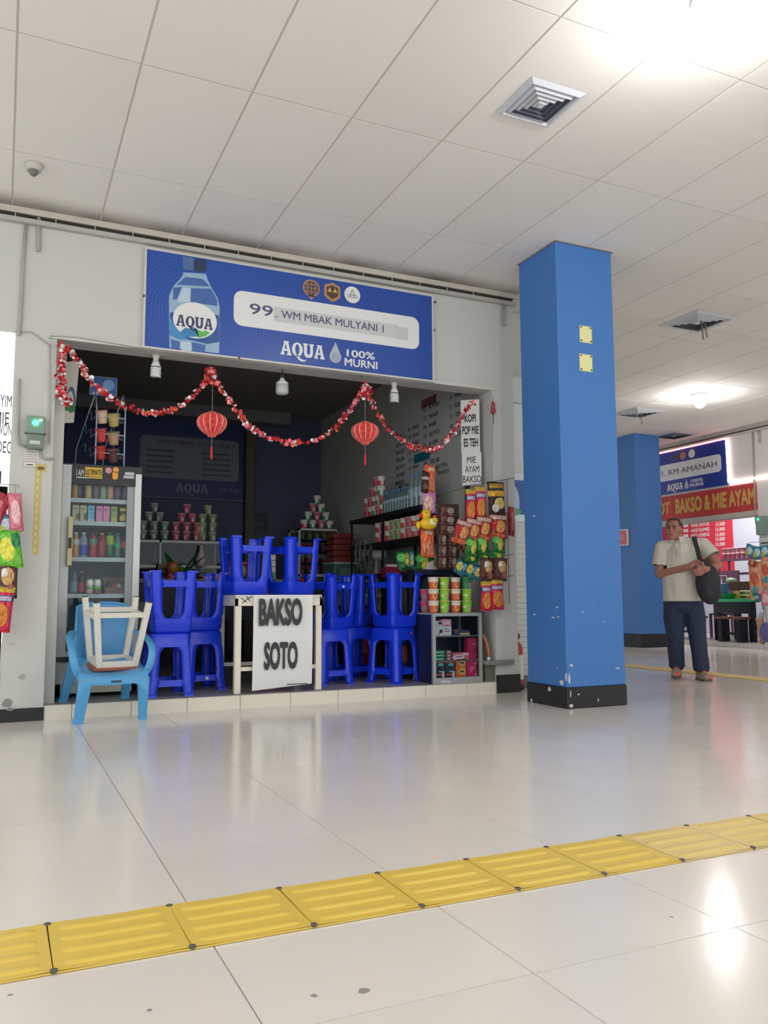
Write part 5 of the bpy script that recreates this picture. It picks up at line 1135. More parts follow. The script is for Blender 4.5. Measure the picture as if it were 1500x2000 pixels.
t = thing('wire_grid', 'thin dark wire snack rack fixed to the right pillar', 'rack', (3.8, -.02, 1.2), world=True)
gr = MB()
for py in (938, 1003, 1045, 1086, 1128):
    a = atY(905, py+12, -.02); b = atY(1004, py-4, -.02); gr.tube([a, b], .003, 5)
for px in (940, 990):
    a = atY(px, 935, -.018); b = atY(px, 1180, -.018); gr.tube([a, (a.x, a.y, b.z)], .003, 5)
gr.build('wires', mat('rack_wire_dark', (90, 88, 84), 0.5), t)
G = 'snacks on the right pillar'
pack(919, 956, -.06, .095, .29, 'red', 'red chips packet with yellow top and orange disc, top row, nearer the menu sheets', G, rz=-.25)
pack(938, 951, -.07, .105, .29, 'red', 'red chips packet with yellow top and orange disc, top row, next to the black packet', G, rz=-.2)
pack(967, 941, -.07, .18, .30, 'black', 'black and yellow potato chips packet in the top row on the right pillar', G, rz=.05, roll=-.06)
for i, px in enumerate((909, 927, 946, 973)):
    pack(px, 1017-i*4, -.10-.012*i, .145 if i < 3 else .165, .21, 'maroon', 'maroon cracker packet, %s from the menu sheets in the second snack row' % ('first', 'second', 'third', 'fourth')[i], 'maroon cracker packets', rz=-.3, roll=.30-.09*i)
pack(921, 1035, -.05, .10, .2, 'maroon', 'maroon cracker packet hanging lower, behind the green packets', G, roll=.3)
pack(910, 1040, -.04, .09, .17, 'brown', 'small brown packet behind the maroon crackers', G, roll=.3)
pack(998, 990, -.06, .06, .26, 'long', 'long narrow red packet at the outer end of the snack rows', G)
for i, px in enumerate((925, 944, 975)): pack(px, 1052-i*3, -.12, .135, .15, 'green', 'bright green packet, %s from the menu sheets in the taller green row' % ('first', 'second', 'third')[i], 'green snack packets upper row', roll=.18-.06*i)
for i, px in enumerate((922, 946, 973)): pack(px, 1074-i*1, -.08, .135, .11, 'green', 'green packet, %s from the menu sheets in the shorter green row below' % ('first', 'second', 'third')[i], 'green snack packets lower row', roll=.1)
for i, px in enumerate((951, 978)): pack(px, 1089, -.10, .14, .2, 'brown', 'dark brown packet under the green rows, %s' % ('next to the teal packets', 'at the outer end')[i], 'brown snack packets', roll=.06)
pack(968, 1100, -.06, .12, .15, 'choc', 'deep brown packet tucked behind the brown ones under the green rows', G)
for i, px in enumerate((905, 925, 940)): pack(px, 1095+i*6, -.06, .11, .13, 'teal', 'teal packet with yellow and blue print, %s from the brown packets' % ('third', 'second', 'first')[i], 'teal snack packets', roll=.45)
pack(949, 1136, -.09, .10, .255, 'red', 'red chips packet, bottom row, nearer the cups', G, rz=-.15)
pack(969, 1132, -.10, .13, .26, 'red', 'red chips packet, bottom row, at the outer end', G, rz=-.05, roll=-.04)
# left edge snacks
G = 'snacks left of the pillar'
pack(28, 963, -.16, .09, .26, 'pink', 'shiny pink packet hanging left of the pillar', G, roll=-.1)
pack(10, 965, -.15, .11, .28, 'long', 'red packet hanging beside the shiny pink one', G, roll=.35)
pack(14, 1005, -.13, .13, .16, 'aqua', 'blue packet under the pink packet left of the pillar', G)
pack(14, 1035, -.16, .15, .26, 'lime', 'green and yellow packet left of the pillar', G, roll=-.15)
pack(14, 1098, -.15, .14, .24, 'brown', 'brown nut packet left of the pillar', G)
pack(5, 1145, -.17, .16, .30, 'red', 'crimson chips packet with an orange disc, lowest left of the pillar', G, roll=.08)
t = thing('hook_rail', 'thin wire hook rail carrying the snacks left of the pillar', 'rack', (-.15, -.02, 1.4), world=True)
a = atY(36, 950, -.03); MB().tube([(a.x-.4, -.1, a.z), (a.x, -.1, a.z), (a.x, -.001, a.z)], .003, 5).tube([(a.x-.02, -.06, a.z), (a.x-.02, -.06, a.z-1.0)], .003, 5).build('wires', STEEL, t)
# duck strip
YD = .15
pack(840, 909, YD, .11, .24, 'orange', 'orange packet at the top of the hanging strip above the duck', None, roll=.03)
pack(832, 921, YD-.03, .075, .19, 'choc', 'chocolate packet beside the orange one at the top of the hanging strip', None, roll=.1)
pack(838, 960, YD-.01, .135, .19, 'lilac', 'pink and lilac packet directly above the toy duck', None, roll=-.02)
pack(834, 1032, YD, .135, .25, 'orange', 'orange toy packet hanging under the duck', None, roll=-.02, name='toy_packet')
c = atY(834, 1015, YD-.06)
t = thing('inflatable_duck', 'yellow inflatable duck with red bill and white wing on the hanging strip', 'toy', (c.x, c.y, c.z))
YD1 = mat('duck_yellow', (232, 184, 20), 0.3); YR = mat('duck_red', (214, 60, 40), 0.3)
b = MB().ell((.01, 0, -.035), (.085, .04, .052), 18, 10).ell((.075, 0, -.005), (.03, .025, .03), 10, 8, M=None).ell((-.085, 0, -.05), (.022, .02, .036), 10, 8)
ob = b.build('body', YD1, t)
MB().ell((-.012, 0, .045), (.046, .036, .046), 16, 10).build('head', YD1, t)
MB().ell((-.06, -.004, .04), (.03, .02, .012), 10, 6).ell((-.064, -.004, .024), (.022, .016, .01), 10, 6).build('bill', YR, t)
MB().ell((.075, .0, .03), (.018, .014, .014), 8, 6).build('tail_valve', YR, t)
MB().ell((-.025, -.033, .055), (.006, .004, .007), 8, 6).build('eye', INK, t)
MB().ell((.028, -.036, -.02), (.022, .008, .03), 10, 6).ell((.05, -.036, -.034), (.02, .008, .014), 10, 6).build('wing', mat('duck_white', (232, 224, 190), 0.4), t)
# cardboard strip of cocoa sachets behind the duck strip, and menu sheets
G = 'cocoa sachets on the hanging strip'
for k in range(3): pack(874, 990+k*18, .30, .15, .085, 'cocoa', 'brown and white sachet right of the duck, %s of the folded three' % ('topmost', 'middle', 'lowest')[k], G, th=.02, name='sachet')
for k in range(3):
    for j in range(2): pack(864+j*20, 1044+k*22, .30, .085, .1, 'cocoa', 'brown cocoa sachet in the lower sheet, %s row, %s column' % (('top', 'middle', 'bottom')[k], ('duck-side', 'pillar-side')[j]), 'cocoa sachets lower sheet', th=.012, name='sachet')
t = thing('sachet_card', 'narrow brown backing card holding the cocoa sachets, hung on a string', 'card', (3.45, .33, 1.1), world=True)
ca = atY(854, 1112, .325); cb2 = atY(896, 985, .325)
MB().box(ca.x, cb2.x, .325, .329, ca.z, cb2.z).build('card', mat('card_brown', (84, 60, 54), .7), t); MB().tube([((ca.x+cb2.x)/2, .327, cb2.z), ((ca.x+cb2.x)/2, .21, OPZ)], .0015, 4).build('string', mat('grey_string', (150, 148, 150)), t)
t = thing('menu_sheet', 'white sheet reading KOPI POP MIE ES TEH at the right jamb', 'notice', (3.70, .2, 2.2), world=True)
def sheet(t, pts, Ya, Yb, lines, inkb):
    (x0, y0), (x1, y1) = pts
    a = atY(x0, y1, Ya); b = atY(x1, y0, Yb); u = Vector((b.x-a.x, Yb-Ya, 0)); w = u.length; u.normalize(); n = u.cross(Z)
    o = Vector((a.x, Ya, a.z)); h = b.z-a.z
    MB().hexa([o, o+u*w, o+u*w-n*.002, o-n*.002, o+Z*h, o+u*w+Z*h, o+u*w+Z*h-n*.002, o+Z*h-n*.002]).build('sheet', PAPER, t)
    for (s, fa, fb, za, zb) in lines: text(s, INK, t, o+u*(w*fa)+Z*(h*za)+n*.0005, u, Z, w=w*(fb-fa), h=h*(zb-za), bold=inkb)
sheet(t, ((901, 780), (936, 886)), .225, .125, [('KOPI', .2, .8, .58, .73), ('POP MIE', .06, .94, .35, .51), ('ES TEH', .14, .9, .12, .28)], .035)
t = thing('menu_sheet', 'white sheet reading MIE AYAM BAKSO under the other menu sheet', 'notice', (3.70, .2, 1.9), world=True)
sheet(t, ((903, 883), (940, 948)), .22, .12, [('MIE', .26, .72, .68, .87), ('AYAM', .16, .88, .39, .59), ('BAKSO', .03, .98, .08, .29)], .008)
# ================================================================== inside the shop
# price board on the side wall
XW = 3.818
t = thing('price_board', 'large pale menu board of dark printed prices on the side wall inside the shop', 'sign', (XW, 1.2, 1.9), world=True)
bz0, bz1, by0, by1 = 1.86, 2.98, .45, 2.05
MB().box(XW-.012, XW, by0, by1, bz0, bz1).build('panel', mat('price_panel', (188, 192, 190), 0.5), t)
random.seed(11)
GI = mat('price_ink', (66, 68, 70), 0.6)
def wtext(s, px, py, h, w=None):
    q = atX(px, py, XW-.013); text(s, GI, t, (XW-.0125, q.y, q.z), -Y, Z, h=h, w=w, bold=.02)
rows = ['AYAM', 'NASI', 'MIE', 'SOTO', 'KOPI', 'ES TEH', 'TELUR', 'BAKSO']
for k in range(8):
    q = atX(838, 798, XW); z = q.z-.018-.095*k+0
    for (yy, w_, s) in ((1.30, .06, '%d' % (12+k)), (1.18, .22-.03*(k % 3), rows[k])):
        if z > bz0+.05: text(s, GI, t, (XW-.0125, yy, z), -Y, Z, h=.045, w=w_, bold=.02)
for k in range(5):
    z = 2.70-.095*k+.0
    text('10', GI, t, (XW-.0125, .74, z+.06), -Y, Z, h=.045, w=.05, bold=.02); text(('MIE', 'SUSU', 'TEH', 'KOPI', 'ES')[k], GI, t, (XW-.0125, .64, z+.06), -Y, Z, h=.045, w=.13, bold=.02)
for k in range(6):
    text('%d' % (8+k), GI, t, (XW-.0125, 1.66, 2.62-.085*k), -Y, Z, h=.04, w=.05, bold=.02); text('NASI', GI, t, (XW-.0125, 1.56, 2.62-.085*k), -Y, Z, h=.04, w=.14, bold=.02)
for k in range(8): text(('SOTO', 'AYAM', 'BAKSO', 'TELUR')[k % 4], GI, t, (XW-.0125, 1.98, 2.58-.085*k), -Y, Z, h=.045, w=.22, bold=.02)
q = atX(815, 790, XW); MB().box(XW-.016, XW-.012, 1.02, 1.34, 2.80, 2.89).build('red_plate', mat('plate_maroon', (120, 70, 66), 0.5), t)
q = atX(826, 893, XW); MB().box(XW-.016, XW-.012, q.y-.17, q.y+.17, q.z-.045, q.z+.05).build('blue_plate', mat('plate_teal', (28, 104, 130), 0.5), t)
for k, (s, yy) in enumerate((('EKSTRA', .96), ('TEH BOTOL', .92), ('ES', 1.8), ('KOPI', 1.9))): text(s, GI, t, (XW-.0125, yy+.1, 2.12-.07*k if k < 2 else 2.02-.07*(k-2)), -Y, Z, h=.04, w=.26, bold=.02)
# back-wall banner
t = thing('wall_banner', 'dark blue banner with a pale menu panel on the back wall of the shop', 'banner', (1.6, 4.38, 2.1), world=True)
a = atY(262, 972, 4.37); b = atY(478, 800, 4.37)
bzz0, bzz1 = 2.12, 3.14
MB().box(.5, b.x, 4.37, 4.398, bzz0, bzz1).build('panel', mat('banner_navy', (26, 46, 104), 0.5), t)
pa = atY(272, 935, 4.37); pb_ = atY(467, 848, 4.37)
shape([rrect(pa.x, pb_.x, 2.36, 2.90, .05)], mat('banner_plate', (120, 124, 134), 0.5), t, (0, 4.368, 0), X, Z, name='menu_panel', raw=True)
GB = mat('banner_text', (70, 74, 88), 0.6)
text('WM MBAK MULYANI 1', GB, t, (pa.x+.2, 4.366, 2.80), X, Z, w=1.0, h=.05, bold=.01)
for k in range(5):
    MB().box(pa.x+.08, pa.x+.42, 4.3655, 4.367, 2.42+k*.07, 2.44+k*.07).build('text_line', GB, t); MB().box(pa.x+.78, pa.x+1.15, 4.3655, 4.367, 2.42+k*.07, 2.44+k*.07).build('text_line', GB, t)
aqua(t, (pa.x+.45, 4.366, 2.19), X, Z, .42, .11, mat('banner_logo', (110, 122, 150), 0.5)); text('100% MURNI', mat('banner_logo', (110, 122, 150)), t, (pa.x+1.0, 4.366, 2.21), X, Z, w=.3, h=.06)
MB().box(b.x, b.x+.02, 4.35, 4.398, bzz0-.02, bzz1).box(.5, b.x+.02, 4.35, 4.398, bzz0-.02, bzz0).build('frame', mat('banner_frame', (90, 94, 106), 0.5), t)
# small framed picture low on the back wall
a = atY(487, 1035, 4.37); b = atY(524, 1001, 4.37)
t = thing('framed_picture', 'small dark framed round picture on the back wall under the banner', 'picture', (a.x, 4.39, a.z), world=True)
MB().box(a.x, b.x, 4.375, 4.398, a.z, b.z).build('frame', mat('pic_frame', (64, 66, 74), 0.5), t); MB().box(a.x+.02, b.x-.02, 4.37, 4.375, a.z+.02, b.z-.02).build('print', print_mat('pic_print', (34, 38, 50), [('e', .5, .5, .3, .3, (70, 72, 84)), ('e', .5, .5, .2, .2, (40, 44, 56))], .5), t)
# glass display case carrying three cup pyramids
cy0, cy1 = 2.98, 3.34; cz_t = 1.475; cx0, cx1 = .72, 2.12; cz_b = 1.19
t = thing('display_case', 'long aluminium and glass food case with cup pyramids on top', 'display case', ((cx0+cx1)/2, cy0, .1), world=True)
CALU = mat('case_alu', (190, 194, 192), 0.4)
for z in (cz_t-.03, cz_b-.02): MB().box(cx0, cx1, cy0, cy0+.02, z, z+.03).build('rail', CALU, t); MB().box(cx0, cx1, cy1-.02, cy1, z, z+.03).build('rail', CALU, t)
for x in (cx0, 1.42, cx1-.02):
    for y in (cy0, cy1-.02): MB().box(x, x+.02, y, y+.02, .9, cz_t).build('post', CALU, t)
MB().box(cx0, cx1, cy0, cy1, cz_t-.004, cz_t).build('top_glass', mat('case_top', (150, 156, 156), 0.3), t)
MB().box(cx0, cx1, cy0+.02, cy1-.02, cz_b-.006, cz_b).build('shelf', mat('case_shelf', (120, 126, 128), 0.4), t)
MB().box(cx0+.02, cx1-.02, cy0+.008, cy0+.011, .92, cz_t-.03).build('glass_pane', glass_mat('case_glass', (214, 220, 222), .1), t)
MB().box(cx0, cx1, cy1-.006, cy1, .9, cz_t).build('back_panel', mat('case_back', (70, 74, 82), 0.5), t)
MB().box(cx0-.05, cx1+.05, cy0-.05, cy1+.05, F, .9).build('counter', mat('counter_dark', (60, 60, 62), 0.5), t)
def pyramid(pxc, rows, Yp, z, me, label, group, Wd=.098, hh=.101):
    c = atY(pxc, 1040, Yp)
    for r, n in enumerate(rows):
        for i in range(n):
            m = me[(r+i) % len(me)] if isinstance(me, list) else me
            o = link('noodle_cup', m, None, (c.x+(i-(n-1)/2)*Wd, Yp+random.uniform(-.004, .004), z+r*hh), (0, 0, random.uniform(-.6, .6)))
            cw = {CR.name: 'red and white ', CGW.name: 'green and white ', CP.name: 'rose '}.get(m.name, '') if isinstance(me, list) else ''
            tag(o, cw+label % ('bottom', 'second', 'third', 'top')[r], 'cup', group)
CA = cup_mesh('noodle_cup', CUPW, pm('cup_grey', (150, 166, 156), .4), print_mat('cup_grey_b', (96, 126, 112), [('e', .5, .4, .16, .3, (190, 198, 190))], .4), CUPW)
CP = cup_mesh('noodle_cup', CUPW, pm('cup_rose', (198, 110, 124), .4), print_mat('cup_rose_b', (176, 84, 98), [('e', .5, .4, .16, .3, (216, 180, 180))], .4), CUPW)
CL = cup_mesh('noodle_cup', CUPW, pm('cup_sage', (160, 172, 126), .4), print_mat('cup_sage_b', (124, 144, 96), [('e', .5, .4, .16, .3, (200, 204, 176))], .4), CUPW)
CR = cup_mesh('noodle_cup', CUPW, CUPW, print_mat('cup_redw', (196, 76, 66), [('e', .5, .4, .16, .3, (228, 200, 190))], .4), CUPW)
CGW = cup_mesh('noodle_cup', CUPW, CUPW, print_mat('cup_greenw', (70, 150, 96), [('e', .4, .4, .16, .3, (220, 226, 214))], .4), CUPW)
pyramid(300, [3, 3, 2, 1], cy0+.1, cz_t, CA, 'grey green noodle cup, %s row of the pyramid nearest the fridge', 'grey green cup pyramid', Wd=.118)
pyramid(364, [3, 3, 2, 1], cy0+.1, cz_t, CP, 'rose noodle cup, %s row of the pyramid on the food case', 'rose cup pyramid', Wd=.118)
pyramid(405, [2, 2, 2, 1], cy0+.1, cz_t, CL, 'sage green noodle cup, %s row of the pyramid farthest from the fridge', 'sage cup pyramid', Wd=.118)
# things on the case counter: green bunch, plastic bag, tubs
def blob(name, label, cat, px, py, Yp, r, m, n=7, seed=1, group=None):
    random.seed(seed); c = atY(px, py, Yp); b = MB()
    for k in range(n): b.ell((random.uniform(-.6, .6)*r[0], random.uniform(-.6, .6)*r[1], random.uniform(-.6, .6)*r[2]), (r[0]*random.uniform(.35, .6), r[1]*random.uniform(.35, .6), r[2]*random.uniform(.35, .6)), 8, 6, k % (len(m) if isinstance(m, list) else 1))
    return single(b, name, m, label, cat, group, loc=(c.x, c.y, c.z))
# counter table in the middle of the shop with sundries
kz = 1.02
t = thing('work_table', 'dark work table in the middle of the shop behind the stools', 'table', (1.9, 2.0, F), world=True)
MB().box(.95, 2.75, 1.75, 2.35, kz-.04, kz).build('tabletop', mat('work_top', (84, 90, 92), 0.4), t)
MB().box(.97, 2.73, 1.78, 1.80, .62, kz-.04).build('front_board', mat('work_board', (40, 44, 52), 0.6), t)
for x in (.99, 2.71):
    for y in (1.79, 2.31): MB().box(x-.025, x+.025, y-.025, y+.025, F, kz-.04).build('leg', mat('work_leg', (50, 52, 56), 0.6), t)
# green leafy bunch
LEAF = [mat('leaf_dark', (40, 104, 48), 0.45), mat('leaf_mid', (70, 140, 62), 0.4)]
c = atY(350, 1092, 1.95); t = thing('leaf_bunch', 'bunch of shiny green banana leaf wraps on the work table', 'leaves', (c.x, 1.95, kz))
random.seed(4)
for k in range(16):
    a = random.uniform(0, 2*PI); el = random.uniform(.25, 1.2); L_ = random.uniform(.24, .40); d = Vector((math.cos(a)*math.cos(el), math.sin(a)*math.cos(el)*.6, math.sin(el))); s = d.cross(Z).normalized()*.06
    m = MB(); pts = []
    for i in range(6):
        f = i/5; w_ = math.sin(PI*min(.97, f*.9+.08)); p_ = d*L_*f+Vector((0, 0, -.06*f*f)); pts += [p_-s*w_, p_+Vector((0, 0, .012)), p_+s*w_]
    m.add(pts, [(3*i+j, 3*i+j+1, 3*i+j+4, 3*i+j+3) for i in range(5) for j in range(2)], 0, True); m.build('leaf', LEAF[k % 2], t)
c = atY(336, 1100, 1.9); t = thing('jar_with_lid', 'jar with a brown lid and pink base beside the leaf bunch', 'jar', (c.x, 1.86, kz))
MB().lathe([(.05, 0), (.052, .05)], 16).build('base', pm('jar_pink', (206, 70, 120), .4), t); MB().lathe([(.055, .05), (.057, .13), (.045, .16), (.004, .168)], 16).build('lid', pm('jar_brown', (150, 92, 46), .4), t)
for k, (px, lab, cc) in enumerate(((325, 'folded brown paper stack behind the jar with the brown lid', (120, 100, 76)),)):
    c = atY(px, 1080, 2.15); single(MB().box(-.09, .09, -.06, .06, 0, .05).box(-.08, .09, -.06, .06, .055, .1).box(-.09, .07, -.06, .06, .105, .15), 'paper_stack', mat('paper_brown', cc, .7), lab, 'paper', loc=(c.x, 2.15, kz))
c = atY(405, 1085, 2.6); t = thing('plastic_bag', 'pale pink knotted plastic bag hanging against the food case', 'bag', (c.x, 2.9, c.z))
MB().lathe([(.004, -.12), (.05, -.10), (.058, -.03), (.03, .05), (.012, .1), (.02, .13)], 12).build('bag', pm('bag_pale', (196, 176, 176), .35), t)
c = atY(418, 1090, 1.95); t = thing('food_tray', 'orange tray of food on the work table', 'tray', (c.x, 1.98, kz))
MB().box(-.12, .12, -.08, .08, 0, .03).build('tray', pm('tray_orange', (214, 96, 40), .4), t, bevel=.006); MB().ell((0, 0, .03), (.1, .06, .03), 12, 8).build('food', pm('food_tan', (190, 150, 110), .6), t)
c = atY(463, 1115, 1.9); t = thing('snack_bag', 'clear bag of tan crackers with a red top on the work table', 'bag', (c.x, 1.9, kz))
MB().ell((0, 0, .08), (.1, .06, .085), 14, 10).build('bag', pm('crackers', (176, 142, 116), .3), t); MB().box(-.09, .09, -.05, .05, .15, .175).build('red_top', pm('tray_red', (206, 70, 50), .4), t, bevel=.01)
c = atY(530, 1100, 1.9); t = thing('tissue_stack', 'stack of white tissue packs above a green packet on the work table', 'box', (c.x, 1.95, kz))
MB().box(-.05, .05, -.05, .05, 0, .07).build('green_packet', pm('packet_green', (60, 140, 50), .4), t)
for k in range(3): MB().box(-.048, .048, -.05, .05, .072+k*.062, .13+k*.062).build('tissue_pack', pm('tissue_pale', (206, 198, 196), .6), t, bevel=.006)
c = atY(508, 1145, 1.2); t = thing('snack_bag', 'pink plastic bag behind the table between its two upturned stools', 'bag', (c.x, .82, .1))
MB().lathe([(.10, 0), (.12, .1), (.11, .62), (.09, .74), (.05, .84), (.02, .88)], 14).build('sack', pm('bag_pink', (190, 92, 104), .4), t); MB().ell((0, -.02, .80), (.06, .05, .07), 10, 8).build('bag_knot', pm('bag_rose', (206, 130, 140), .4), t)
# glass cabinet of cups with pyramid on top (back right)
qy0 = 3.1; qa = atY(583, 1121, qy0); qb = atY(662, 1033, qy0)
t = thing('cup_cabinet', 'aluminium glass cabinet full of noodle cups, a cup pyramid on top', 'cabinet', ((qa.x+qb.x)/2, qy0, F), world=True)
qz0, qz1 = qa.z, qb.z; ql = [qz0+(qz1-qz0)*k/4 for k in range(4)]
for y in (qy0, qy0+.38):
    for xa_ in (qa.x, qb.x-.022): MB().box(xa_, xa_+.022, y, y+.022, F, qz1).build('post', CALU, t)
    for za_ in (qz1-.03, qz0-.03): MB().box(qa.x, qb.x, y, y+.022, za_, za_+.03).build('rail', CALU, t)
MB().box(qa.x, qb.x, qy0, qy0+.4, qz1-.005, qz1).build('top', mat('case_top', (150, 156, 156)), t)
for z in ql: MB().box(qa.x, qb.x, qy0+.022, qy0+.4, z-.008, z).build('shelf', mat('case_shelf', (120, 126, 128)), t)
MB().box(qa.x, qb.x, qy0+.394, qy0+.4, qz0, qz1).build('back_panel', mat('case_back', (70, 74, 82)), t); MB().box(qa.x+.022, qb.x-.022, qy0+.008, qy0+.011, qz0, qz1-.03).build('glass_pane', glass_mat('case_glass', (214, 220, 222), .1), t)
MB().box(qa.x, qb.x, qy0+.03, qy0+.4, F, qz0-.03).build('cupboard', mat('cupboard_dark', (56, 58, 64), .5), t)
for k, z in enumerate(ql):
    for i in range(5):
        o = link('noodle_cup', (CP, CR, CP, CL)[k], None, (qa.x+.07+i*(qb.x-qa.x-.14)/4, qy0+.09, z)); tag(o, '%s noodle cup on the %s shelf inside the aluminium cup cabinet' % ((('rose', 'red'), ('red', 'red'), ('rose', 'rose'), ('sage', 'sage'))[k][0], ('lowest', 'second', 'third', 'top')[k]), 'cup', 'cups inside the cup cabinet')
pyramid(619, [4, 3, 2, 1], qy0+.12, qz1, [CR, CGW, CP, CGW], 'noodle cup, %s row of the mixed pyramid on the cup cabinet', 'mixed cup pyramid', Wd=.112)
# drawers, red crates, fan
c = atY(676, 1110, 2.7); t = thing('drawer_unit', 'teal plastic drawer unit with pale rims beside the cup cabinet', 'drawers', (c.x, 2.85, F))
for k in range(5):
    d = MB().box(-.15, .15, -.15, .2, .05+k*.22, .05+k*.22+.2).build('drawer', mat('drawer_teal', (66, 110, 104), .4), t, bevel=.01); MB().box(-.16, .16, -.165, .2, .05+k*.22+.195, .05+k*.22+.22).build('rim', mat('drawer_rim', (176, 186, 180), .4), d)
    MB().box(-.08, .1, -.155, -.15, .08+k*.22, .2+k*.22).build('front', mat('drawer_front', (120, 140, 138), .4), d)
MB().box(-.15, .15, -.15, .2, 0, .06).build('base', mat('drawer_teal', (66, 110, 104)), t)
t = thing('packet_stack', 'stack of dark red packets on top of the teal drawers', 'packets', (c.x, 2.87, F+.05+5*.22))
for k in range(5): MB().box(-.13+.01*(k % 2), .13, -.1, .15, k*.07, k*.07+.066).build('packet', pm('packet_darkred', (130, 48, 44), .5), t, bevel=.008)
SLABZ = .84
c = atY(735, 1085, 1.7); t = thing('desk_fan', 'grey desk fan seen from behind its motor on the stone counter', 'fan', (c.x, 1.7, SLABZ))
fz = c.z-SLABZ; GF = mat('fan_grey', (150, 154, 150), .4)
MB().lathe([(.17, 0), (.17, .02), (.05, .04), (.025, .06)], 20).build('base', GF, t); MB().lathe([(.02, .05), (.018, fz-.05)], 12).build('pole', GF, t)
R3 = Matrix.Translation((-.09, .09, fz)) @ Matrix.Rotation(math.radians(50), 4, 'Z') @ Matrix.Rotation(PI/2, 4, 'X')
MB().lathe([(.03, -.12), (.055, -.1), (.06, 0.0), (.045, .04)], 14, M=Matrix.Translation((0, 0, fz)) @ Matrix.Rotation(math.radians(50), 4, 'Z') @ Matrix.Rotation(-PI/2, 4, 'X')).build('motor', GF, t)
cg = MB(); 
for r_, zz in ((.2, 0), (.19, .05), (.19, -.05), (.1, .07), (.1, -.07)): cg.tube([R3 @ Vector((r_*math.cos(2*PI*i/28), r_*math.sin(2*PI*i/28), zz)) for i in range(28)], .004, 5, closed=True)
for i in range(20):
    a = 2*PI*i/20; cg.tube([R3 @ Vector((.03*math.cos(a), .03*math.sin(a), -.075)), R3 @ Vector((.12*math.cos(a), .12*math.sin(a), -.07)), R3 @ Vector((.2*math.cos(a), .2*math.sin(a), 0)), R3 @ Vector((.12*math.cos(a), .12*math.sin(a), .07)), R3 @ Vector((.03*math.cos(a), .03*math.sin(a), .075))], .002, 4)
cg.build('cage', mat('fan_cage', (120, 128, 126), .4), t)
for k in range(3):
    a = 2*PI*k/3; bl = MB().grid(lambda u, v: tuple(R3 @ Vector(((.03+.14*u)*math.cos(a+.9*(v-.5)*(.5+u)), (.03+.14*u)*math.sin(a+.9*(v-.5)*(.5+u)), .03*(v-.5)))), 5, 4); bl.build('blade', mat('fan_blade', (70, 84, 86), .3), t)
# shelf rack along the side wall
t = thing('wall_rack', 'black three-tier shelf rack along the side wall under the price board', 'rack', (3.6, 1.4, F), world=True)
BK = mat('rack_black', (24, 25, 27), .5); rx0, rx1, ry0, ry1 = 3.40, 3.80, .62, 2.35; tz = [1.405, 1.695]; tz0 = 1.08
for z in (tz0, *tz): MB().box(rx0, rx1, ry0, ry1, z-.035, z).build('shelf', BK, t)
for x in (rx0+.01, rx1-.02):
    for y in (ry0+.01, (ry0+ry1)/2, ry1-.03): MB().box(x, x+.02, y, y+.02, F, tz[1]).build('post', BK, t)
# water bottles on the top shelf
WB_ = mat('water_clear', (92, 120, 124), .12, spec=.8); WC = pm('water_cap', (150, 170, 176), .3)
bm_ = MB().lathe([(.028, 0), (.031, .01), (.03, .1), (.031, .13), (.028, .16), (.012, .195), (.012, .205), (.014, .206), (.014, .222), (.01, .224)], 12, [0, 0, 2, 0, 0, 0, 1, 1, 1]).mesh('water_bottle', [WB_, mat('bottle_cap_blue', (90, 130, 190), .3), mat('bottle_band', (150, 176, 186), .3)])
for i in range(9):
    for j in range(2): o = link('water_bottle', bm_, None, (rx0+.045+j*.07, .95+i*.066, tz[1])); tag(o, 'small clear water bottle in the %s row on the top rack shelf' % ('front', 'rear')[j], 'bottle', 'water bottles on the rack')
bm2 = MB().lathe([(.042, 0), (.046, .012), (.043, .06), (.046, .09), (.043, .14), (.046, .18), (.04, .23), (.016, .29), (.016, .3), (.019, .302), (.019, .325), (.014, .327)], 14, [0, 0, 0, 2, 2, 0, 0, 0, 1, 1, 1]).mesh('water_bottle_large', [mat('water_clear_big', (112, 136, 140), .12, spec=.8), mat('bottle_cap_blue', (90, 130, 190)), mat('bottle_band', (150, 176, 186))])
for i, yy in enumerate((.66, .76, .86)):
    o = link('large_water_bottle', bm2, None, (rx0+.05, yy, tz[1])); tag(o, 'large clear water bottle, %s from the jamb end of the rack' % ('first', 'second', 'third')[i], 'bottle', 'large water bottles on the rack')
for r, n in enumerate((5, 5, 3, 2)):
    for i in range(n):
        me = (CR, CP, CGW, CR, CP)[(i+r) % 5]; o = link('noodle_cup', me, None, (rx0+.055, 1.56+i*.098+(0 if r < 2 else .05), tz[1]+r*.101)); tag(o, '%s noodle cup in layer %s of the stack on the top rack shelf' % ({CR.name: 'red and white', CP.name: 'rose', CGW.name: 'green and white'}[me.name], ('one', 'two', 'three', 'four')[r]), 'cup', 'noodle cups on the top rack shelf')
for i in range(9):
    for r in range(2):
        me = (CR, CR, CP, CR, CL, CL, CR, CP, CR)[i]; o = link('noodle_cup', me, None, (rx0+.055, .70+i*.12, tz[0]+r*.1)); tag(o, '%s noodle cup in the %s layer on the middle rack shelf' % ({CR.name: 'red and white', CP.name: 'rose', CL.name: 'sage green'}[me.name], ('lower', 'upper')[r]), 'cup', 'noodle cups on the middle rack shelf')
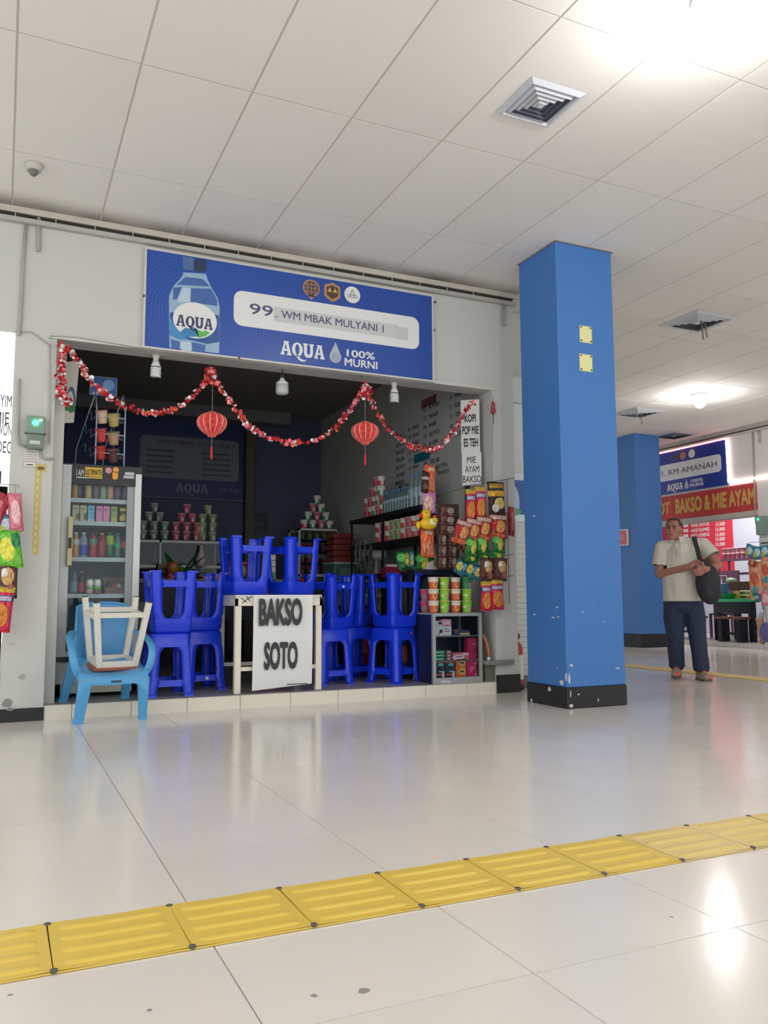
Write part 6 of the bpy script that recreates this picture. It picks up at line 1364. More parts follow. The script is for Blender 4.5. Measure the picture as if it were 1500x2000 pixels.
# shelf plank above the cabinet cups with sachet boxes
t = thing('plank_shelf', 'dark navy plank shelf above the noodle cups beside the sachets', 'shelf', (3.43, .4, F), world=True)
a = atY(800, 1122, .3); MB().box(3.25, 3.80, .44, .61, 1.04, 1.085).build('plank', mat('navy_plank', (30, 36, 66), .4), t)
for x in (3.275, 3.775): MB().box(x-.02, x+.02, .57, .61, F, 1.04).build('leg', mat('navy_plank', (30, 36, 66)), t)
for (pa_, pb__, lab, c, hh) in ((833, 868, 'white sachet box with a slanted top on the navy plank', (206, 204, 196), .14), (872, 888, 'greyish coffee sachet box on the navy plank', (150, 136, 130), .15)):
    a = atY(pa_, 1108, .46); b = atY(pb__, 1108, .46)
    o = single(MB().add([(a.x, .46, 1.085), (b.x, .46, 1.085), (b.x, .58, 1.085), (a.x, .58, 1.085), (a.x, .46, 1.085+.05), (b.x, .46, 1.085+hh), (b.x, .58, 1.085+hh), (a.x, .58, 1.085+.05)], [(0, 3, 2, 1), (4, 5, 6, 7), (0, 1, 5, 4), (1, 2, 6, 5), (2, 3, 7, 6), (3, 0, 4, 7)]), 'sachet_box', print_mat('sb_%d' % pa_, c, [('e', .6, .4, .2, .25, (150, 130, 90)), ('r', .3, .8, .6, .68, (110, 140, 120))], .5), lab, 'box', base=((a.x+b.x)/2, .52, 1.085))
# green packets by the fan
for k, (px, py, lab) in enumerate(((790, 1076, 'shiny green packet nearer the fan, beside the blue-striped one'), (830, 1084, 'shiny green packet below the orange toy packet'))):
    pack(px, py, .5, .19, .17, 'green', lab, None, roll=.2 if k else -.25, th=.07)
pack(804, 1076, .45, .05, .15, 'aqua', 'narrow blue-striped packet between the two shiny green packets', None, th=.03)
c = atY(767, 1110, 1.05); t = thing('pink_box', 'magenta box on a black stand right of the fan', 'box', (c.x, 1.08, F))
MB().box(-.07, .07, -.06, .06, 0, .93).build('stand', BK, t); MB().box(-.08, .07, -.06, .06, .93, 1.03).build('box', pm('box_magenta', (150, 36, 76), .5), t); MB().box(-.05, .05, -.03, .03, 1.03, 1.055).build('papers', PAPER, t)
# under the stools: red drum, orange gallon, green crate
c = atY(716, 1330, 1.25); t = thing('red_drum', 'tall red plastic drum standing behind the blue stools', 'drum', (c.x-.04, 1.30, F))
MB().lathe([(.17, 0), (.18, .02), (.18, .2), (.185, .21), (.18, .22), (.18, .4), (.185, .41), (.18, .42), (.185, .60), (.16, .62)], 22).build('drum', pm('drum_red', (150, 26, 28), .4), t)
c = atY(704, 1330, 1.0); t = thing('green_crate', 'dark green crate on the shop floor left of the red drum', 'crate', (c.x-.3, 1.3, F))
MB().box(-.16, .16, -.12, .12, 0, .02).box(-.16, -.145, -.12, .12, 0, .5).box(.145, .16, -.12, .12, 0, .5).box(-.16, .16, -.12, -.105, 0, .12).box(-.16, .16, -.12, -.105, .2, .32).box(-.16, .16, -.12, -.105, .4, .5).box(-.16, .16, .105, .12, 0, .5).build('crate', pm('crate_green', (26, 80, 66), .4), t)
c = atY(828, 1295, .6); t = thing('water_gallon', 'orange labelled water gallon in the shadow left of the glass cabinet', 'gallon', (3.27, .76, F+.09))
MB().lathe([(.10, 0), (.11, .03), (.11, .2)], 18).build('body', pm('gallon_blue', (60, 80, 120), .3), t); MB().lathe([(.111, .06), (.111, .2)], 18, cap=False).build('label', pm('gallon_orange', (186, 84, 50), .4), t); MB().lathe([(.11, .2), (.10, .28), (.04, .33), (.04, .37)], 18).build('neck', pm('gallon_blue', (60, 80, 120)), t)
MB().lathe([(.10, -.09), (.10, 0)], 18).build('stand_ring', BK, t)
c = atY(640, 1200, .9); t = thing('red_bag', 'red plastic sack beside the right table leg', 'bag', (2.30, .85, F))
MB().lathe([(.10, 0), (.13, .1), (.12, .5), (.13, .68), (.10, .82), (.04, .9)], 14).build('sack', pm('sack_red', (170, 40, 44), .4), t); MB().ell((-.02, -.1, .55), (.07, .05, .1), 10, 8).build('bulge', pm('sack_peach', (200, 110, 96), .4), t)
# low kitchen counter far inside, below the work table line of sight
t = thing('stone_counter', 'grey stone counter low at the back behind the fan', 'counter', (3.2, 1.7, F), world=True)
MB().box(2.78, 3.38, 1.5, 1.95, .76, SLABZ).build('slab', mat('stone_slab', (104, 106, 100), .5, noise=.15, nscale=10), t); MB().box(2.82, 3.34, 1.55, 1.9, F, .76).build('cupboard', mat('cupboard_dark', (56, 58, 64)), t)
# ================================================================== far stall on the right wall
u_ = -Y   # reading direction on a wall that faces -x
def FZ(px, py, X_=XF): return atX(px, py, X_)
sy_r = 3.86; sy_l = 6.3; sz0, sz1 = 2.71, 3.475
t = thing('shop_sign', 'blue sign of the far stall reading 1. RM AMANAH with a glowing red-white light strip', 'sign', (XF, 5.1, sz0), world=True)
MB().box(XF-.035, XF, sy_r, sy_l, sz0, sz1).build('panel', mat('far_sign_blue', (44, 62, 150), .35), t)
XS = XF-.036
pa = FZ(1408, 889, XS); pz1 = 3.19; pz0 = 2.93
shape([rrect(0, sy_l-.25-pa.y, 0, .30, .07)], lw, t, (XS, sy_l-.25, 2.95), u_, Z, name='name_plate', raw=True)
a = FZ(1293, 929, XS); b = FZ(1400, 905, XS); text('1. RM AMANAH', mat('far_letter', (80, 80, 92), .5), t, (XS-.0012, a.y, 3.045), u_, Z, w=a.y-b.y, h=.10, bold=.004)
c = FZ(1351, 886, XS); shape([circ(0, 0, .075)], lw, t, (XS, c.y, c.z), u_, Z, name='emblem_disc', raw=True)
c = FZ(1334, 890, XS); shape([circ(0, 0, .07)], og, t, (XS, c.y, c.z), u_, Z, name='emblem_disc', raw=True); c = FZ(1320, 893, XS); shape([circ(0, 0, .07)], dk, t, (XS, c.y, c.z), u_, Z, name='emblem_disc', raw=True)
a = FZ(1303, 958, XS); b = FZ(1334, 952, XS); aqua(t, (XS, a.y, 2.76), u_, Z, a.y-b.y, .12, lw)
c = FZ(1341, 947, XS); shape([[(0, .1)]+[(.05*math.cos(q), -.02+.05*math.sin(q)) for q in [math.radians(35-k*250/12) for k in range(13)]]], mat('drop_silver', (176, 186, 200)), t, (XS, c.y, 2.82), u_, Z, name='water_drop', raw=True)
a = FZ(1349, 942, XS); b = FZ(1373, 938, XS); text('100%', lw, t, (XS, a.y, 2.84), u_, Z, w=a.y-b.y, h=.06, bold=.02); text('MURNI', lw, t, (XS, a.y+.02, 2.765), u_, Z, w=a.y-b.y+.02, h=.06, bold=.02)
LED = mat('led_strip', (255, 180, 180), .5, emit=(255, 120, 120), estr=3.2); LEDW = mat('led_strip_white', (255, 235, 235), .5, emit=(255, 225, 225), estr=4)
t = thing('light_strip', 'glowing pinkish light strip edging the far stall sign and wall', 'light strip', (XF-.05, 4.8, sz1), world=True)
MB().tube([(XF-.045, sy_l, sz1+.012), (XF-.045, sy_r-.01, sz1+.012)], .014, 6).build('top_run', LED, t)
zb = FZ(1425, 943).z; MB().tube([(XF-.04, sy_r-.02, sz1+.01), (XF-.04, sy_r-.03, zb+.0)], .014, 6).build('side_run', LEDW, t)
MB().tube([(XF-.03, sy_r-.03, zb), (XF-.03, 1.5, zb+.02)], .014, 6).build('wall_run', LEDW, t)
# red banner
rz0, rz1 = 2.225, 2.69; ry_r = 3.30
t = thing('red_banner', 'red banner with gold lettering BAKSO & MIE AYAM over the far stall', 'banner', (XF, 4.9, rz0), world=True)
MB().box(XF-.02, XF, ry_r, 7.2, rz0, rz1-.02).build('cloth', mat('banner_red', (190, 62, 60), .6), t)
GO = mat('gold_letter', (206, 172, 84), .5)
a = FZ(1320, 1003, XF-.02); b = FZ(1476, 988, XF-.02); text('BAKSO & MIE AYAM', GO, t, (XF-.0205, a.y, 2.325), u_, Z, w=a.y-b.y, h=.27, bold=.035)
a = FZ(1286, 1005, XF-.02); b = FZ(1309, 1003, XF-.02); text('OT', GO, t, (XF-.0205, a.y, 2.345), u_, Z, w=a.y-b.y, h=.22, bold=.035)
MB().box(XF-.022, XF-.02, FZ(1312, 1000).y-.01, FZ(1312, 1000).y+.01, rz0, rz1-.02).build('seam', mat('banner_seam', (206, 96, 92), .6), t)
struct('trim_11', MB().box(XF-.03, XF+.2, 3.3, 7.4, 2.14, 2.222), mat('far_lintel', (190, 182, 172), .7))
# pipes, meter and papers on far pillar
pz = FZ(1476, 850); single(MB().tube([(XF-.02, FZ(1472, 850).y, 3.5), (XF-.02, FZ(1478, 1020).y, 2.0)], .014, 6), 'conduit_pipe', STEEL, 'thin grey pipe down the far wall beside the red banner', 'pipe', base=(XF, pz.y, 2.0))
pz = FZ(1484, 838); single(MB().tube([(XF-.02, pz.y, 3.52), (XF-.02, pz.y, 3.30)], .018, 6), 'conduit_pipe', STEEL, 'short pipe stub hanging on the far wall under the ledge', 'pipe', base=(XF, pz.y, 3.3))
c = FZ(1491, 1018); t = thing('electric_meter', 'small grey green electric meter on the far pillar above the snacks', 'meter', (XF, c.y, c.z-.1), world=True)
MB().box(XF-.08, XF, c.y-.09, c.y+.09, c.z-.22, c.z+.08).build('case', mat('meter_case', (120, 146, 132)), t, bevel=.01); MB().ell((XF-.085, c.y+.03, c.z+.03), (.01, .02, .02)).build('status_light', mat('far_led', (60, 220, 150), .4, emit=(40, 255, 140), estr=2), t)
t = thing('wall_notice', 'white notice sheet under the meter on the far pillar', 'notice', (XF, c.y, c.z-.6), world=True)
MB().box(XF-.004, XF, c.y-.1, c.y+.1, c.z-.58, c.z-.27).build('sheet', PAPER, t)
for k in range(4): MB().box(XF-.006, XF-.004, c.y-.07, c.y+.07, c.z-.54+k*.06, c.z-.52+k*.06).build('text_line', INK, t)
# red menu on the back wall of far stall
XB = 13.4
a = FZ(1284, 1100, XB-.01); b = FZ(1428, 1010, XB-.01)
t = thing('menu_board', 'big red menu board with white price rows inside the far stall', 'sign', (XB, (a.y+b.y)/2, a.z), world=True)
mz0, mz1 = 1.25, 2.75; MB().box(XB-.02, XB, FZ(1432, 1050, XB).y, 9.6 if False else 8.85, mz0, mz1).build('panel', mat('menu_red', (214, 56, 76), .5), t)
MB().box(XB-.022, XB-.02, FZ(1333, 1040, XB).y, FZ(1318, 1040, XB).y, 1.9, mz1).build('pale_column', mat('menu_pale', (206, 206, 196), .6), t)
items = ['NASI AYAM', 'NASI SAYUR', 'NASI RAMES', 'NASI GORENG', 'BAKSO', 'MIE AYAM']
for k, py in enumerate((1021, 1030, 1040, 1050, 1059, 1069)):
    a = FZ(1350, py, XB-.024); b = FZ(1386 if len(items[k]) > 6 else 1370, py, XB-.024); text(items[k], lw, t, (XB-.024, a.y, a.z), u_, Z, w=a.y-b.y, h=.075, bold=.02)
    a = FZ(1398, py-2, XB-.024); b = FZ(1416, py-2, XB-.024); text('15.000' if k else '7.000', lw, t, (XB-.024, a.y, a.z), u_, Z, w=a.y-b.y, h=.075, bold=.02)
    if k < 4:
        a = FZ(1335, py, XB-.024); b = FZ(1344, py, XB-.024); MB().box(XB-.024, XB-.021, b.y, a.y, a.z, a.z+.07).build('price_tag', lw, t)
c = FZ(1391, 1076, XB-.024); shape([circ(0, 0, .11, .09, 18)], mat('menu_food', (206, 130, 110), .5), t, (XB-.024, c.y, c.z), u_, Z, name='food_picture', raw=True); shape([circ(0, 0, .06, .05, 16)], mat('menu_plate', (226, 214, 196), .5), t, (XB-.0255, c.y+.03, c.z-.02), u_, Z, name='food_picture', raw=True)
c = FZ(1368, 1078, XB-.024); MB().box(XB-.024, XB-.021, c.y-.25, c.y+.2, c.z-.08, c.z+.04).build('price_tag', lw, t)
# unseen tube lamp added to brighten the inside of the far stall
t = thing('added_tube_lamp', 'added unseen white tube lamp on the ceiling inside the far stall', 'lamp', (12.1, 5.4, 3.4))
MB().box(-.05, .05, -.65, .65, -.05, 0).build('housing', PAPER, t); MB().tube([(0, -.6, -.07), (0, .6, -.07)], .016, 8).build('tube', mat('tube_glow', (255, 255, 250)), t)
L = bpy.data.lights.new('added_tube_light', 'AREA'); L.shape = 'RECTANGLE'; L.size = .08; L.size_y = 1.2; L.energy = 48; L.color = (1, .97, .95)
lo = bpy.data.objects.new('added_tube_light', L); COL.objects.link(lo); lo.parent = t; lo.location = (0, 0, -.1)
# purple shelf with cups
xs_ = 12.5; a = FZ(1402, 1105, xs_); b = FZ(1480, 1092, xs_)
t = thing('metal_rack', 'purple metal shelf rack with rows of pink cups in the far stall', 'rack', (xs_, (a.y+b.y)/2, .08), world=True)
PU = mat('rack_purple', (110, 62, 92), .5); z_a = FZ(1440, 1090, xs_).z; z_b = FZ(1440, 1118, xs_).z
for z in (z_a, z_b): MB().box(xs_, xs_+.3, b.y-.3, a.y, z-.04, z).build('shelf', PU, t)
for y in (a.y-.03, b.y-.3): MB().box(xs_, xs_+.03, y, y+.03, .08, z_a).box(xs_+.27, xs_+.3, y, y+.03, .08, z_a).build('post', PU, t)
cpm = MB().lathe([(.036, 0), (.046, .09), (.049, .092), (.048, .1)], 12, [0, 1, 1]).mesh('noodle_cup', [pm('far_cup_pink', (206, 130, 140), .4), pm('far_cup_white', (226, 220, 216), .4)])
for r in range(2):
    for i in range(8): o = link('noodle_cup', cpm, None, (xs_+.06, a.y-.12-i*.115, z_a+r*.1)); tag(o, 'pink and white cup in the %s layer on the purple rack' % ('lower', 'upper')[r], 'cup', 'cups on the purple rack')
# plastic chair (purple) in front of the rack
c = FZ(1413, 1130, 12.2); t = thing('plastic_chair', 'dark purple plastic chair back beside the blue bucket in the far stall', 'chair', (12.2, c.y, .08))
MB().box(-.2, .2, -.2, .2, .42, .45).build('seat', PU, t); MB().box(.17, .2, -.2, .2, .45, 1.25).build('backrest', PU, t)
for x in (-.18, .18):
    for y in (-.18, .18): MB().box(x-.02, x+.02, y-.02, y+.02, 0, .42).build('leg', PU, t)
# dining tables and benches in front
XT = 11.35
def ftable(y0, y1, topm, label):
    t = thing('dining_table', label, 'table', (XT, (y0+y1)/2, .08), world=True)
    z = .80
    MB().box(XT, XT+.6, y0, y1, z-.05, z).build('tabletop', topm, t)
    for x in (XT+.03, XT+.5):
        for y in (y0+.03, y1-.13): MB().box(x, x+.08, y, y+.1, .08, z-.05).build('leg', mat('far_black', (30, 31, 36), .5), t)
    MB().box(XT+.02, XT+.04, y0+.05, y1-.05, .55, z-.05).build('apron', mat('far_black', (30, 31, 36)), t)
    return t
ya = FZ(1388, 1180, XT).y; yb = FZ(1470, 1180, XT).y
ftable(yb, ya, mat('far_top_green', (60, 196, 130), .4), 'black dining table with a green top in the far stall')
ftable(ya+.25, ya+1.5, mat('far_top_dark', (52, 50, 52), .4), 'plain black dining table half hidden behind the walking man')
def bench(y0, y1, label):
    x0 = XT-.32; t = thing('bench', label, 'bench', (x0, (y0+y1)/2, .08), world=True)
    MB().box(x0, x0+.25, y0, y1, .46, .50).build('seat', mat('bench_brown', (120, 76, 58), .5), t)
    for y in (y0+.04, y1-.12): MB().box(x0+.03, x0+.22, y, y+.08, .08, .46).build('leg', mat('far_black', (30, 31, 36)), t)
    MB().box(x0+.1, x0+.14, y0+.08, y1-.08, .2, .24).build('stretcher', mat('far_black', (30, 31, 36)), t)
y_1 = FZ(1397, 1210, XT-.3).y; bench(y_1-.55, y_1, 'brown topped bench before the green-topped table')
y_2 = FZ(1372, 1210, XT-.3).y; bench(y_2+.1, y_2+.9, 'brown topped bench half hidden behind the walking man')
c = FZ(1410, 1172, XT+.2); t = thing('food_tray', 'deep green plastic tray on the green-topped table of the far stall', 'tray', (XT+.2, c.y, .80))
MB().add([(-.13, -.2, 0), (.13, -.2, 0), (.13, .2, 0), (-.13, .2, 0), (-.16, -.23, .09), (.16, -.23, .09), (.16, .23, .09), (-.16, .23, .09)], [(0, 3, 2, 1), (0, 1, 5, 4), (1, 2, 6, 5), (2, 3, 7, 6), (3, 0, 4, 7)]).build('tray', pm('tray_green', (20, 140, 70), .4), t)
c = FZ(1412, 1150, XT+.4); t = thing('plastic_bucket', 'translucent blue plastic bucket on the far stall table', 'bucket', (XT+.47, c.y+.06, .80))
MB().lathe([(.11, 0), (.14, .26), (.145, .27), (.14, .28)], 18).build('body', pm('bucket_blue', (120, 150, 206), .25), t); MB().tube([(0, -.14, .27), (0, -.08, .42), (0, .08, .42), (0, .14, .27)], .006, 6).build('handle', PAPER, t)
c = FZ(1448, 1160, XT+.4); t = thing('yellow_boxes', 'yellow and black packets stacked on the far stall table', 'packets', (XT+.4, c.y-.12, .80))
for k in range(2): MB().box(-.1, .1, -.22+.03*k, .2, k*.07, k*.07+.066).build('packet', print_mat('yellow_pack', (214, 190, 70), [('e', .5, .5, .2, .3, (60, 56, 30)), ('e', .2, .4, .08, .2, (60, 56, 30))], .4, axes='YZ'), t)
MB().box(-.1, .1, -.3, .3, .15, .30).build('brown_box', mat('box_brown', (92, 56, 40), .6), t)
c = FZ(1434, 1128, XT+.5); t = thing('green_melon', 'small green bowl cover on the brown box in the far stall', 'bowl', (XT+.42, c.y, 1.10)); MB().ell((0, 0, .02), (.1, .1, .06), 12, 8).build('bowl', pm('bowl_green', (160, 190, 150), .4), t)
# woven basket with bag and the hanging snacks at the far pillar
c = Vector((0, 3.465, 0)); t = thing('waste_basket', 'tan woven waste basket with a plastic bag at the far step', 'basket', (XF+.25, c.y, .08))
MB().lathe([(.115, 0), (.155, .38), (.163, .39), (.158, .41)], 20).build('basket', mat('basket_tan', (206, 164, 122), .6, bump=.4, bscale=80), t); MB().lathe([(.14, .38), (.12, .46), (.06, .54)], 14).build('liner', pm('liner_grey', (206, 206, 212), .3), t)
c = FZ(1476, 1210, 11.1); t = thing('blue_carton', 'sky blue bag leaning behind the woven basket in the far stall', 'bag', (XF+.55, c.y, .08))
MB().hexa([(-.05, -.13, 0), (.05, -.13, 0), (.05, .13, 0), (-.05, .13, 0), (-.02, -.12, .78), (.04, -.12, .78), (.04, .16, .78), (-.02, .16, .78)]).build('bag', pm('bag_sky', (70, 180, 220), .4), t, bevel=.015)
def fpack(px, py, Xp, w, h, kind, label, group=None, roll=0):
    key = (kind, round(w, 3), round(h, 3))
    if key not in PMESH: PMESH[key] = pack_mesh('pack_'+kind, w, h, .06, PK[kind])
    q = atX(px, py, Xp); o = link('snack_packet', PMESH[key], None, q, (0, roll, -PI/2)); return tag(o, label, 'snack packet', group)
XP = XF-.14
for i, px in enumerate((1468, 1481, 1494)): fpack(px, 1064+(i % 2)*3, XP, .2, .2, 'aqua', 'blue white packet, %s from the red banner in the far snacks' % ('first', 'second', 'third')[i], 'blue far snacks', roll=.3-.2*i)
fpack(1474, 1096, XP, .26, .62, 'peach', 'tall peach coloured snack bag on the far pillar', None); fpack(1495, 1085, XP, .2, .5, 'peach', 'second peach snack bag partly cut by the picture edge on the far pillar', None)
fpack(1470, 1092, XP-.05, .14, .12, 'maroon', 'small maroon packet on top of the tall peach bag', None, roll=.3)
fpack(1496, 1155, XP-.03, .2, .22, 'pink', 'pink packet hanging below the peach bags on the far pillar', None); fpack(1476, 1180-20, XP-.06, .14, .13, 'teal', 'small teal packet at the bottom of the far pillar snacks', None)
t = thing('hook_rail', 'wire rail carrying the snacks on the far pillar', 'rack', (XF-.1, 3.4, 2.0), world=True)
a = FZ(1462, 1060, XP); MB().tube([(XP, a.y, a.z), (XP, a.y-.9, a.z), (XF-.001, a.y-.9, a.z)], .004, 5).tube([(XP+.04, a.y-.45, a.z), (XP+.04, a.y-.45, a.z-1.0)], .004, 5).build('wires', STEEL, t)
c = FZ(1497, 1235, XF-.1); t = thing('shopping_bag', 'dark violet bag hanging below the far pillar snacks', 'bag', (XF-.12, c.y, c.z))
MB().ell((0, 0, 0), (.06, .1, .16), 12, 8).build('bag', pm('bag_violet', (84, 84, 140), .4), t); MB().tube([(0, -.04, .12), (0, 0, .46), (0, .04, .12)], .006, 5).build('handle', pm('bag_violet', (84, 84, 140)), t)
# ================================================================== walking man
PX, PY = 6.20, .14
ROT = math.radians(-44)
MAN = bpy.data.objects.new('tmp_man', None)
def cap_(b, a, c, ra, rc, n=12, k=5):
    a = Vector(a); c = Vector(c); d = (c-a); L_ = d.length; zz = d.normalized(); q = zz.to_track_quat('Z', 'Y').to_matrix().to_4x4(); prof = []
    for i in range(k+1): th = -PI/2+PI/2*i/k; prof.append((max(1e-4, ra*math.cos(th)), ra*math.sin(th)))
    for i in range(k+1): th = PI/2*i/k; prof.append((max(1e-4, rc*math.cos(th)), L_+rc*math.sin(th)))
    b.lathe(prof, n, 0, Matrix.Translation(a) @ q)
def chain(b, pts):
    for (p, r), (q, s) in zip(pts, pts[1:]): cap_(b, p, q, r, s)
def remesh(b, name, m, vox, parent=None, smooth=4):
    me = b.mesh('raw', m); o = bpy.data.objects.new('raw', me); COL.objects.link(o)
    md = o.modifiers.new('r', 'REMESH'); md.mode = 'VOXEL'; md.voxel_size = vox; md.use_smooth_shade = True
    s = o.modifiers.new('s', 'SMOOTH'); s.factor = .5; s.iterations = smooth
    bpy.context.view_layer.update(); me2 = bpy.data.meshes.new_from_object(o.evaluated_get(bpy.context.evaluated_depsgraph_get()))
    bpy.data.objects.remove(o); me2.name = name; me2.materials.clear(); me2.materials.append(m)
    for p in me2.polygons: p.use_smooth = True
    return link(name, me2, parent)
SKIN = mat('skin', (164, 112, 94), .5); SKIN2 = mat('lips', (128, 74, 64), .5)
SH_R, SH_L = (-.225, .0, 1.33), (.165, 0, 1.35); EL_R, EL_L = (-.262, -.04, 1.06), (.295, -.10, 1.14); HA_R, HA_L = (.045, -.245, 1.13), (.175, -.275, 1.09)
HIP_R, HIP_L = (-.135, 0, .80), (.035, 0, .80); KN_R, KN_L = (-.135, -.05, .46), (.075, -.03, .46); AN_R, AN_L = (-.13, .08, .10), (.10, -.02, .08)
b = MB()
# torso, neck
chain(b, [((-.05, 0, .80), .13), ((-.05, -.01, .95), .135), ((-.045, -.005, 1.12), .14), ((-.04, 0, 1.27), .13)])
chain(b, [(SH_R, .06), ((-.04, 0, 1.35), .075), (SH_L, .06)]); chain(b, [((-.05, 0, 1.36), .062), ((-.10, -.015, 1.46), .058)])
# head
hc = Vector((-.112, -.03, 1.515))
Rh = Matrix.Translation(hc) @ Matrix.Rotation(math.radians(-14), 4, 'Z') @ Matrix.Rotation(math.radians(6), 4, 'Y')
def he(c, r): b.ell(c, r, 14, 10, 0, Rh)
he((0, .012, .025), (.076, .094, .092)); he((0, -.022, -.045), (.062, .066, .078)); he((0, -.045, -.085), (.038, .036, .028)); he((0, -.092, -.012), (.013, .022, .016)); cap_(b, Rh @ Vector((0, -.08, .022)), Rh @ Vector((0, -.1, -.012)), .009, .013)
he((.078, .006, -.008), (.012, .02, .032)); he((-.078, .006, -.008), (.012, .02, .032)); he((0, -.078, .034), (.05, .016, .012)); he((.036, -.062, -.02), (.024, .022, .022)); he((-.036, -.062, -.02), (.024, .022, .022)); he((0, -.086, -.052), (.026, .012, .008))
# arms
chain(b, [(SH_R, .058), (EL_R, .045), (HA_R, .03)]); chain(b, [(SH_L, .058), (EL_L, .045), (HA_L, .03)])
def hand(w, d, up, side, curl):
    """palm and five bent fingers; d along the hand, up = back of hand, side = thumb side"""
    w = Vector(w); d = Vector(d).normalized(); side = Vector(side); side = (side-d*side.dot(d)).normalized(); up = d.cross(side)
    for k in range(4): cap_(b, w+side*(.028-.018*k), w+d*.075+side*(.034-.021*k), .016, .0125)
    for k in range(4):
        L_ = (.07, .08, .074, .058)[k]; p = w+d*.075+side*(.034-.021*k); pts = [(p, .0105)]; dd = d.copy(); pos = p
        for j in range(3):
            ang = curl*(j+.6); v = d*math.cos(ang)+up*math.sin(ang); pos = pos+v*L_*(.45, .32, .25)[j]; pts.append((pos, .0098-.0009*j))
        chain(b, pts)
    p0 = w+d*.02+side*.035; chain(b, [(p0, .014), (p0+side*.022+d*.03+up*.012, .0115), (p0+side*.018+d*.06+up*.03, .0095)])
hand(HA_R, (.9, -.1, .06), None, (0, -.25, 1), .75); hand(HA_L, (-.75, -.2, -.25), None, (0, -.3, 1), .75)
# legs and feet
chain(b, [(HIP_R, .095), (KN_R, .058), (AN_R, .04)]); chain(b, [(HIP_L, .095), (KN_L, .058), (AN_L, .04)])
body = remesh(b, 'person', SKIN, .0065, None, 3)
tag(body, 'walking man in a pale polo shirt and dark jeans holding a black bag before him', 'person'); body.location = (PX, PY, 0); body.rotation_euler = (0, 0, ROT)
# face details and hair
fe = MB()
for s in (-1, 1): fe.ell((s*.03, -.082, .012), (.012, .006, .006), 10, 6, 0, Rh)
fe.build('eyes', mat('eye_dark', (40, 30, 28), .4), body)
bw_ = MB()
for s in (-1, 1): cap_(bw_, Rh @ Vector((s*.014, -.093, .034)), Rh @ Vector((s*.05, -.078, .034)), .0045, .003, 8, 3)
bw_.build('eyebrows', mat('brow_dark', (52, 40, 36), .7), body)
MB().ell((0, -.0965, -.052), (.022, .004, .0035), 10, 6, 0, Rh).build('mouth', SKIN2, body)
hb_ = MB(); 
hb_.ell((0, .022, .036), (.081, .094, .09), 20, 14, 0, Rh)
hair = hb_.mesh('hair', mat('hair_dark', (62, 50, 46), .8, bump=.4, bscale=200)); bm = bmesh.new(); bm.from_mesh(hair)
Ri = Rh.inverted()
dele = [v for v in bm.verts if (Ri @ v.co).y < -.045 and (Ri @ v.co).z < .085 or (Ri @ v.co).z < -.02 or ((Ri @ v.co).z < .03 and (Ri @ v.co).y < 0)]
bmesh.ops.delete(bm, geom=dele, context='VERTS'); bm.to_mesh(hair); bm.free(); link('hair', hair, body)
# polo shirt
b = MB(); SHIRT = mat('polo_cream', (206, 200, 186), .8, bump=.15, bscale=90)
chain(b, [((-.052, 0, .72), .150), ((-.052, 0, .84), .158), ((-.05, -.015, .98), .162), ((-.045, -.01, 1.12), .160), ((-.038, 0, 1.27), .150)])
for s in (-1, 1): chain(b, [((-.05+s*.055, 0, .70), .138), ((-.05+s*.055, 0, .86), .135), ((-.05+s*.06, -.005, 1.1), .135), ((-.04+s*.06, 0, 1.25), .115)])
chain(b, [((-.225, 0, 1.325), .078), ((-.04, 0, 1.35), .085), ((.165, 0, 1.345), .078)]); chain(b, [(SH_R, .078), ((-.252, -.022, 1.15), .084)]); chain(b, [(SH_L, .078), ((.255, -.065, 1.225), .084)])
sh = remesh(b, 'polo_shirt', SHIRT, .008, body, 6)
bm = bmesh.new(); bm.from_mesh(sh.data)
def cut(co, no):
    g = bm.verts[:]+bm.edges[:]+bm.faces[:]; bmesh.ops.bisect_plane(bm, geom=g, plane_co=co, plane_no=no, clear_outer=True)
cut((0, 0, .785), (0, 0, -1)); 
for (e, a, f) in ((EL_R, SH_R, .70), (EL_L, SH_L, .62)):
    d = (Vector(e)-Vector(a)); p = Vector(a)+d*f; d.normalize()
    g = [v for v in bm.verts if (v.co-p).dot(d) > 0 and (v.co-p).length < .1]
    bmesh.ops.delete(bm, geom=g, context='VERTS')
bm.to_mesh(sh.data); bm.free()
col_ = MB(); n = 18
for k in range(2): pass
def collar(u, v):
    a = PI*1.5+.3+(2*PI-.6)*u; c = Vector((-.083, -.008, 1.42)); r = .066+.038*v; fr_n = .5-.5*math.sin(a)
    return tuple(c+Vector((r*math.cos(a), r*math.sin(a), .03-.035*v-fr_n*(.012+.03*v))))
col_.grid(collar, 24, 3).build('collar', SHIRT, body)
MB().bar((-.085, -.158, 1.36), (-.07, -.172, 1.24), .022, .006).build('placket', mat('polo_placket', (190, 184, 170), .8), body)
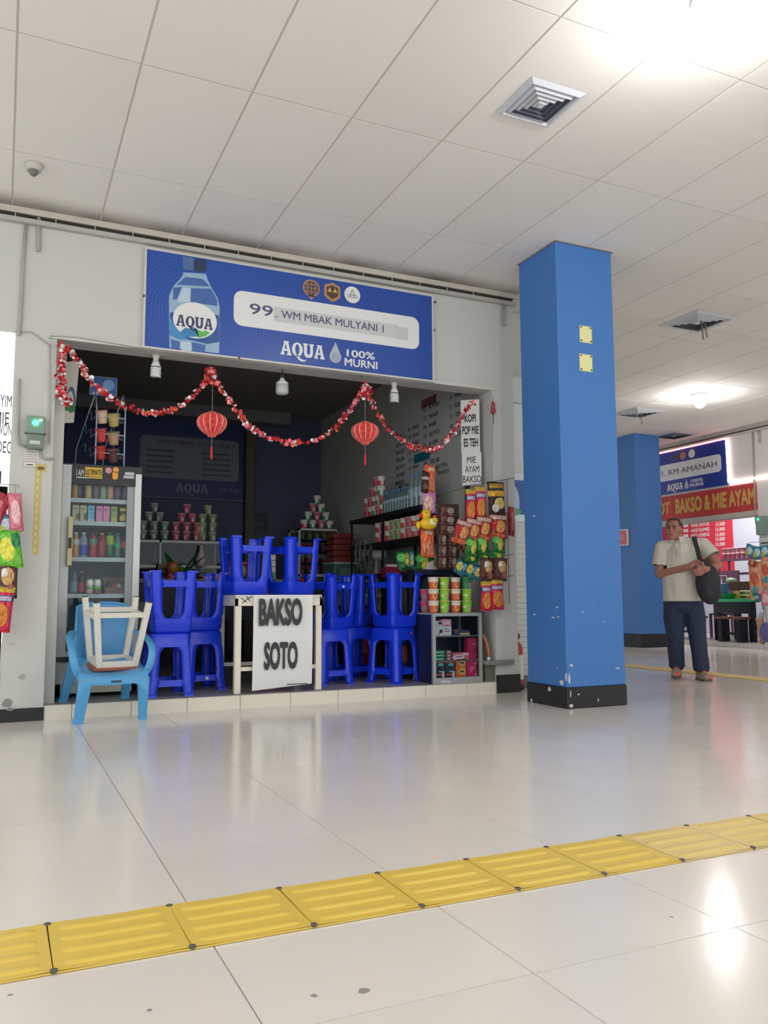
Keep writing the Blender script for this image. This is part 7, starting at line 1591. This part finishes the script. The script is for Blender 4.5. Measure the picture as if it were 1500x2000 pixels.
# trousers
b = MB(); JE = mat('jeans_dark', (36, 46, 72), .8, bump=.2, bscale=140, noise=.15, nscale=6)
chain(b, [((-.10, 0, .78), .122), ((.01, 0, .78), .128)]); chain(b, [((-.11, .0, .86), .118), ((.01, 0, .86), .118)])
chain(b, [(HIP_R, .104), ((-.14, -.03, .6), .105), (KN_R, .088), ((-.135, .02, .28), .082), ((-.13, .07, .15), .078)])
chain(b, [(HIP_L, .108), ((.062, -.015, .6), .105), (KN_L, .088), ((.088, -.03, .28), .08), ((.10, -.02, .13), .082)])
for (x, y) in ((-.13, .065), (.10, -.02)):
    for z in (.13, .17, .21): b.ell((x, y, z), (.084-.2*(z-.13)*.2, .084, .018), 14, 8)
b.ell((-.05, 0, .74), (.17, .14, .12), 16, 10)
tr = remesh(b, 'trousers', JE, .008, body, 4)
bm = bmesh.new(); bm.from_mesh(tr.data); g = bm.verts[:]+bm.edges[:]+bm.faces[:]; bmesh.ops.bisect_plane(bm, geom=g, plane_co=(0, 0, .085), plane_no=(0, 0, -1), clear_outer=True); bm.to_mesh(tr.data); bm.free()
# shoes
def shoe(x, y, lift, rz):
    M_ = T(x, y, lift) @ RZ(rz) @ Matrix.Rotation(lift*3.0, 4, 'X')
    b = MB(); b.ell((0, .03, .05), (.045, .06, .055), 12, 8, 0, M_); b.ell((0, -.06, .042), (.052, .09, .046), 12, 8, 0, M_); b.ell((0, -.13, .036), (.05, .05, .036), 12, 8, 0, M_)
    o = remesh(b, 'shoe', mat('shoe_beige', (150, 138, 122), .6), .006, body, 3)
    s = MB(); pts = [(.046, -.12), (.04, -.165), (0, -.18), (-.04, -.165), (-.046, -.12), (-.04, .03), (-.035, .08), (0, .092), (.035, .08), (.04, .03)]
    s.add([(px, py, .0) for px, py in pts]+[(px, py, .02) for px, py in pts], [list(range(10))[::-1], list(range(10, 20))]+[(i, (i+1) % 10, 10+(i+1) % 10, 10+i) for i in range(10)], 0, False, M_); s.build('sole', mat('shoe_sole', (92, 80, 70), .6), o)
    MB().ell((0, -.05, .085), (.026, .05, .02), 10, 6, 0, M_).ell((.02, -.16, .04), (.03, .024, .022), 10, 6, 0, M_).build('orange_panel', mat('shoe_orange', (226, 92, 62), .5), o)
shoe(-.13, .085, .035, -.1); shoe(.10, -.015, 0.0, .35)
# bag held in front on its shoulder strap
bagM = Matrix.Translation((PX, PY, 0)) @ RZ(ROT)
t = thing('backpack', 'black backpack slung on one strap before the walking man', 'bag', bagM @ Vector((.19, -.21, .76)), ROT)
b = MB(); b.ell((0, -.0, .2), (.118, .09, .2), 18, 12); b.ell((.015, -.02, .12), (.105, .085, .13), 14, 10); b.ell((-.03, 0, .36), (.07, .06, .08), 12, 8)
BGM = mat('bag_black', (38, 40, 46), .75, bump=.3, bscale=120)
bo = remesh(b, 'bag_body', BGM, .009, t, 4)
MB().grid(lambda u, v: (-.07+.15*u, -.112+.05*(2*u-1)**2+.03*(2*v-1)**2, .04+.13*v), 8, 6).build('front_pocket', mat('bag_pocket', (46, 48, 54), .75), t)
s = MB(); pth = [(-.06, .03, .40), (-.072, .02, .47), (-.085, .045, .55), (-.1, .10, .62), (-.105, .18, .672), (-.10, .25, .675), (-.1, .33, .62)]
vs = []
for i, p in enumerate(pth): vs += [(p[0]-.022, p[1], p[2]), (p[0]+.022, p[1]-.004, p[2]), (p[0]+.022, p[1]+.006, p[2]+.008), (p[0]-.022, p[1]+.008, p[2]+.008)]
s.add(vs, [(i*4+j, i*4+(j+1) % 4, (i+1)*4+(j+1) % 4, (i+1)*4+j) for i in range(len(pth)-1) for j in range(4)]); s.build('strap', mat('strap_black', (46, 50, 48), .8), t)
# ------------------------------------------------------------------ tidy: drop working properties
for o in bpy.data.objects:
    if o.get('_abs') is not None: del o['_abs']
